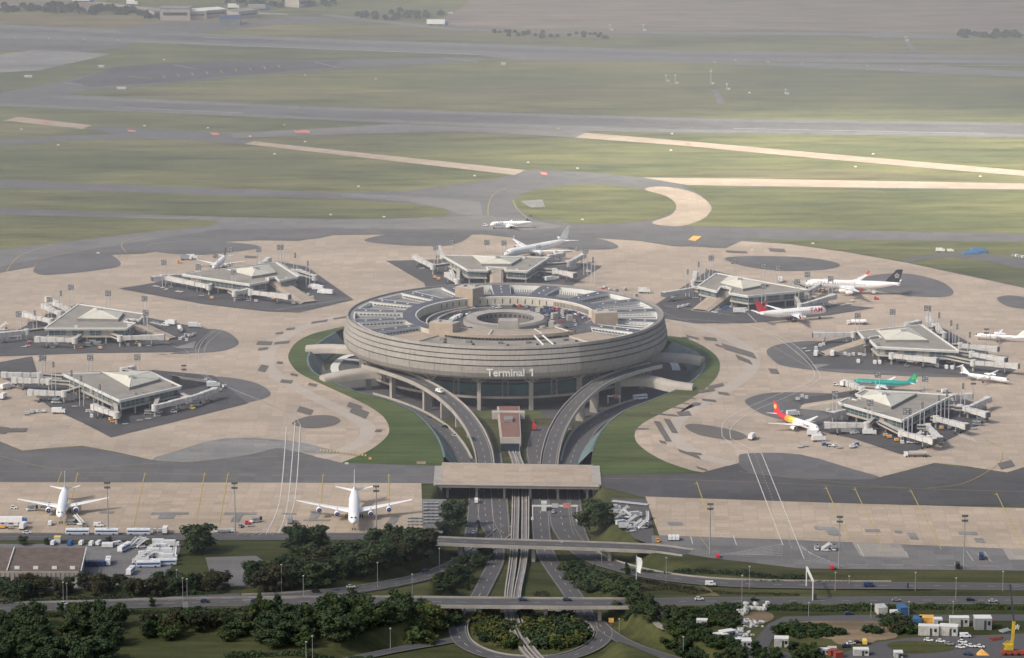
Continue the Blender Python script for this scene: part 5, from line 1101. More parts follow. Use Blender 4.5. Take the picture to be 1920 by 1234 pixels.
for x, y, nrw in [(133, 538, 0), (202.5, 549, 0), (271, 559, 0), (114, 549, 1), (93, 561, 0), (35, 588, 0), (65, 586, 1), (273, 586, 0), (307, 491, 0), (404, 478, 0), (372, 500, 0), (438, 509, 0), (431, 466, 0), (485, 467, 0), (524, 463, 0), (530, 463, 1), (553.5, 478, 1), (577, 493, 1),
                  (817, 464, 0), (913, 454, 0), (945, 455, 0), (846, 453, 0), (1310, 495, 1), (1289.5, 509, 1), (1324.6, 508, 1), (1333.7, 483, 0), (1375.6, 489, 0), (1431, 498, 0), (1459, 502, 0), (1514, 514, 0), (1557.6, 522, 0), (1495, 528, 0), (1432, 536, 0), (1098, 470, 0), (1112, 486, 1),
                  (1608, 591, 0), (1673.7, 584, 0), (1738, 577, 0), (1744, 578, 1), (1761, 590, 1), (1783.7, 605, 1), (1795, 612, 1), (1818.6, 627, 1), (75, 671, 1), (81, 669.5, 0), (100, 682.6, 1), (134, 699, 1), (169, 669.5, 0), (257.5, 669, 0), (187, 725, 1), (152, 709, 1),
                  (1565.6, 738, 0), (1631.5, 754, 0), (1699, 770.5, 0), (1707, 770.5, 1), (1729.7, 759, 1), (1761, 745.4, 1), (1776, 738, 1), (1646, 701.5, 0), (1734.5, 709, 0), (1806, 723, 1)]:
    s_ = near(x, y); panel_mast(x, y, 17, ("slim single lamp mast by " if nrw else "twin pole mast with square floodlight panel by ")+SN[s_], ("slim lamp masts by " if nrw else "twin floodlight masts by ")+SN[s_], True, bool(nrw))
def tall_mast(x, yb, H, lab, name="light_mast", cat="light mast", z=0, head="bar", grp=None, m="metal"):
    b = P(x, yb, z); t_ = empty(name, (b.x, b.y, z), 0, lab, cat, grp); mb = MB()
    r = .38 if H > 20 else .16
    mb.tube((0, 0, -.5 if z < 0 else 0), (0, 0, H), r, r*.6, m, 8); mb.build("pole", t_); mb = MB()
    if head == "bar":
        for k in (0, -2.4): mb.box((0, 0, H+k), (3.0, .5, .4), "metal"); [mb.box((q, -.3, H+k+.5), (.7, .5, .9), "metal_dark") for q in (-1.2, -.4, .4, 1.2)]
    elif head == "two": mb.beam((-1.4, 0, H), (1.4, 0, H+.2), .25, .2, m); [mb.box((q, 0, H+.1), (.9, .45, .3), "trim_white") for q in (-1.6, 1.6)]
    else: mb.box((.0, 0, H+.2), (.8, .6, .35), "cabin_white")
    mb.build("lamp_head", t_); return t_
for x, yb, H, lab in [(203, 1003, 27, "tall light mast beside the white twin engine jet"), (441, 1000, 26, "tall light mast standing between the two front jets"), (706, 1006, 26, "tall light mast right of the four engine jet"), (1331, 1041, 26, "tall light mast on the front apron, nearest the shuttle tracks on the right"), (1573, 1066, 26, "tall light mast beside the parked white ground equipment"), (1807, 1068, 27, "tall light mast at the far right of the front apron"), (1824, 757, 14, "thin dark mast right of the lowest right satellite"), (1849, 654, 12, "thin mast right of the middle right satellite"), (345, 705, 6, "short lamp between the two left satellites")]:
    tall_mast(x, yb, H, lab)
# street lamps along the roads
for i, (x, yt, yb, z) in enumerate([(351, 1084, 1122, 0), (332, 1066, 1112, 0), (343, 1082, 1128, 0), (119, 1090, 1134, 0), (126, 1092, 1136, 0), (528, 1056, 1111, 0), (569, 1078, 1119, 0), (708, 1052, 1101, -2), (824, 1025, 1068, -6), (866, 1026, 1046, -7), (773, 1075, 1116, 0), (129, 1200, 1232, 0), (586, 1193, 1236, 0), (574, 1204, 1240, 0), (732, 1178, 1218, -6),
                                    (1249, 1043, 1092, -1), (1405, 1060, 1104, 0), (1391, 1077, 1130, 0), (1566, 1072, 1108, 0), (1592, 1080, 1096, 0), (1716, 1072, 1108, 0), (1792, 1082, 1124, 0), (1880, 1070, 1108, 0), (1128, 1028, 1058, -7), (1053, 1014, 1048, -8), (1161, 1160, 1186, -8), (1281, 1194, 1228, -4), (1516, 1130, 1156, 0), (1633, 1132, 1160, 0), (1704, 1128, 1156, 0), (1787, 1128, 1152, 0), (1090, 1140, 1160, -8), (843, 1142, 1166, -8)]):
    H = (yb-yt)/4.0; tall_mast(x, yb, H, "slim grey street lamp beside the "+("left slip road" if x < 830 and yb < 1125 else "main road at the left" if x < 830 else "right slip road" if yb < 1112 else "roundabout" if x < 1300 else "construction yard"), "street_lamp", "street lamp", z, "one", "street lamps beside the "+("left slip road" if x < 830 and yb < 1125 else "main road at the left" if x < 830 else "right slip road" if yb < 1112 else "roundabout" if x < 1300 else "construction yard"))
def gantry(x0, x1, y, z, H, lab, panels, m="belly_grey"):
    a, b = P(x0, y, z), P(x1, y, z); t_ = empty("sign_gantry", a, 0, lab, "sign gantry"); b = b-a
    mb = MB(); mb.tube((0, 0, -.5), (0, 0, H), .3, .3, m); mb.build("post", t_); mb = MB(); mb.tube((b.x, b.y, -.5), (b.x, b.y, H), .3, .3, m); mb.build("post", t_)
    mb = MB(); mb.beam((-.5, 0, H), (b.x+.5, b.y, H), .7, .8, m); mb.build("crossbeam", t_)
    for f, w_, h_, c_ in panels: mb = MB(); mb.box((b.x*f, b.y*f-.6, H+.3), (w_, .25, h_), c_); mb.build("sign_panel", t_)
gantry(999, 1082, 972, -8, 6.8, "white sign gantry over the right carriageway with red and grey panels", [(.5, 3.5, 2.2, "belly_grey"), (.76, 3.6, 2.6, "red_paint")], "trim_white")
gantry(1140, 1162, 757, -8, 4.6, "small red sign gantry on the lower right access road", [(.6, 3.2, 1.6, "red_paint")], "trim_white")
t_ = empty("sign_gantry", P(1524, 1126, 0), 0, "white cantilever gantry slanting over the right slip road", "sign gantry"); q = P(1512, 1099, 0)-t_.location
mb = MB(); mb.tube((0, 0, 0), (0, 0, 9.5), .35, .3, "trim_white"); mb.build("post", t_); mb = MB(); mb.beam((0, 0, 9.5), (q.x, q.y, 9.5), .9, .9, "trim_white"); mb.build("crossbeam", t_); mb = MB(); mb.tube((q.x, q.y, 0), (q.x, q.y, 9.4), .35, .3, "trim_white"); mb.build("post", t_)
mb = MB(); mb.box((1.0, -.5, 1.9), (1.6, .3, 3.2), "dark_panel"); mb.build("sign_panel", t_)
t_ = empty("flagpole", P(1193, 1112, -4), 0, "tall grey pole flying a long white banner flag", "flagpole"); mb = MB(); mb.tube((0, 0, 0), (0, 0, 19), .28, .18, "belly_grey"); mb.build("pole", t_)
mb = MB(); rings = [[(0.2+.1*math.sin(k), -.06, 18.4-k*1.9), (2.4+.5*math.sin(k*1.3), -.5+.3*math.cos(k), 17.6-k*1.9)] for k in range(5)]; mb.loft(rings, "white_body", closed=False, cap=False); mb.build("flag", t_)
def signboard(x, y, z, w_, h_, H, c_, lab, name="road_sign", cat="road sign"):
    t_ = empty(name, P(x, y, z), 0, lab, cat); mb = MB(); mb.tube((0, 0, -.3), (0, 0, H), .12, .12, "metal"); mb.build("post", t_); mb = MB(); mb.box((0, -.1, H), (w_, .15, h_), c_); mb.build("panel", t_); return t_
signboard(1146, 1172, -8, 2.4, 2.2, 2.4, "orange_paint", "orange square road sign right of the roundabout"); signboard(998, 981, -8, 1.4, 1.6, 2.6, "trim_white", "small white sign left of the right carriageway"); signboard(1081, 984, -8, 1.4, 1.6, 2.6, "trim_white", "small white sign right of the right carriageway")
signboard(348, 1144, 0, 2.6, 3.4, 2.4, "metal", "grey green direction board below the left slip road lamps"); signboard(1702, 1104, 0, .9, 2.4, 1.6, "darkblue_body", "dark blue narrow sign on the road median"); signboard(694, 863, 0, 1.6, 1.4, 1.1, "orange_paint", "yellow marker board on the left lawn"); signboard(790, 871, 0, 5, 1.6, 1.0, "tan", "tan taxiway sign beside the bridge on the left lawn")
# ================================================================== VEHICLES
VM = {}
def vmesh(kind, c_):
    k = kind+c_
    if k in VM: return VM[k]
    mb = MB()
    def wheels(xs_, w_, r=.34):
        for x in xs_:
            for s_ in (-1, 1): mb.tube((x, s_*w_/2-.12, r), (x, s_*w_/2+.12, r), r, r, "tyre", 8)
    if kind == "car":
        mb.loft([[(x, -.85*f, .3), (x, .85*f, .3), (x, .88*f, h_), (x, -.88*f, h_)] for x, h_, f in ((-2.15, .75, .92), (-1.9, .95, 1), (.9, .92, 1), (2.0, .72, .96), (2.15, .55, .9))], c_)
        mb.loft([[(x, -.78*f, .9), (x, .78*f, .9), (x, .68*f, h_), (x, -.68*f, h_)] for x, h_, f in ((-1.75, .98, 1), (-1.35, 1.38, 1), (.1, 1.42, 1), (.95, .96, 1))], "glass_dark"); mb.box((-.55, 0, 1.43), (1.5, 1.25, .06), c_); wheels((-1.35, 1.35), 1.7)
    elif kind == "van":
        mb.loft([[(x, -.95, .4), (x, .95, .4), (x, .9, h_), (x, -.9, h_)] for x, h_ in ((-2.6, 2.2), (1.2, 2.25), (1.9, 1.4), (2.6, 1.1), (2.62, .6))], c_); mb.box((1.45, 0, 1.75), (.75, 1.7, .6), "glass_dark"); mb.box((.5, 0, 1.65), (1.2, 1.88, .5), "glass_dark"); wheels((-1.6, 1.7), 1.8, .38)
    elif kind == "bus":
        mb.box((0, 0, 1.75), (12, 2.6, 2.7), c_); mb.box((.1, 0, 1.95), (11.3, 2.66, .95), "blue_body" if c_ == "white_body" else "glass_dark"); mb.box((6.02, 0, 1.7), (.06, 2.3, 1.5), "glass_dark"); mb.box((-1, 0, 3.2), (3, 1.6, .3), "trim_white"); mb.box((3, 0, 3.2), (1.2, 1.4, .25), "trim_white"); mb.box((0, 0, .8), (12.05, 2.64, .25), "blue_body" if c_ == "white_body" else "metal"); wheels((-3.8, 3.6), 2.5, .5)
    elif kind == "coach":
        mb.box((0, 0, 1.75), (8.5, 2.5, 2.6), c_); mb.box((4.27, 0, 1.9), (.06, 2.2, 1.4), "blue_body"); mb.box((0, 0, 1.95), (7.9, 2.56, .8), "blue_body"); mb.box((0, 0, 3.15), (2, 1.4, .25), "belly_grey"); wheels((-2.6, 2.6), 2.4, .45)
    elif kind == "truck":
        mb.box((2.9, 0, 1.5), (1.8, 2.3, 2.2), "white_van" if c_ != "blue_body" else c_); mb.box((3.82, 0, 1.9), (.06, 2.0, .8), "glass_dark"); mb.box((-1, 0, 2.2), (5.8, 2.4, 2.6), c_ if c_ != "blue_body" else "white_van"); mb.box((-.2, 0, .75), (7, 1.2, .3), "metal_dark"); wheels((-2.9, -1.8, 2.8), 2.2, .5)
    elif kind == "lorry":
        mb.box((6.2, 0, 1.6), (2.2, 2.5, 2.6), "blue_body"); mb.box((-1, 0, 2.4), (12, 2.5, 2.8), c_); mb.box((0, 0, .8), (13, 1.1, .3), "metal_dark"); wheels((-5, -3.8, 2, 6), 2.4, .5)
    elif kind == "tanker":
        mb.box((6.4, 0, 1.5), (2.2, 2.5, 2.4), "white_van"); mb.box((7.52, 0, 1.9), (.06, 2.2, .8), "glass_dark"); mb.tube((-5, 0, 2.1), (4.8, 0, 2.1), 1.25, 1.25, c_, 14); mb.box((0, 0, .8), (13, 1.2, .4), "metal_dark"); mb.box((-4.4, 0, 1.4), (1.2, 2.4, 1.4), "metal_dark"); wheels((-4.4, -3.2, 1.5, 6), 2.3, .5)
    elif kind == "tug":
        mb.box((0, 0, .75), (3.2, 1.7, .8), c_); mb.box((-.6, 0, 1.45), (1.2, 1.4, .8), "glass_dark"); mb.box((-.6, 0, 1.9), (1.4, 1.5, .12), c_); wheels((-1, 1), 1.6, .38)
    elif kind == "cart":
        mb.box((0, 0, .55), (2.6, 1.5, .2), "metal_dark"); mb.box((0, 0, 1.25), (2.3, 1.4, 1.2), c_); mb.box((0, 0, 1.95), (2.5, 1.6, .12), "belly_grey"); wheels((-.9, .9), 1.3, .28); mb.beam((1.3, 0, .5), (2.1, 0, .45), .12, .12, "metal")
    elif kind == "container":
        mb.box((0, 0, .9), (2.0, 1.6, 1.6), c_, top=.86); mb.box((0, 0, .1), (2.1, 1.7, .2), "metal"); mb.box((0, -.72, .9), (1.5, .1, 1.2), "belly_grey")
    elif kind == "stairs":
        mb.box((0, 0, .7), (5.6, 2.0, .5), "white_van"); mb.box((2.4, 0, 1.4), (1.2, 1.9, 1.2), "glass_dark")
        mb.beam((-2.6, 0, .9), (2.2, 0, 4.2), 1.5, .25, c_)
        for s_ in (-1, 1): mb.beam((-2.6, s_*.8, 1.9), (2.4, s_*.8, 5.3), .1, .7, "trim_white")
        mb.box((2.9, 0, 4.25), (1.6, 1.6, .2), c_); mb.beam((2.6, 0, .9), (2.6, 0, 4.2), .4, .3, "metal"); wheels((-1.9, 1.9), 1.8, .4)
    elif kind == "loader":
        mb.box((0, 0, .8), (6, 2.6, .5), c_); mb.box((-.6, 0, 2.3), (4.4, 2.6, .3), "metal"); mb.box((2.4, -.8, 2.0), (1.1, 1.0, 1.8), "glass_dark")
        for s_ in (-1, 1): mb.beam((-2.4, s_*1.1, .9), (1.4, s_*1.1, 2.3), .2, .25, "metal"); mb.beam((1.4, s_*1.1, .9), (-2.4, s_*1.1, 2.3), .2, .25, "metal"); mb.beam((-2.8, s_*1.3, 3.2), (1.8, s_*1.3, 3.2), .08, .08, c_)
        wheels((-2, 2), 2.4, .4)
    elif kind == "dolly":
        mb.box((0, 0, .45), (3.4, 2.2, .18), "metal"); [mb.beam((x, -1.1, .6), (x, 1.1, .6), .12, .1, "belly_grey") for x in (-1.3, -.6, .1, .8, 1.4)]; wheels((-1.2, 1.2), 1.8, .22); mb.beam((1.7, 0, .4), (2.6, 0, .3), .1, .1, "metal")
    VM[k] = mb.mesh(k_names.get(kind, kind)); return VM[k]
k_names = {}
NMS = dict(car="parked_car", van="van", bus="apron_bus", coach="minibus", truck="box_truck", lorry="articulated_lorry", tanker="fuel_tanker", tug="baggage_tractor", cart="baggage_cart", container="luggage_container", stairs="boarding_stairs", loader="cargo_loader", dolly="container_dolly")
CATS = dict(car="car", van="van", bus="bus", coach="minibus", truck="truck", lorry="lorry", tanker="tanker truck", tug="tractor", cart="baggage cart", container="container", stairs="boarding stairs", loader="cargo loader", dolly="dolly")
CN = dict(cabin_white="white", white_body="white", white_van="white", silver_body="silver", darkblue_body="dark blue", black_body="black", red_body="red", grey_body="grey", blue_body="blue", yellow_body="yellow", orange_body="orange", belly_grey="light grey", metal="grey", concrete_light="beige")
def veh(kind, c_, x, y, ang, where, z=0, name=None, lab=None, dz=.22, sc=1.0):
    o = bpy.data.objects.new(name or NMS[kind], vmesh(kind, c_)); COL.objects.link(o); p = P(x, y, z); o.location = (p.x, p.y, z+dz); o.rotation_euler = (0, 0, R(ang)); o.scale = (sc,)*3
    l = lab or f"{CN[c_]} {NMS[kind].replace('_', ' ').replace('parked car', 'car')} {where}"
    tag(o, l, CATS[kind], None if lab else f"{CN[c_]} {CATS[kind]} things {where}"); return o
# cars on the round roof deck
cc = ["white_van", "silver_body", "darkblue_body", "black_body", "red_body", "grey_body", "blue_body"]
for k in range(27):
    a = 62-k*2.95+RN.uniform(-.4, .4); p = rp(50.6, a, 26.7); c_ = RN.choice(cc); o = bpy.data.objects.new("parked_car", vmesh("car", c_)); COL.objects.link(o); o.location = p; o.rotation_euler = (0, 0, R(a+RN.choice([0, 180])))
    tag(o, f"{CN[c_]} car parked against the curved inner wall of the roof deck", "car", f"{CN[c_]} cars along the inner wall of the roof deck")
for k in range(44):
    a = RN.uniform(-45, 235); r_ = RN.choice([28.5, 33.5, 38, 43.5]); p = rp(r_, a, 26.7); c_ = RN.choice(cc)
    if 145 < a < 190 and r_ < 40: continue
    o = bpy.data.objects.new("parked_car", vmesh("car", c_)); COL.objects.link(o); o.location = p; o.rotation_euler = (0, 0, R(a+90))
    tag(o, f"{CN[c_]} car parked in the lanes circling the central ring of the roof deck", "car", f"{CN[c_]} cars in the lanes circling the central ring")
for k in range(16):
    a = [95, 99, 103, 84, 80, 74, 112, 116, 5, -10, -25, -40, 200, 188, 175, 40][k]; r_ = [49, 49, 49, 50, 50, 49, 45, 45, 42, 45, 40, 36, 36, 44, 34, 33][k]; p = rp(r_, a, 26.7); c_ = cc[k % 7]; o = bpy.data.objects.new("parked_car", vmesh("car", c_)); COL.objects.link(o); o.location = p; o.rotation_euler = (0, 0, R(a+(90 if k > 7 else 0)))
    tag(o, f"{CN[c_]} car standing on the open roof deck near the central ring", "car", f"{CN[c_]} cars on the open roof deck")
# ground equipment round each satellite: (kind, colour, x, y, angle)
def cluster(si, items):
    for kd, c_, x, y, a in items: veh(kd, c_, x, y, a, "on the dark apron at "+SN[si])
W = "white_van"
cluster(0, [("cart", W, 165, 775, 20), ("cart", "belly_grey", 172, 778, 20), ("tug", "yellow_body", 361, 768, 0), ("container", W, 172, 783, 0), ("truck", W, 110, 776, 0), ("cart", "belly_grey", 60, 776, 0), ("cart", W, 68, 775, 0), ("cart", "belly_grey", 50, 779, 10), ("cart", W, 82, 774, 0), ("loader", "belly_grey", 100, 751, 20), ("loader", W, 106, 757, 10), ("dolly", W, 140, 764, 0), ("truck", W, 6, 748, 80), ("truck", W, 12, 730, 50), ("stairs", W, 22, 727, 10), ("cart", W, 380, 719, 10), ("container", W, 372, 717, 0), ("container", "belly_grey", 386, 715, 0), ("cart", W, 394, 720, 30), ("truck", W, 400, 727, 10), ("cart", "belly_grey", 412, 735, 20), ("cart", W, 421, 728, 40), ("car", "silver_body", 298, 775, 10), ("dolly", W, 262, 790, 15), ("dolly", W, 278, 787, 15), ("dolly", W, 296, 782, 15), ("tug", "orange_body", 212, 793, 0), ("tug", "blue_body", 276, 774, 0), ("loader", "metal", 280, 778, 0), ("cart", "orange_body", 208, 790, 40), ("dolly", W, 235, 797, 10), ("container", W, 165, 747, 0), ("container", "belly_grey", 178, 752, 0), ("tug", W, 326, 775, 0), ("cart", "belly_grey", 352, 760, 10), ("loader", W, 368, 762, 10)])
cluster(1, [("car", W, 286, 607, 160), ("car", W, 294, 609, 160), ("car", W, 302, 611, 160), ("van", W, 310, 612, 160), ("truck", W, 320, 610, 150), ("tanker", W, 338, 622, 100), ("truck", W, 365, 615, 0), ("cart", "concrete_light", 349, 632, 30), ("cart", W, 356, 633, 30), ("cart", "concrete_light", 364, 631, 30), ("cart", W, 344, 637, 30), ("container", W, 338, 638, 10), ("container", W, 350, 640, 10), ("tug", "orange_body", 150, 654, 0), ("cart", "orange_body", 188, 656, 0), ("dolly", W, 45, 652, 20), ("dolly", "belly_grey", 52, 650, 20), ("cart", "red_body", 55, 646, 20), ("truck", W, 28, 634, 20), ("stairs", W, 5, 620, 0), ("container", W, 240, 649, 0), ("container", "belly_grey", 262, 650, 0), ("dolly", W, 280, 650, 0), ("tug", "yellow_body", 258, 647, 0), ("loader", "metal", 165, 650, 0), ("loader", "metal", 175, 646, 0), ("loader", "metal", 185, 649, 0), ("cart", W, 105, 650, 0), ("tug", "grey_body", 99, 653, 0)])
cluster(2, [("dolly", W, 290, 538, 60), ("dolly", W, 296, 539, 60), ("dolly", "concrete_light", 305, 541, 60), ("dolly", "concrete_light", 312, 544, 60), ("tug", "grey_body", 320, 541, 0), ("dolly", W, 333, 548, 60), ("dolly", W, 340, 549, 60), ("truck", W, 360, 487, 0), ("truck", "grey_body", 349, 488, 0), ("tug", "orange_body", 337, 494, 0), ("tug", W, 374, 500, 0), ("cart", "orange_body", 397, 562, 0), ("dolly", "concrete_light", 378, 556, 0), ("truck", W, 588, 543, 160), ("truck", W, 596, 545, 160), ("truck", W, 606, 552, 160), ("truck", W, 614, 553, 160), ("van", W, 545, 538, 150), ("container", W, 560, 550, 0), ("container", W, 568, 553, 0), ("container", W, 577, 556, 0), ("cart", "orange_body", 574, 563, 10), ("cart", "orange_body", 582, 562, 10), ("cart", W, 550, 572, 10), ("cart", W, 560, 570, 10), ("car", W, 444, 562, 0), ("tug", "grey_body", 466, 566, 0), ("cart", "belly_grey", 480, 568, 0), ("dolly", W, 545, 506, 0), ("cart", "orange_body", 512, 563, 0), ("container", "belly_grey", 586, 560, 0)])
cluster(3, [("cart", "orange_body", 815, 523, 0), ("cart", "orange_body", 822, 526, 0), ("stairs", W, 848, 521, 120), ("dolly", W, 792, 505, 30), ("cart", W, 860, 522, 0), ("cart", W, 872, 524, 0), ("container", W, 885, 523, 0), ("container", "belly_grey", 878, 518, 0), ("cart", "orange_body", 1010, 520, 0), ("cart", W, 1020, 524, 0), ("truck", W, 1032, 528, 30), ("tug", W, 1038, 526, 0), ("car", "red_body", 1060, 524, 0), ("cart", "concrete_light", 1022, 517, 0), ("tug", "grey_body", 1048, 508, 0), ("cart", W, 1045, 524, 0), ("tug", W, 1103, 511, 0)])
cluster(4, [("truck", W, 1208, 550, 0), ("cart", W, 1135, 541, 20), ("cart", "red_body", 1130, 545, 20), ("cart", W, 1144, 545, 20), ("cart", "concrete_light", 1156, 547, 20), ("cart", "concrete_light", 1172, 545, 60), ("cart", W, 1164, 553, 20), ("cart", "concrete_light", 1192, 557, 40), ("dolly", "concrete_light", 1268, 554, 40), ("dolly", "concrete_light", 1262, 559, 40), ("cart", W, 1274, 579, 20), ("cart", W, 1282, 577, 20), ("cart", "concrete_light", 1290, 576, 40), ("car", W, 1330, 583, 160), ("car", W, 1340, 587, 160), ("car", "silver_body", 1346, 582, 160), ("car", "blue_body", 1356, 581, 160), ("car", "blue_body", 1362, 577, 160), ("car", W, 1370, 577, 160), ("car", W, 1378, 576, 160), ("truck", W, 1386, 588, 0), ("van", W, 1396, 584, 0), ("tug", "red_body", 1643, 562, 0), ("truck", "blue_body", 1463, 529, 90), ("truck", W, 1637, 551, 90), ("dolly", W, 1580, 574, 30), ("dolly", W, 1590, 572, 30), ("cart", W, 1598, 567, 0), ("car", "silver_body", 1304, 560, 0)])
cluster(5, [("container", W, 1530, 655, 0), ("container", W, 1538, 650, 0), ("container", W, 1544, 648, 0), ("truck", W, 1530, 668, 80), ("truck", W, 1561, 668, 80), ("container", W, 1585, 666, 0), ("container", "belly_grey", 1592, 668, 0), ("container", W, 1600, 667, 0), ("cart", W, 1612, 668, 0), ("cart", "belly_grey", 1620, 670, 0), ("van", W, 1609, 681, 90), ("van", W, 1640, 683, 90), ("van", W, 1649, 683, 90), ("truck", W, 1692, 680, 0), ("truck", W, 1712, 682, 0), ("van", W, 1757, 689, 90), ("van", W, 1774, 692, 90), ("van", W, 1785, 693, 90), ("tug", W, 1586, 642, 0), ("dolly", W, 1515, 660, 30), ("dolly", W, 1508, 655, 30), ("tug", "grey_body", 1700, 689, 0), ("loader", W, 1780, 682, 0), ("car", "silver_body", 1660, 677, 90)])
cluster(6, [("tug", W, 1567, 724, 0), ("truck", W, 1583, 724, 60), ("truck", W, 1487, 781, 20), ("container", "darkblue_body", 1516, 764, 0), ("container", "darkblue_body", 1524, 766, 0), ("container", "darkblue_body", 1534, 768, 0), ("container", W, 1544, 770, 0), ("container", W, 1552, 773, 0), ("container", "belly_grey", 1512, 748, 0), ("container", "belly_grey", 1504, 745, 0), ("cart", W, 1496, 752, 10), ("truck", W, 1590, 813, 0), ("truck", W, 1630, 816, 0), ("van", W, 1602, 814, 20), ("cart", "orange_body", 1660, 820, 10), ("cart", "orange_body", 1668, 823, 10), ("cart", "orange_body", 1681, 829, 10), ("container", W, 1692, 832, 0), ("loader", W, 1710, 832, 0), ("loader", "metal", 1738, 838, 0), ("stairs", W, 1720, 826, 0), ("van", "silver_body", 1760, 833, 0), ("truck", W, 1750, 828, 20), ("van", W, 1781, 804, 70), ("car", "grey_body", 1793, 809, 60), ("van", W, 1803, 803, 70), ("cart", "orange_body", 1765, 806, 0), ("van", W, 1773, 737, 20), ("dolly", W, 1760, 734, 0), ("loader", "metal", 1843, 792, 0), ("loader", "metal", 1833, 798, 0), ("dolly", "belly_grey", 1826, 805, 20), ("car", "darkblue_body", 1660, 800, 0), ("car", "grey_body", 1652, 806, 0)])
veh("tanker", "concrete_light", 1720, 857, 180, "", lab="long beige fuel tanker parked below the lowest right satellite")
veh("tanker", "white_body", 1609, 609, 180, "", lab="white tanker truck with blue cab above the middle right satellite")
for kd, c_, x, y, a, l in [("truck", W, 1526, 818, 0, "white service truck just under the nose of the orange tailed jet"), ("truck", W, 1410, 824, 70, "lone white truck on the apron left of the orange tailed jet"), ("van", W, 1537, 822, 30, "white van under the nose of the orange tailed jet"), ("truck", W, 1535, 828, 10, "white flatbed below the orange tailed jet, nearest the trolley row")]: veh(kd, c_, x, y, a, "", lab=l)
for kd, c_, x, y, a in [("dolly", W, 1500, 840, 20), ("dolly", W, 1510, 838, 0), ("cart", "blue_body", 1545, 836, 20), ("cart", "darkblue_body", 1553, 838, 20), ("tug", W, 1558, 838, 10), ("cart", W, 1566, 839, 20), ("dolly", "concrete_light", 1574, 841, 20), ("tug", W, 1602, 839, 10), ("cart", W, 1597, 841, 10), ("cart", "blue_body", 1606, 836, 30)]: veh(kd, c_, x, y, a, "below the orange tailed jet")
# front apron, left
veh("lorry", "white_body", 24, 983, 0, "", lab="white box lorry with blue cab near the white twin engine jet", z=0)
for kd, c_, x, y, a in [("loader", W, 60, 958, 20), ("loader", "metal", 85, 952, 0), ("tug", W, 26, 955, 0), ("van", W, 94, 985, 90), ("stairs", W, 148, 985, 140), ("van", W, 185, 988, 0), ("cart", W, 12, 990, 0), ("cart", "metal", 20, 993, 0), ("cart", "orange_body", 5, 992, 0), ("cart", W, 30, 988, 0), ("truck", W, 44, 992, 80), ("loader", "metal", 135, 984, 0), ("tug", "grey_body", 160, 988, 0)]: veh(kd, c_, x, y, a, "around the white twin engine jet")
veh("car", W, 51, 1001, 0, "", lab="small white car on the service road at the left edge")
for x, l in [(145, "white and blue apron bus, leftmost of three in a row"), (200, "white and blue apron bus in the middle of three"), (260, "white and blue apron bus, right end of three in a row")]: veh("bus", "white_body", x, 1003, 0, "", lab=l)
for kd, c_, x, y, a in [("cart", "metal", 290, 999, 90), ("cart", "metal", 300, 999, 90), ("truck", W, 310, 1000, 90), ("tug", "grey_body", 452, 990, 60), ("tug", "red_body", 465, 984, 0), ("loader", W, 480, 980, 30), ("dolly", W, 470, 988, 0), ("tug", W, 405, 998, 90), ("cart", "metal", 414, 1000, 0), ("cart", "metal", 424, 1000, 0), ("cart", W, 434, 999, 0), ("truck", "grey_body", 544, 981, 90), ("loader", "metal", 736, 995, 0), ("dolly", "metal", 745, 996, 0)]: veh(kd, c_, x, y, a, "between the two front jets")
# stored boarding stairs and trolleys on both sides of the motorway
for k in range(7):
    for j in range(3): veh("dolly", W, 800+j*8, 945+k*6, 0, "in the store beside the left apron edge")
for k in range(3):
    for j in range(3): veh("dolly", W, 770+j*8, 973+k*6, 0, "in the store beside the left apron edge")
for kd, x, y, a in [("truck", 1152, 958, 20), ("van", 1158, 963, 0), ("stairs", 1170, 965, 10), ("stairs", 1176, 972, 160), ("truck", 1192, 970, 20), ("stairs", 1186, 982, 10), ("stairs", 1160, 978, 0), ("truck", 1166, 986, 30), ("stairs", 1196, 990, 10), ("stairs", 1205, 992, 20), ("stairs", 1184, 998, 200), ("truck", 1212, 988, 90), ("truck", 1172, 992, 0), ("stairs", 1214, 975, 90)]: veh(kd, "white_van" if x % 2 else "belly_grey", x, y, a, "in the store right of the motorway trees", sc=.85)
for k in range(10): veh("dolly", "white_van", 1152+k*6.6, 942+k*.7, 70, "in the trolley row right of the motorway trees")
for k, x in enumerate((1256, 1263, 1270)): veh("truck", "blue_body", x, 1013, 90, "", name="cargo_loader", lab=["blue apron vehicle, left of the three by the bridge end", "blue apron vehicle, middle of the three by the bridge end", "blue apron vehicle, right of the three by the bridge end"][k], sc=.7)
veh("tug", "orange_body", 1233, 1017, 90, "", lab="small orange and black tractor at the right bridge end")
for kd, c_, x, y, l in [("loader", W, 1531, 1032, "white cargo loader, left of the parked equipment row"), ("stairs", W, 1548, 1034, "white boarding stairs in the parked equipment row"), ("loader", W, 1563, 1032, "white cargo loader beside the apron light mast"), ("van", "red_body", 1346, 1046, "red vehicle at the foot of the apron light mast"), ("van", "red_body", 1560, 1067, "dark red vehicle at the lawn edge below the equipment row"), ("truck", "darkblue_body", 1839, 1048, "small dark blue box truck alone on the right apron"), ("truck", "black_body", 1795, 1066, "black cabin truck beside the rightmost light mast")]: veh(kd, c_, x, y, 90 if kd != "stairs" else 0, "", lab=l, sc=.85)
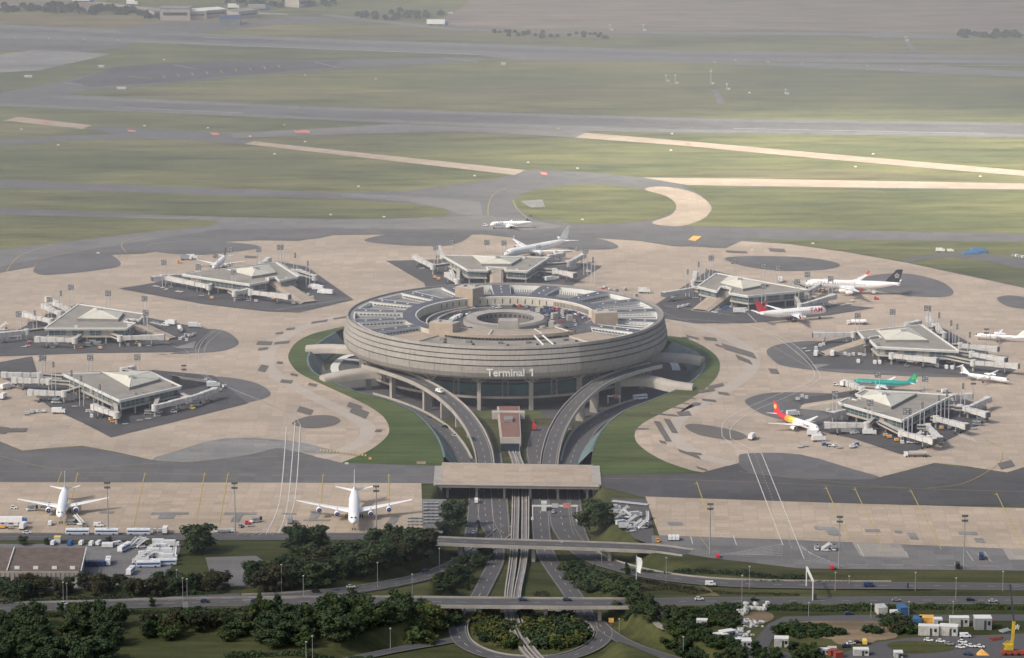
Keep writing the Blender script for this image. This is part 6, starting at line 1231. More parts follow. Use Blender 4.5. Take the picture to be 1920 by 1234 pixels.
# traffic
for kd, c_, x, y, a, z, l in [("van", W, 824, 737, -50, 5.6, "white van driving on the left elevated ramp"), ("car", "darkblue_body", 888, 826, -70, -3.4, "dark car on the left elevated ramp"), ("car", "black_body", 835, 803, -45, -8, "dark car on the lower left access road"), ("car", "silver_body", 852, 819, -50, -8, "silver car on the lower left access road"), ("coach", "white_body", 1200, 750, 25, -8, "white coach on the lower right access road"), ("van", "white_body", 893, 943, 90, -8, "white van coming out from under the taxiway bridge"), ("car", "silver_body", 1037, 962, 90, -8, "silver car under the sign gantry"), ("car", "darkblue_body", 896, 981, 90, -8, "blue car behind the trees on the left carriageway"), ("car", W, 887, 1001, 90, -8, "white car just above the service road bridge"),
   ("car", "darkblue_body", 980, 1127, 0, .4, "dark blue car on the lower road bridge, left one"), ("car", "darkblue_body", 1063, 1127, 0, .4, "dark blue estate car on the lower road bridge, right one"), ("car", "white_van", 1311, 1126, 0, 0, "white car on the main road right of the bridge"), ("car", "black_body", 1415, 1127, 0, 0, "black car on the main road above the building rubble"), ("van", W, 1332, 1099, -3, -1, "white van on the right slip road"), ("van", "darkblue_body", 1629, 1101, 0, 0, "dark blue van on the right slip road"), ("car", "grey_body", 1681, 1128, 0, 0, "grey car on the main road right of the cantilever gantry"), ("car", "black_body", 1819, 1127, 0, 0, "black car on the main road at the far right"), ("car", "silver_body", 1862, 1130, 0, 0, "silver car on the main road at the far right"),
   ("car", "black_body", 592, 1111, 4, -.2, "black car on the left slip road"), ("car", W, 658, 1103, 5, -1, "white car on the left slip road"), ("car", "darkblue_body", 798, 1073, 15, -4, "dark blue car on the left slip road climbing from the motorway"), ("car", "darkblue_body", 520, 1127, 0, 0, "dark blue car on the main road, second from the left trees"), ("car", "darkblue_body", 478, 1130, 0, 0, "blue grey car on the main road left of centre"), ("car", "darkblue_body", 384, 1130, 0, 0, "dark car beside the grey direction board"), ("car", W, 120, 1135, 0, 0, "white car near the left end of the main road"), ("car", "black_body", 158, 1137, 0, 0, "black car near the left end of the main road"), ("car", "grey_body", 55, 1145, 0, 0, "grey car at the far left of the main road")]: veh(kd, c_, x, y, a, "", z, lab=l, dz=.35)
# bus yard at the left
for kd, c_, x, y, a, l in [("bus", "white_body", 234, 1032, 70, "white and blue bus standing alone in the middle of the yard"), ("coach", "white_body", 203, 1058, 92, "white minibus with dark back parked right of the brown building"), ("coach", "white_body", 245, 1076, 80, "white and blue minibus at the bottom of the bus yard"), ("bus", "white_body", 278, 1064, 5, "white bus parked sideways along the hedge, left one"), ("bus", "white_body", 308, 1060, 5, "white bus parked sideways along the hedge, right one"), ("van", W, 153, 1022, 80, "white van beside the roof edge of the brown building"), ("van", W, 172, 1023, 80, "white van, second from the brown building"), ("van", W, 186, 1022, 70, "white and blue van with raised nose in the yard"), ("van", W, 222, 1023, 30, "white van left of the tall bus"), ("van", "blue_body", 132, 1022, 80, "small blue van behind the brown building"), ("van", W, 100, 1022, 80, "small white van behind the brown building")]: veh(kd, c_, x, y, a, "", lab=l, dz=.2)
for kd, x, y, a in [("van", 195, 1026, 90), ("van", 202, 1026, 90), ("van", 209, 1026, 90), ("stairs", 250, 1028, 40), ("stairs", 258, 1026, 30), ("stairs", 266, 1028, 20), ("truck", 300, 1024, 0), ("truck", 322, 1026, 0), ("truck", 292, 1041, 0), ("truck", 316, 1041, 0), ("truck", 275, 1046, 20), ("stairs", 265, 1052, 0), ("stairs", 280, 1052, 10), ("truck", 300, 1050, 0), ("truck", 318, 1052, 0), ("stairs", 328, 1045, 90), ("truck", 272, 1058, 0), ("stairs", 285, 1036, 0), ("truck", 305, 1033, 0), ("stairs", 258, 1058, 0)]: veh(kd, "white_van", x, y, a, "packed at the right side of the bus yard")
# construction yard cars
for k, (x, y, c_) in enumerate([(1741, 1203, W), (1764, 1205, W), (1780, 1210, "grey_body"), (1805, 1206, W), (1812, 1211, W), (1801, 1216, W), (1821, 1214, W), (1838, 1215, W), (1815, 1229, "darkblue_body"), (1596, 1209, W), (1608, 1207, "black_body"), (1586, 1214, "darkblue_body"), (1591, 1153, "darkblue_body")]): veh("car", c_, x, y, -20 if x > 1700 else 10, "parked in the construction yard", dz=.25)
veh("van", W, 1810, 1196, 0, "", lab="long white van in front of the white site cabins"); veh("van", W, 1678, 1153, 0, "", lab="white van right of the small bush on the site road"); veh("van", "yellow_body", 1621, 1208, 90, "", lab="yellow van at the bottom of the construction yard")
# far traffic
for kd, c_, x, y, l in [("lorry", "white_body", 820, 48, "long white lorry on the far road at the top"), ("lorry", "grey_body", 484, 19, "grey lorry on the far road at the top left"), ("lorry", "white_body", 155, 4, "white lorry at the top left corner"), ("truck", W, 248, 10, "white truck on the far road, left"), ("truck", W, 438, 17, "white truck following the grey lorry")]: veh(kd, c_, x, y, -4, "", lab=l, sc=1.5)
veh("tug", W, 910, 425, 0, "", lab="white tractor in front of the small regional jet")
# ================================================================== SMALL AIRFIELD THINGS
for i, (x, y, w_, l) in enumerate([(53, 145, 9, "long white equipment cabin on the far left grass"), (190, 126, 7, "white equipment cabin left of the dark holding bay"), (228, 167, 11, "long white cabin between holding bay and runway"), (944, 121, 6, "small white cabin on the grass above the runway"), (845, 26, 6, "white shed beside the ploughed field")]):
    t_ = empty("equipment_cabin", P(x, y), 0, l, "cabin"); mb = MB(); mb.box((0, 0, .8), (w_*.75, 2, 1.6), "belly_grey"); mb.build("wall", t_); mb = MB(); mb.box((0, 0, 1.7), (w_*.75+.4, 2.3, .2), "trim_white"); mb.build("roof", t_)
def marker(x, y, c_, h_, lab, grp):
    t_ = bpy.data.objects.new("marker_board", mk_mesh(c_, h_)); COL.objects.link(t_); t_.location = P(x, y); tag(t_, lab, "marker board", grp)
_mk = {}
def mk_mesh(c_, h_):
    if (c_, h_) not in _mk: mb = MB(); mb.box((0, 0, h_*.6), (2.0, .4, h_*.8), c_); mb.tube((-.8, 0, 0), (-.8, 0, h_*.3), .12, .12, "metal"); mb.tube((.8, 0, 0), (.8, 0, h_*.3), .12, .12, "metal"); _mk[(c_, h_)] = mb.mesh("marker_board")
    return _mk[(c_, h_)]
for x, y in [(40, 244), (109, 273), (271, 237), (390, 241), (515, 290), (469, 257), (572, 267), (990, 306), (1083, 317), (1637, 290), (1604, 314), (1838, 332), (1092, 413), (1260, 252), (1258, 283), (720, 408), (672, 351), (890, 331), (620, 404), (1410, 470), (1524, 458), (308, 113), (572, 142), (705, 149), (1473, 176), (1405, 175), (184, 476), (650, 871)]: marker(x, y, "trim_white", 1.1, "small white marker board standing in the airfield grass", "white marker boards in the airfield grass")
for x, y in [(28, 72), (92, 74), (157, 75), (222, 77), (1047, 243), (533, 236), (1341, 118), (1379, 115), (1440, 118), (1504, 121), (1565, 123), (1627, 126), (1690, 132)]: marker(x, y, "yellow_paint", 1.5, "small yellow marker board beside the runways", "yellow marker boards beside the runways")
def antenna(x, y, H, lab):
    t_ = empty("antenna_mast", P(x, y), 0, lab, "antenna"); mb = MB(); mb.tube((0, 0, 0), (0, 0, H), .35, .2, "belly_grey", 6); mb.build("pole", t_); mb = MB(); mb.box((0, 0, H*.85), (2.4, .6, .8), "belly_grey"); mb.box((2.0, 0, .8), (2, 2, 1.6), "belly_grey"); mb.build("antenna_head", t_)
for x, y, H, l in [(1249, 153, 7, "white aerial mast left of the pair on the far grass"), (1266, 157, 9, "white and orange aerial mast right of the pair on the far grass"), (1333, 158, 14, "tall aerial mast above the short grey track"), (1363, 168, 6, "low white aerial beside the short grey track"), (1473, 177, 5, "small white aerial on the far grass, right"), (1698, 77, 5, "white hut aerial by the far road"), (1144, 57, 6, "small white aerial by the ploughed field, left one"), (1206, 58, 7, "small white aerial by the ploughed field, right one")]: antenna(x, y, H, l)
for i, (x, y, w_) in enumerate([(1820, 476, 12), (1834, 474, 12)]):
    t_ = empty("tarpaulin_stack", P(x, y), .1, ["flat blue tarpaulin stack on the right grass, left heap", "taller blue tarpaulin stack on the right grass, right heap"][i], "tarpaulin"); mb = MB(); mb.loft([[(-w_/2*f, -4*f, z), (w_/2*f, -4*f, z), (w_/2*f, 4*f, z), (-w_/2*f, 4*f, z)] for z, f in ((0, 1), (1.2+i*.8, .95), (1.8+i*1.2, .6))], "muted_blue"); mb.build("cover", t_)
for k in range(5): veh("container", "white_van" if k % 2 else "grey_body", 1900+k*6, 481+k*1.0, 20, "beside the service road on the right grass")
veh("truck", W, 1763, 473, 0, "", lab="white truck on the service road left of the blue tarpaulins", sc=.8); veh("truck", W, 1782, 473, 0, "", lab="small white truck left of the blue tarpaulins", sc=.6)
t_ = empty("blue_warehouse", P(432, 45), 0, "small blue curved roof building at the top left of the airfield", "warehouse"); mb = MB(); mb.box((0, 0, 3), (20, 18, 6), "teal_wall"); mb.build("wall", t_); mb = MB(); mb.loft([[(10.5*s_, 9*math.cos(q), 6+3*math.sin(q)) for q in np.linspace(0, math.pi, 9)] for s_ in (-1, 1)], "darkblue_body"); mb.build("roof", t_)
for i, (x, y, w_, h_) in enumerate([(330, 36, 30, 12), (365, 34, 22, 8), (300, 30, 18, 6), (395, 30, 26, 7), (455, 32, 24, 7), (560, 12, 20, 9)]):
    t_ = empty("far_building", P(x, y), R(10*i), "pale industrial building far off at the top left, "+["tallest", "second from the left", "leftmost", "long low one", "beside the blue roof", "nearest the lorry road"][i], "building"); mb = MB(); mb.box((0, 0, h_/2), (w_, 20, h_), "concrete"); mb.build("wall", t_); mb = MB(); mb.box((0, 0, h_+.2), (w_+1, 21, .5), "trim_white" if i % 2 else "roof_grey"); mb.build("roof", t_)
    mb = MB(); mb.box((0, -10.1, h_*.55), (w_*.8, .2, h_*.25), "glass_dark"); mb.build("window", t_)
# ================================================================== BUILDINGS IN THE FOREGROUND
t_ = empty("brown_warehouse", P(80, 1093), 0, "brown flat roofed warehouse at the lower left with grey corrugated walls", "warehouse"); o_ = t_.location
def loc(x, y, z=0): return P(x, y, z)-o_
H = 8.0; cs = [loc(-60, 1071, H), loc(147, 1071, H), loc(160, 1027, H), (loc(-60, 1027, H))]
mb = MB(); mb.prism([(p.x, p.y) for p in cs], 0, H-.6, "concrete", "roof_grey")
a, b = cs[0], cs[1]; n = int((b-a).length/2.2)
for k in range(n): p = a.lerp(b, k/n); mb.box((p.x, p.y-.12, H*.45), (.35, .2, H*.88), "concrete_dark")
mb.build("wall", t_)
mb = MB(); mb.prism([(p.x, p.y) for p in cs], H-.6, H, "concrete_light", "dull_roof"); mb.build("roof", t_)
for k, x in enumerate((32, 67, 102, 136)):
    for dy in (0, 3): mb = MB(); p = loc(x, 1064+dy, H); mb.box((p.x, p.y, H+.3), (2.4, 1.0, .6), "trim_white"); mb.build("roof_light", t_)
for (x0, y0, x1, y1) in ((13, 1071, 27, 1028), (152, 1071, 162, 1028)): mb = MB(); mb.beam(loc(x0, y0, H)+Vector((0, 0, .4)), loc(x1, y1, H)+Vector((0, 0, .4)), .5, .5, "trim_white"); mb.build("roof_kerb", t_)
for x, w_, c_ in ((36, 5, "dark_panel"), (65, 8, "dark_panel"), (99, 5, "metal_dark"), (135, 5.5, "belly_grey"), (6, 6, "dark_panel")): mb = MB(); p = loc(x, 1071, H); mb.box((p.x, p.y-.2, 2.6), (w_, .3, 5.2), c_); mb.build("loading_door", t_)
t_ = empty("storage_rack", P(178, 1062), 0, "dark blue storage racks right of the brown warehouse", "rack")
for k in range(5): mb = MB(); mb.box((-5+k*2.4, 0, 1.4), (2.0, 3, 2.8), "darkblue_body"); mb.build("crate", t_)
t_ = empty("checkpoint_cabin", P(108, 1018), 0, "yellow topped white checkpoint cabin on the service road", "cabin"); mb = MB(); mb.box((0, 0, 1.5), (3, 3, 3), "white_van"); mb.build("wall", t_); mb = MB(); mb.box((0, 0, 3.2), (3.4, 3.4, .5), "yellow_body"); mb.build("roof", t_)
def cabin(x, y, w_, d_, h_, c_, rz, lab, name="site_cabin", cat="site cabin", door="dark_panel", roof=None):
    t_ = empty(name, P(x, y, ground_z(P(x, y).x, P(x, y).y)), R(rz), lab, cat); mb = MB(); mb.box((0, 0, h_/2), (w_, d_, h_), c_)
    for k in range(int(w_/1.2)): mb.box((-w_/2+.6+k*1.2, -d_/2-.04, h_*.5), (.12, .1, h_*.92), c_)
    mb.build("wall", t_); mb = MB(); mb.box((0, 0, h_+.1), (w_+.2, d_+.2, .2), roof or "trim_white"); mb.build("roof", t_)
    if door: mb = MB(); mb.box((w_*.12, -d_/2-.08, h_*.42), (1.0, .12, h_*.8), door); mb.build("door", t_); mb = MB(); mb.box((w_*.34, -d_/2-.08, h_*.6), (1.2, .12, h_*.35), "glass_dark"); mb.build("window", t_)
for a in [(1741, 1190, 9.5, 4, 4.5, "cabin_white", -8, "white site cabin below the blue container"), (1779, 1190, 8.5, 5, 4.5, "cabin_white", -12, "white site cabin with bright blue door"), (1798, 1173, 9, 4, 4.2, "cabin_white", 0, "grey white site cabin at the back of the yard"), (1758, 1173, 4, 4, 3.5, "belly_grey", 0, "small pale cabin between the orange container and the back cabin"),
          (1842, 1178, 8, 6, 5.5, "grey_body", 0, "grey two storey site office at the back right"), (1465, 1211, 6.5, 5, 4, "cabin_white", -5, "lone white hut at the end of the grey yard road"), (1316, 1174, 5, 3.4, 3.2, "cabin_white", -8, "white metal container on the bushy knoll"),
          (1363, 1196, 7, 4, 3.5, "cabin_white", 30, "white cabin with teal window at the rubble heap"), (1350, 1200, 6, 5, 3, "belly_grey", 30, "grey cabin left of the white cabin at the rubble heap"), (1392, 1212, 8, 6, 3.2, "belly_grey", 0, "low grey shed at the foot of the rubble heap"),
          (1540, 1226, 8, 3, 2.4, "belly_grey", 0, "low grey cabin at the bottom edge left of the red containers"), (1614, 1228, 7, 4, 3, "cabin_white", 0, "white cabin at the bottom edge right of the red containers"), (1684, 1232, 4, 4, 2.6, "cabin_white", 0, "white cabin at the bottom edge below the grass oval")]: cabin(*a)
for a in [(1720, 1172, 4, 6, 3.6, "muted_blue", -8, "blue container left of the orange container"), (1737, 1170, 6.5, 5, 3.6, "orange_paint", -5, "orange topped container right of the blue one"), (1692, 1150, 4, 7, 3.6, "muted_blue", 10, "blue container by the upper site road"), (1652, 1150, 4.4, 7, 3.6, "cabin_white", 10, "white box container by the upper site road"), (1562, 1229, 4, 3, 2.6, "rust_red", 20, "red container at the bottom edge, left one"), (1572, 1233, 4, 3, 2.6, "rust_red", 20, "red container at the bottom edge, right one"), (1560, 1224, 4, 3, 2.6, "cabin_white", 0, "white container above the red containers")]:
    cabin(*a, name="shipping_container", cat="container", door=None, roof=a[5] if a[5] != "orange_paint" else "orange_paint")
# white bagged rubble heap
for k in range(34):
    x, y = (RN.uniform(1384, 1402), RN.uniform(1140, 1155)) if k < 18 else (RN.uniform(1405, 1445), RN.uniform(1139, 1146))
    mb = MB() if k < 3 else None
    if k < 3:
        s_ = (1.9, 1.7, 1.6); mb.loft([[(q[0]*f*s_[0]/2, q[1]*f*s_[1]/2, z) for q in ((-1, -.8), (-.8, -1), (.8, -1), (1, -.8), (1, .8), (.8, 1), (-.8, 1), (-1, .8))] for z, f in ((0, .85), (.6, 1.05), (1.4, .95), (1.7, .5))], "cabin_white"); VM["bag%d" % k] = mb.mesh("bulk_bag")
    o = bpy.data.objects.new("bulk_bag", VM["bag%d" % (k % 3)]); COL.objects.link(o); p = P(x, y); o.location = (p.x, p.y, .05+(1.5 if k % 4 == 0 else 0)); o.rotation_euler = (0, 0, RN.uniform(0, 3)); tag(o, "white bulk bag piled beside the bare soil above the yard road", "bulk bag", "white bulk bags piled beside the bare soil")
for k in range(60):
    x, y = RN.uniform(1372, 1410), RN.uniform(1178, 1200)
    if k > 34: x, y = RN.uniform(1395, 1432), RN.uniform(1162, 1176)
    key = "rub%d" % (k % 5)
    if key not in VM: mb = MB(); mb.box((0, 0, .4), (RN.uniform(1, 2.6), RN.uniform(.6, 1.4), RN.uniform(.5, .9)), RN.choice(["belly_grey", "metal", "concrete_light"]), top=.7); mb.box((.6, .5, .3), (1, .8, .6), "belly_grey", rz=.7); VM[key] = mb.mesh("rubble_piece")
    o = bpy.data.objects.new("rubble_piece", VM[key]); COL.objects.link(o); p = P(x, y); o.location = (p.x, p.y, .0); o.rotation_euler = (0, RN.uniform(-.3, .3), RN.uniform(0, 6)); tag(o, "pale scrap piece lying on the rubble heap beside the yard road", "rubble", "pale scrap pieces on the rubble heap")
# crane
t_ = empty("mobile_crane", P(1897, 1228), 0, "yellow mobile crane with black raised jib at the lower right edge", "crane")
mb = MB(); mb.box((3, 0, 1.5), (16, 3.4, 1.6), "rust_red"); mb.box((8, 0, 2.8), (4, 3, 1.6), "rust_red"); mb.build("chassis", t_)
for x in (-3, 0, 3, 6, 9): mb = MB(); mb.tube((x, -1.8, .7), (x, -1.2, .7), .7, .7, "tyre", 10); mb.tube((x, 1.2, .7), (x, 1.8, .7), .7, .7, "tyre", 10); mb.build("wheel_pair", t_)
mb = MB(); mb.box((-1.5, 0, 3.8), (4, 2.6, 2.6), "crane_yellow"); mb.box((-2.9, -.6, 4.2), (1.3, 1.2, 1.6), "glass_dark"); mb.build("cab", t_)
mb = MB(); mb.beam((0, 0, 4), (.6, 0, 16), 1.3, 1.3, "crane_yellow", up=Vector((0, 1, 0))); mb.build("boom", t_); mb = MB(); mb.beam((.6, 0, 16), (-1.4, 2, 33), .8, .8, "dark_panel", up=Vector((0, 1, 0))); mb.build("jib", t_); mb = MB(); mb.beam((-1.4, 2, 33), (9, 2, 32), .12, .12, "metal"); mb.build("hoist_rope", t_)
for i, (x, y, c_) in enumerate([(1850, 1168, "rust_red"), (1868, 1200, "rust_red"), (1885, 1184, "belly_grey"), (1890, 1208, "crane_yellow"), (1906, 1178, "belly_grey")]):
    t_ = empty("building_material", P(x, y), R(i*20), ["red steel beams lying behind the yard", "red and blue pallets left of the crane", "grey stacked panels behind the crane", "yellow machine part beside the crane", "grey pipes at the right edge"][i], "building material"); mb = MB()
    for j in range(4): mb.beam((-3, j*.7-1, .4+.3*(j % 2)), (3+RN.uniform(-1, 1), j*.7-1, .4+.3*(j % 2)), .5, .5, c_)
    mb.build("stacked_beam", t_)
t_ = empty("orange_tent", P(1843, 1228), 0, "small orange pointed tarpaulin at the bottom right", "tarpaulin"); mb = MB()
for a, b in (((-3, -1.5, 0), (3, -1.5, 0)), ((3, -1.5, 0), (3, 1.5, 0)), ((3, 1.5, 0), (-3, 1.5, 0)), ((-3, 1.5, 0), (-3, -1.5, 0))): mb.face([a, b, (-.8, 0, 3)], "orange_paint")
mb.build("cover", t_)
t_ = empty("mechanical_shovel", P(1002, 808, -8), 0, "red machine standing right of the station pavilion", "machine"); mb = MB(); mb.box((0, 0, .8), (2.6, 3.6, 1), "dark_panel"); mb.build("chassis", t_); mb = MB(); mb.box((0, 0, 2.6), (2.2, 2.4, 2.8), "red_body", top=.8); mb.build("body", t_); mb = MB(); mb.beam((0, 0, 3.5), (-.8, 0, 6.5), .8, .8, "red_body", up=Vector((0, 1, 0))); mb.build("arm", t_)
t_ = empty("shuttle_train", P(936, 795, -8), R(97), "orange and grey shuttle train at the platform left of the station", "train"); mb = MB(); mb.box((0, 0, 3.6), (22, 2.2, 2.6), "orange_paint"); mb.box((0, 0, 3.9), (20, 2.26, .9), "glass_dark"); mb.build("body", t_); mb = MB(); mb.box((0, 0, 1.9), (21, 1.8, .8), "dark_panel"); mb.build("undercarriage", t_)
t_ = empty("police_kiosk", P(1020, 960, -8), 0, "white kiosk with tall sign on the traffic island below the taxiway bridge", "kiosk"); mb = MB(); mb.box((0, 4, 2), (2.6, 6, 4), "trim_white"); mb.build("wall", t_); mb = MB(); mb.box((0, 4, 4.2), (3, 6.4, .4), "belly_grey"); mb.build("roof", t_)
# ================================================================== VEGETATION
def crown_mesh(name, seed, h_, r_, m, n=1500, cone=0, leaf=.75):
    rg = random.Random(seed); mb = MB(); lobes = []
    for k in range(26):
        a = rg.uniform(0, 6.28); q = rg.uniform(0, .8); z = rg.uniform(.18, .92)
        if cone: q *= (1-z)*1.3+.1
        lobes.append((Vector((math.cos(a)*q*r_, math.sin(a)*q*r_, h_*z)), r_*rg.uniform(.2, .42)*(1-(.55*z if cone else 0))))
    vs = []; fs = []
    for i in range(n):
        c, rr_ = lobes[i % len(lobes)]; d = Vector((rg.gauss(0, 1), rg.gauss(0, 1), rg.gauss(.15, 1))).normalized(); rad = rr_*(rg.uniform(.4, 1.25) if i % 3 else rg.uniform(.2, .9))
        p = c+Vector((d.x*rad, d.y*rad, d.z*rad*.85)); 
        if p.z < .25: continue
        u = Vector((rg.gauss(0, 1), rg.gauss(0, 1), rg.gauss(0, 1))); nrm = (d+u*.45).normalized(); x = nrm.orthogonal().normalized(); y = nrm.cross(x); s_ = leaf*rg.uniform(.5, 1.25); an = rg.uniform(0, 6.28); X_ = x*math.cos(an)+y*math.sin(an); Y2 = y*math.cos(an)-x*math.sin(an); k0 = len(vs)
        vs += [tuple(p+X_*s_), tuple(p+Y2*s_*.6), tuple(p-X_*s_*.8), tuple(p-Y2*s_*.7)]; fs.append((k0, k0+1, k0+2, k0+3))
    me = bpy.data.meshes.new(name); me.from_pydata(vs, [], fs); me.materials.append(MAT[m]); return me
def trunk_mesh(h_, r_):
    mb = MB(); mb.tube((0, 0, -.6), (0, 0, h_*.55), .035*h_, .02*h_, "bark", 7)
    for k in range(5): a = k*1.26; mb.tube((0, 0, h_*(.22+.06*k)), (math.cos(a)*r_*.55, math.sin(a)*r_*.55, h_*(.5+.07*k)), .014*h_, .006*h_, "bark", 5)
    return mb.mesh("trunk")
VAR = {}
for i, (k, m, cone) in enumerate([("dark", "leaf_dark", 0), ("dark2", "leaf_dark", 0), ("mid", "leaf_mid", 0), ("mid2", "leaf_mid", 1), ("brown", "leaf_brown", 0), ("yellow", "leaf_yellow", 0), ("poplar", "leaf_mid", 1)]): VAR[k] = (crown_mesh("crown", 100+i, 10, 4.6 if k != "poplar" else 3.2, m, 3600, cone, .55), trunk_mesh(10, 4.4))
for i, (k, m) in enumerate([("bush", "leaf_dark"), ("bush2", "leaf_mid"), ("bushy", "leaf_yellow"), ("bushb", "leaf_brown")]): VAR[k] = (crown_mesh("foliage", 200+i, 3.2, 3.4, m, 700, 0, .6), None)
def tree(x, y, h_, kind, lab, grp=None, z=None, w_=1.0, cat="tree", pos=None):
    if pos is None:
        q = P(x, y, 0); zz = ground_z(q.x, q.y) if z is None else z
        for _ in range(3): q = P(x, y, zz); zz = ground_z(q.x, q.y) if z is None else z
    else: q = pos; zz = ground_z(q.x, q.y)
    cr, tr_ = VAR[kind]
    if tr_ is None:
        o = bpy.data.objects.new("bush", cr); COL.objects.link(o); o.location = (q.x, q.y, zz-.3); s_ = h_/3.2; o.scale = (s_*w_, s_*w_, s_); o.rotation_euler = (0, 0, RN.uniform(0, 6.28)); return tag(o, lab, "bush", grp)
    o = empty("tree", (q.x, q.y, zz), RN.uniform(0, 6.28), lab, cat, grp); s_ = h_/10; o.scale = (s_*w_, s_*w_, s_)
    for nm, me in (("trunk", tr_), ("crown", cr)):
        c = bpy.data.objects.new(nm, me); COL.objects.link(c); c.parent = o
    return o
def wood(poly, n, hs, kinds, lab, grp, sep=9, w_=1.0):
    xs_ = [p[0] for p in poly]; ys_ = [p[1] for p in poly]; out = []; tries = 0
    while len(out) < n and tries < n*60:
        tries += 1; x, y = RN.uniform(min(xs_), max(xs_)), RN.uniform(min(ys_), max(ys_))
        c = False; j = len(poly)-1
        for i in range(len(poly)):
            if (poly[i][1] > y) != (poly[j][1] > y) and x < (poly[j][0]-poly[i][0])*(y-poly[i][1])/(poly[j][1]-poly[i][1])+poly[i][0]: c = not c
            j = i
        if not c or any((x-a)**2+((y-b)*2.6)**2 < sep*sep for a, b in out): continue
        out.append((x, y)); tree(x, y, RN.uniform(*hs), RN.choice(kinds), lab, grp, w_=RN.uniform(1.0, 1.5)*w_)
def leafy(name, pts_fn, n, leaf, m, seed, **kw):
    rg = random.Random(seed); vs = []; fs = []
    for i in range(n):
        p = pts_fn(rg); nrm = Vector((rg.gauss(0, 1), rg.gauss(0, 1)-.4, rg.gauss(.8, .8))).normalized(); x = nrm.orthogonal().normalized(); y = nrm.cross(x); s_ = leaf*rg.uniform(.5, 1.3); k0 = len(vs)
        vs += [tuple(p+x*s_), tuple(p+y*s_*.7), tuple(p-x*s_*.8), tuple(p-y*s_*.7)]; fs.append((k0, k0+1, k0+2, k0+3))
    me = bpy.data.meshes.new(name); me.from_pydata(vs, [], fs); me.materials.append(MAT[m]); o = bpy.data.objects.new(name, me); COL.objects.link(o); return tag(o, **kw)
def hedge(pxs, w_, h_, m, lab, dens=5.0, leaf=.55):
    q = spline([P(a, b, 0) for a, b in pxs], 5) if len(pxs) > 2 else [P(a, b, 0) for a, b in pxs]
    L = [0]
    for i in range(1, len(q)): L.append(L[-1]+(q[i]-q[i-1]).length)
    off = [math.sin(k*1.7)*.25+math.sin(k*.63)*.3 for k in range(400)]
    def f(rg):
        s_ = rg.uniform(0, L[-1]); j = 0
        while j < len(q)-2 and L[j+1] < s_: j += 1
        p = q[j].lerp(q[j+1], (s_-L[j])/(L[j+1]-L[j]+1e-9)); hh = h_*(.75+off[int(s_/3) % 400]); t_ = rg.uniform(0, math.pi); r_ = rg.uniform(.6, 1)
        zz = ground_z(p.x, p.y); d = (q[j+1]-q[j]).normalized(); return Vector((p.x-d.y*math.cos(t_)*w_*.5*r_, p.y+d.x*math.cos(t_)*w_*.5*r_, zz+max(.1, hh*math.sin(t_)*r_)))
    leafy("hedge", f, int(L[-1]*w_*dens*(.6+h_*.3)), leaf, m, int(L[-1]*7), label=lab, cat="hedge")
def farwood(poly, h_, n, m="leaf_dark"):
    q = [P(a, b, 0) for a, b in poly]; tri = tessellate_polygon([[Vector((p.x, p.y, 0)) for p in q]]); cs = []; rg0 = random.Random(int(q[0].x))
    ar = [((q[t[1]]-q[t[0]]).cross(q[t[2]]-q[t[0]])).length for t in tri]
    for k in range(max(8, n//110)):
        t = rg0.choices(tri, ar)[0]; u, v = rg0.random(), rg0.random()
        if u+v > 1: u, v = 1-u, 1-v
        cs.append((q[t[0]]+(q[t[1]]-q[t[0]])*u+(q[t[2]]-q[t[0]])*v, h_*rg0.uniform(.6, 1.2)))
    def f(rg):
        c, hh = cs[rg.randrange(len(cs))]; a = rg.uniform(0, 6.28); t_ = rg.uniform(0, 1.57); return c+Vector((math.cos(a)*math.cos(t_)*hh*.75, math.sin(a)*math.cos(t_)*hh*.75, hh*(.25+.75*math.sin(t_))))
    leafy("distant_woodland", f, n, 1.6, m, 5, kind="stuff", label=None)
tree(372, 1037, 15.5, "dark", "solitary dark round tree below the front apron", w_=1.5)
tree(560, 1038, 14, "dark2", "left half of the wide dark tree pair below the four engine jet", w_=1.6); tree(592, 1038, 14.5, "dark", "right half of the wide dark tree pair below the four engine jet", w_=1.6)
tree(846, 993, 15, "dark", "tall dark tree left of the motorway below the taxiway bridge", w_=1.2, z=-3); tree(858, 975, 13, "mid", "tree behind the tall dark one left of the motorway", w_=1.1, z=-4); tree(830, 1004, 8, "dark", "small tree at the foot of the tall one left of the motorway", w_=1.2, z=-3)
tree(1104, 990, 15, "dark2", "left one of the dark trees right of the motorway", w_=1.1, z=-4); tree(1124, 990, 15, "dark", "right one of the dark trees right of the motorway", w_=1.1, z=-3)
D = ["dark", "dark2", "dark", "mid"]
wood([(470, 1082), (560, 1070), (640, 1052), (700, 1030), (760, 1024), (798, 1030), (812, 1052), (770, 1072), (690, 1090), (600, 1104), (480, 1112)], 48, (10, 14), ["dark", "dark2", "brown", "dark"], "dark green tree of the wood above the left slip road", "trees of the wood above the left slip road", 17)
wood([(480, 1150), (700, 1145), (775, 1146), (770, 1190), (700, 1206), (620, 1214), (500, 1218), (470, 1190)], 52, (9.5, 13), ["dark", "mid", "mid2", "dark2", "poplar"], "green tree of the wood below the main road", "trees of the wood below the main road", 15)
wood([(-20, 1172), (120, 1164), (260, 1166), (300, 1190), (240, 1222), (180, 1260), (-20, 1270)], 50, (8, 12), ["dark", "dark2", "dark"], "very dark tree of the lower left wood", "trees of the lower left wood", 15)
wood([(270, 1172), (450, 1162), (462, 1185), (440, 1202), (330, 1206), (280, 1196)], 22, (6, 9), ["dark", "mid", "brown"], "low tree in the strip between the two lower woods", "trees between the two lower woods", 14)
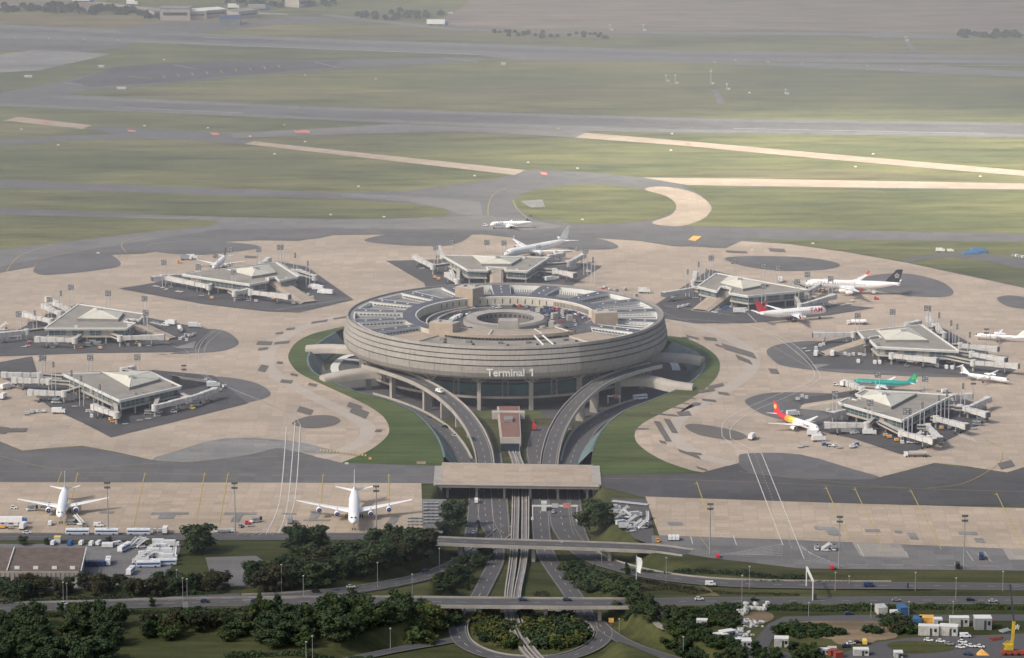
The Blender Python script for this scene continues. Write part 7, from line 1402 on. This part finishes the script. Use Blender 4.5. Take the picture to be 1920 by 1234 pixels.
wood([(0, 1106), (160, 1106), (260, 1104), (400, 1090), (420, 1108), (300, 1118), (0, 1126)], 36, (6, 9.5), ["dark", "brown", "dark2", "brown"], "dark tree in the row in front of the bus yard", "trees in front of the bus yard", 14)
wood([(850, 1072), (900, 1042), (925, 1052), (905, 1086), (880, 1112), (830, 1115), (800, 1112)], 22, (4.5, 7.5), ["mid", "dark", "mid2"], "green tree between the left slip road and the motorway", "trees between the left slip road and the motorway", 13)
wood([(1050, 1062), (1085, 1058), (1130, 1078), (1175, 1100), (1185, 1114), (1100, 1116), (1070, 1092)], 26, (2.4, 4.6), ["bush", "bush2", "bush"], "green bush on the bank right of the motorway", "bushes on the bank right of the motorway", 13)
hedge([(1013, 1082), (1022, 1098), (1032, 1112)], 8, 1.6, "leaf_brown", "low brownish bed of plants between shuttle track and right carriageway", 4, .45)
hedge([(1070, 1064), (1120, 1074), (1180, 1086), (1240, 1096), (1300, 1107)], 6, 1.3, "leaf_brown", "reddish brown bed of low shrubs right of the motorway", 5, .5)
hedge([(1190, 1107), (1250, 1104), (1310, 1112)], 7, 1.1, "leaf_brown", "dark brown bed of low shrubs on the triangle beside the flagpole", 5, .5)
wood([(895, 1160), (925, 1152), (950, 1168), (955, 1195), (965, 1215), (925, 1212), (895, 1192)], 22, (2.8, 4.8), ["bushy", "bush2", "bush", "bushy"], "green and yellow shrub inside the left half of the roundabout", "shrubs in the left half of the roundabout", 11)
wood([(985, 1160), (1040, 1156), (1090, 1170), (1108, 1190), (1090, 1212), (1030, 1220), (1000, 1205), (985, 1185)], 40, (2.6, 4.8), ["bushy", "bush2", "bush", "bush"], "green and yellow shrub inside the right half of the roundabout", "shrubs in the right half of the roundabout", 12)
wood([(1170, 1142), (1225, 1142), (1230, 1165), (1260, 1190), (1320, 1205), (1380, 1222), (1400, 1250), (1290, 1250), (1240, 1210), (1180, 1180), (1150, 1160)], 42, (5, 8.5), D, "dark tree of the diagonal belt right of the roundabout", "trees of the belt right of the roundabout", 14)
wood([(1250, 1146), (1380, 1142), (1380, 1180), (1300, 1176), (1260, 1160)], 34, (1.8, 3.4), ["bush", "bush2", "bushb"], "low bush on the knoll around the white container", "low bushes on the knoll around the white container", 11)
wood([(1400, 1226), (1520, 1218), (1540, 1250), (1400, 1260)], 12, (5, 7.5), D, "dark tree at the bottom edge below the lone white hut", "trees below the lone white hut", 14)
wood([(1455, 1176), (1560, 1180), (1600, 1192), (1500, 1196), (1455, 1188)], 24, (2, 3.6), ["bush", "bush2"], "green bush on the bare soil inside the yard road", "green bushes on the bare soil", 11)
wood([(1625, 1180), (1645, 1178), (1648, 1188), (1628, 1190)], 4, (2.4, 3.4), ["bush"], "small bush at the right end of the bare soil", "small bushes at the right end of the bare soil", 8)
wood([(1660, 1160), (1700, 1162), (1720, 1186), (1680, 1192), (1665, 1176)], 14, (2.4, 4), ["bush", "bushb"], "dark bush left of the site cabins", "dark bushes left of the site cabins", 12)
hedge([(1340, 1139), (1500, 1140), (1700, 1140), (1925, 1141)], 7, 2.2, "leaf_mid", "long rough hedge between the main road and the site road")
hedge([(1440, 1143), (1560, 1146), (1650, 1144)], 4, 1.6, "leaf_dark", "short dark hedge above the site road")
hedge([(1290, 1107), (1380, 1113), (1500, 1116)], 3.4, 1.0, "leaf_brown", "thin reddish brown hedge on the median between the right roads", 4, .45)
hedge([(1262, 1062), (1330, 1070), (1420, 1080), (1510, 1085)], 5, 2.6, "leaf_dark", "long dark hedge on the slope below the right apron")
hedge([(1165, 1050), (1200, 1056), (1262, 1064)], 4, 1.6, "leaf_dark", "short low hedge at the foot of the slope right of the bridge end")
hedge([(1400, 1089), (1500, 1091), (1620, 1091)], 2.4, 1.1, "leaf_mid", "thin row of low plants beside the far edge of the right slip road", 3, .45)
wood([(800, 1160), (845, 1150), (850, 1190), (800, 1210), (770, 1200)], 18, (3, 6), ["mid", "bush2", "bushy"], "light green shrub left of the roundabout", "shrubs left of the roundabout", 12)
hedge([(-40, 1162), (200, 1152), (350, 1147), (470, 1145)], 4.5, 2.3, "leaf_dark", "dark hedge along the near edge of the main road, left half")
hedge([(470, 1145), (620, 1140), (795, 1139)], 4.5, 2.0, "leaf_dark", "dark hedge along the near edge of the main road, right half")
hedge([(-40, 1134), (200, 1122), (420, 1112)], 4.5, 2.2, "leaf_dark", "dark hedge along the far edge of the main road")
hedge([(420, 1234), (520, 1228), (640, 1226), (700, 1224)], 6, 2.6, "leaf_dark", "dark hedge at the bottom edge left of the exit road")
tree(1175, 1078, 6.5, "mid2", "lone dark conifer beside the right slip road", w_=.8, z=-5)
tree(42, 1022, 5, "dark", "dark tree behind the brown warehouse roof", w_=1.4); tree(88, 1022, 3.5, "dark2", "small tree behind the brown warehouse roof", w_=1.2); tree(205, 1020, 4, "dark", "small tree behind the parked vans in the bus yard", w_=1.2); tree(258, 1020, 3.4, "dark", "small tree beside the tall bus in the yard", w_=1.2)
for i, (x, y) in enumerate([(80, 1150), (115, 1146), (150, 1146), (182, 1142), (285, 1138)]): tree(x, y, 4.6, "dark", "small roadside tree standing in the hedge of the main road", "small roadside trees in the hedge")
# distant hedges and copses
farwood([(0, 12), (120, 12), (240, 20), (290, 30), (250, 30), (120, 26), (0, 24)], 5.0, 6500)
farwood([(225, 20), (300, 26), (310, 38), (240, 32)], 3.7, 2080)
farwood([(400, 4), (520, 2), (620, 6), (640, 14), (460, 14)], 4.3, 3380, "leaf_mid")
farwood([(650, 30), (760, 22), (830, 28), (770, 40), (680, 38)], 3.7, 3900, "leaf_mid")
farwood([(900, 58), (960, 60), (1130, 64), (1140, 73), (960, 71)], 2.0, 4160)
farwood([(1795, 64), (1980, 63), (1980, 74), (1800, 73)], 4.3, 3380)
SKY_S = .60; SUN_S = 14; CLD = .22; HAZE = 3.0e-4
GAPS_AND_SHADES = [(1740, 318, 470, 400, 1.0), (1330, 395, 300, 150, .6), (250, 1290, 800, 380, .115), (1500, 1310, 700, 280, .14), (960, 1330, 500, 230, .14), (1950, -20, 600, 1000, .14)]  # bright openings first, then thick patches added to shade the frame edges
# ================================================================== LIGHT, SKY, HAZE
SUN_EL, SUN_AZ = R(42), R(240)     # azimuth measured clockwise from north (+Y)
sd = Vector((math.sin(SUN_AZ)*math.cos(SUN_EL), math.cos(SUN_AZ)*math.cos(SUN_EL), math.sin(SUN_EL)))
w = bpy.data.worlds.new("World"); S.world = w; w.use_nodes = True; t = w.node_tree
sk = t.nodes.new("ShaderNodeTexSky"); sk.sky_type = 'NISHITA'; sk.sun_disc = False; sk.sun_elevation = SUN_EL; sk.sun_rotation = SUN_AZ
sk.air_density = 1.0; sk.dust_density = 4.0; sk.ozone_density = .6
t.links.new(sk.outputs[0], t.nodes["Background"].inputs[0]); t.nodes["Background"].inputs[1].default_value = SKY_S
sl = bpy.data.lights.new("sun", 'SUN'); sl.energy = SUN_S; sl.angle = R(3.0); sl.color = (1.0, .95, .87)
so = bpy.data.objects.new("sun", sl); COL.objects.link(so); so.rotation_euler = sd.to_track_quat('Z', 'Y').to_euler(); so.location = (0, 0, 2000)
# unseen cloud deck above camera: bright gaps, thick patches added to darken frame edges
CH = 1500.0
def under(pxx, pyy): 
    g = P(pxx, pyy); return g+sd*(CH/sd.z)
m = bpy.data.materials.new("cloud"); m.use_nodes = True; t = m.node_tree; t.nodes.clear()
out = t.nodes.new("ShaderNodeOutputMaterial"); tr = t.nodes.new("ShaderNodeBsdfTransparent"); g = t.nodes.new("ShaderNodeNewGeometry").outputs["Position"]
def blob(c, rx, ry, rot=0):
    mp = t.nodes.new("ShaderNodeVectorMath"); mp.operation = 'SUBTRACT'; t.links.new(g, mp.inputs[0]); mp.inputs[1].default_value = c
    s = t.nodes.new("ShaderNodeVectorMath"); s.operation = 'MULTIPLY'; t.links.new(mp.outputs[0], s.inputs[0]); s.inputs[1].default_value = (1/rx, 1/ry, 0)
    l = t.nodes.new("ShaderNodeVectorMath"); l.operation = 'LENGTH'; t.links.new(s.outputs[0], l.inputs[0])
    r = t.nodes.new("ShaderNodeMapRange"); r.interpolation_type = 'SMOOTHSTEP'; r.inputs[1].default_value = .35; r.inputs[2].default_value = 1; r.inputs[3].default_value = 1; r.inputs[4].default_value = 0
    t.links.new(l.outputs["Value"], r.inputs[0]); return r.outputs[0]
c = ramp(t, noise(t, g, .0016, 4, .5), [(.3, (CLD*.88,)*3), (.7, (CLD*1.1,)*3)])
for (a, b, rx, ry, v) in GAPS_AND_SHADES: c = mix(t, blob(under(a, b), rx, ry), c, (v, v, v*.96))
t.links.new(c, tr.inputs[0]); t.links.new(tr.outputs[0], out.inputs[0]); MAT["cloud"] = m
mb = MB(); mb.face([(-15000, -15000, CH), (15000, -15000, CH), (15000, 15000, CH), (-15000, 15000, CH)], "cloud"); mb.build("cloud", kind="structure")
if HAZE:
    m = bpy.data.materials.new("haze"); m.use_nodes = True; t = m.node_tree; t.nodes.clear()
    out = t.nodes.new("ShaderNodeOutputMaterial"); vs = t.nodes.new("ShaderNodeVolumeScatter"); vs.inputs["Color"].default_value = (.86, .89, 1.0, 1)
    vs.inputs["Density"].default_value = HAZE; vs.inputs["Anisotropy"].default_value = .25; t.links.new(vs.outputs[0], out.inputs["Volume"]); MAT["haze"] = m
    mb = MB(); mb.box((0, 5420, 110), (9000, 12000, 270), "haze"); mb.build("haze", kind="structure")
S.view_settings.view_transform = 'Standard'; S.view_settings.look = 'None'; S.view_settings.exposure = 0; S.view_settings.gamma = 1
S.render.engine = 'CYCLES'; S.cycles.use_denoising = True; S.cycles.max_bounces = 4; S.cycles.volume_bounces = 0; S.cycles.transparent_max_bounces = 12
S.cycles.use_adaptive_sampling = True; S.cycles.adaptive_threshold = .02
S.render.resolution_x = 1024; S.render.resolution_y = 658
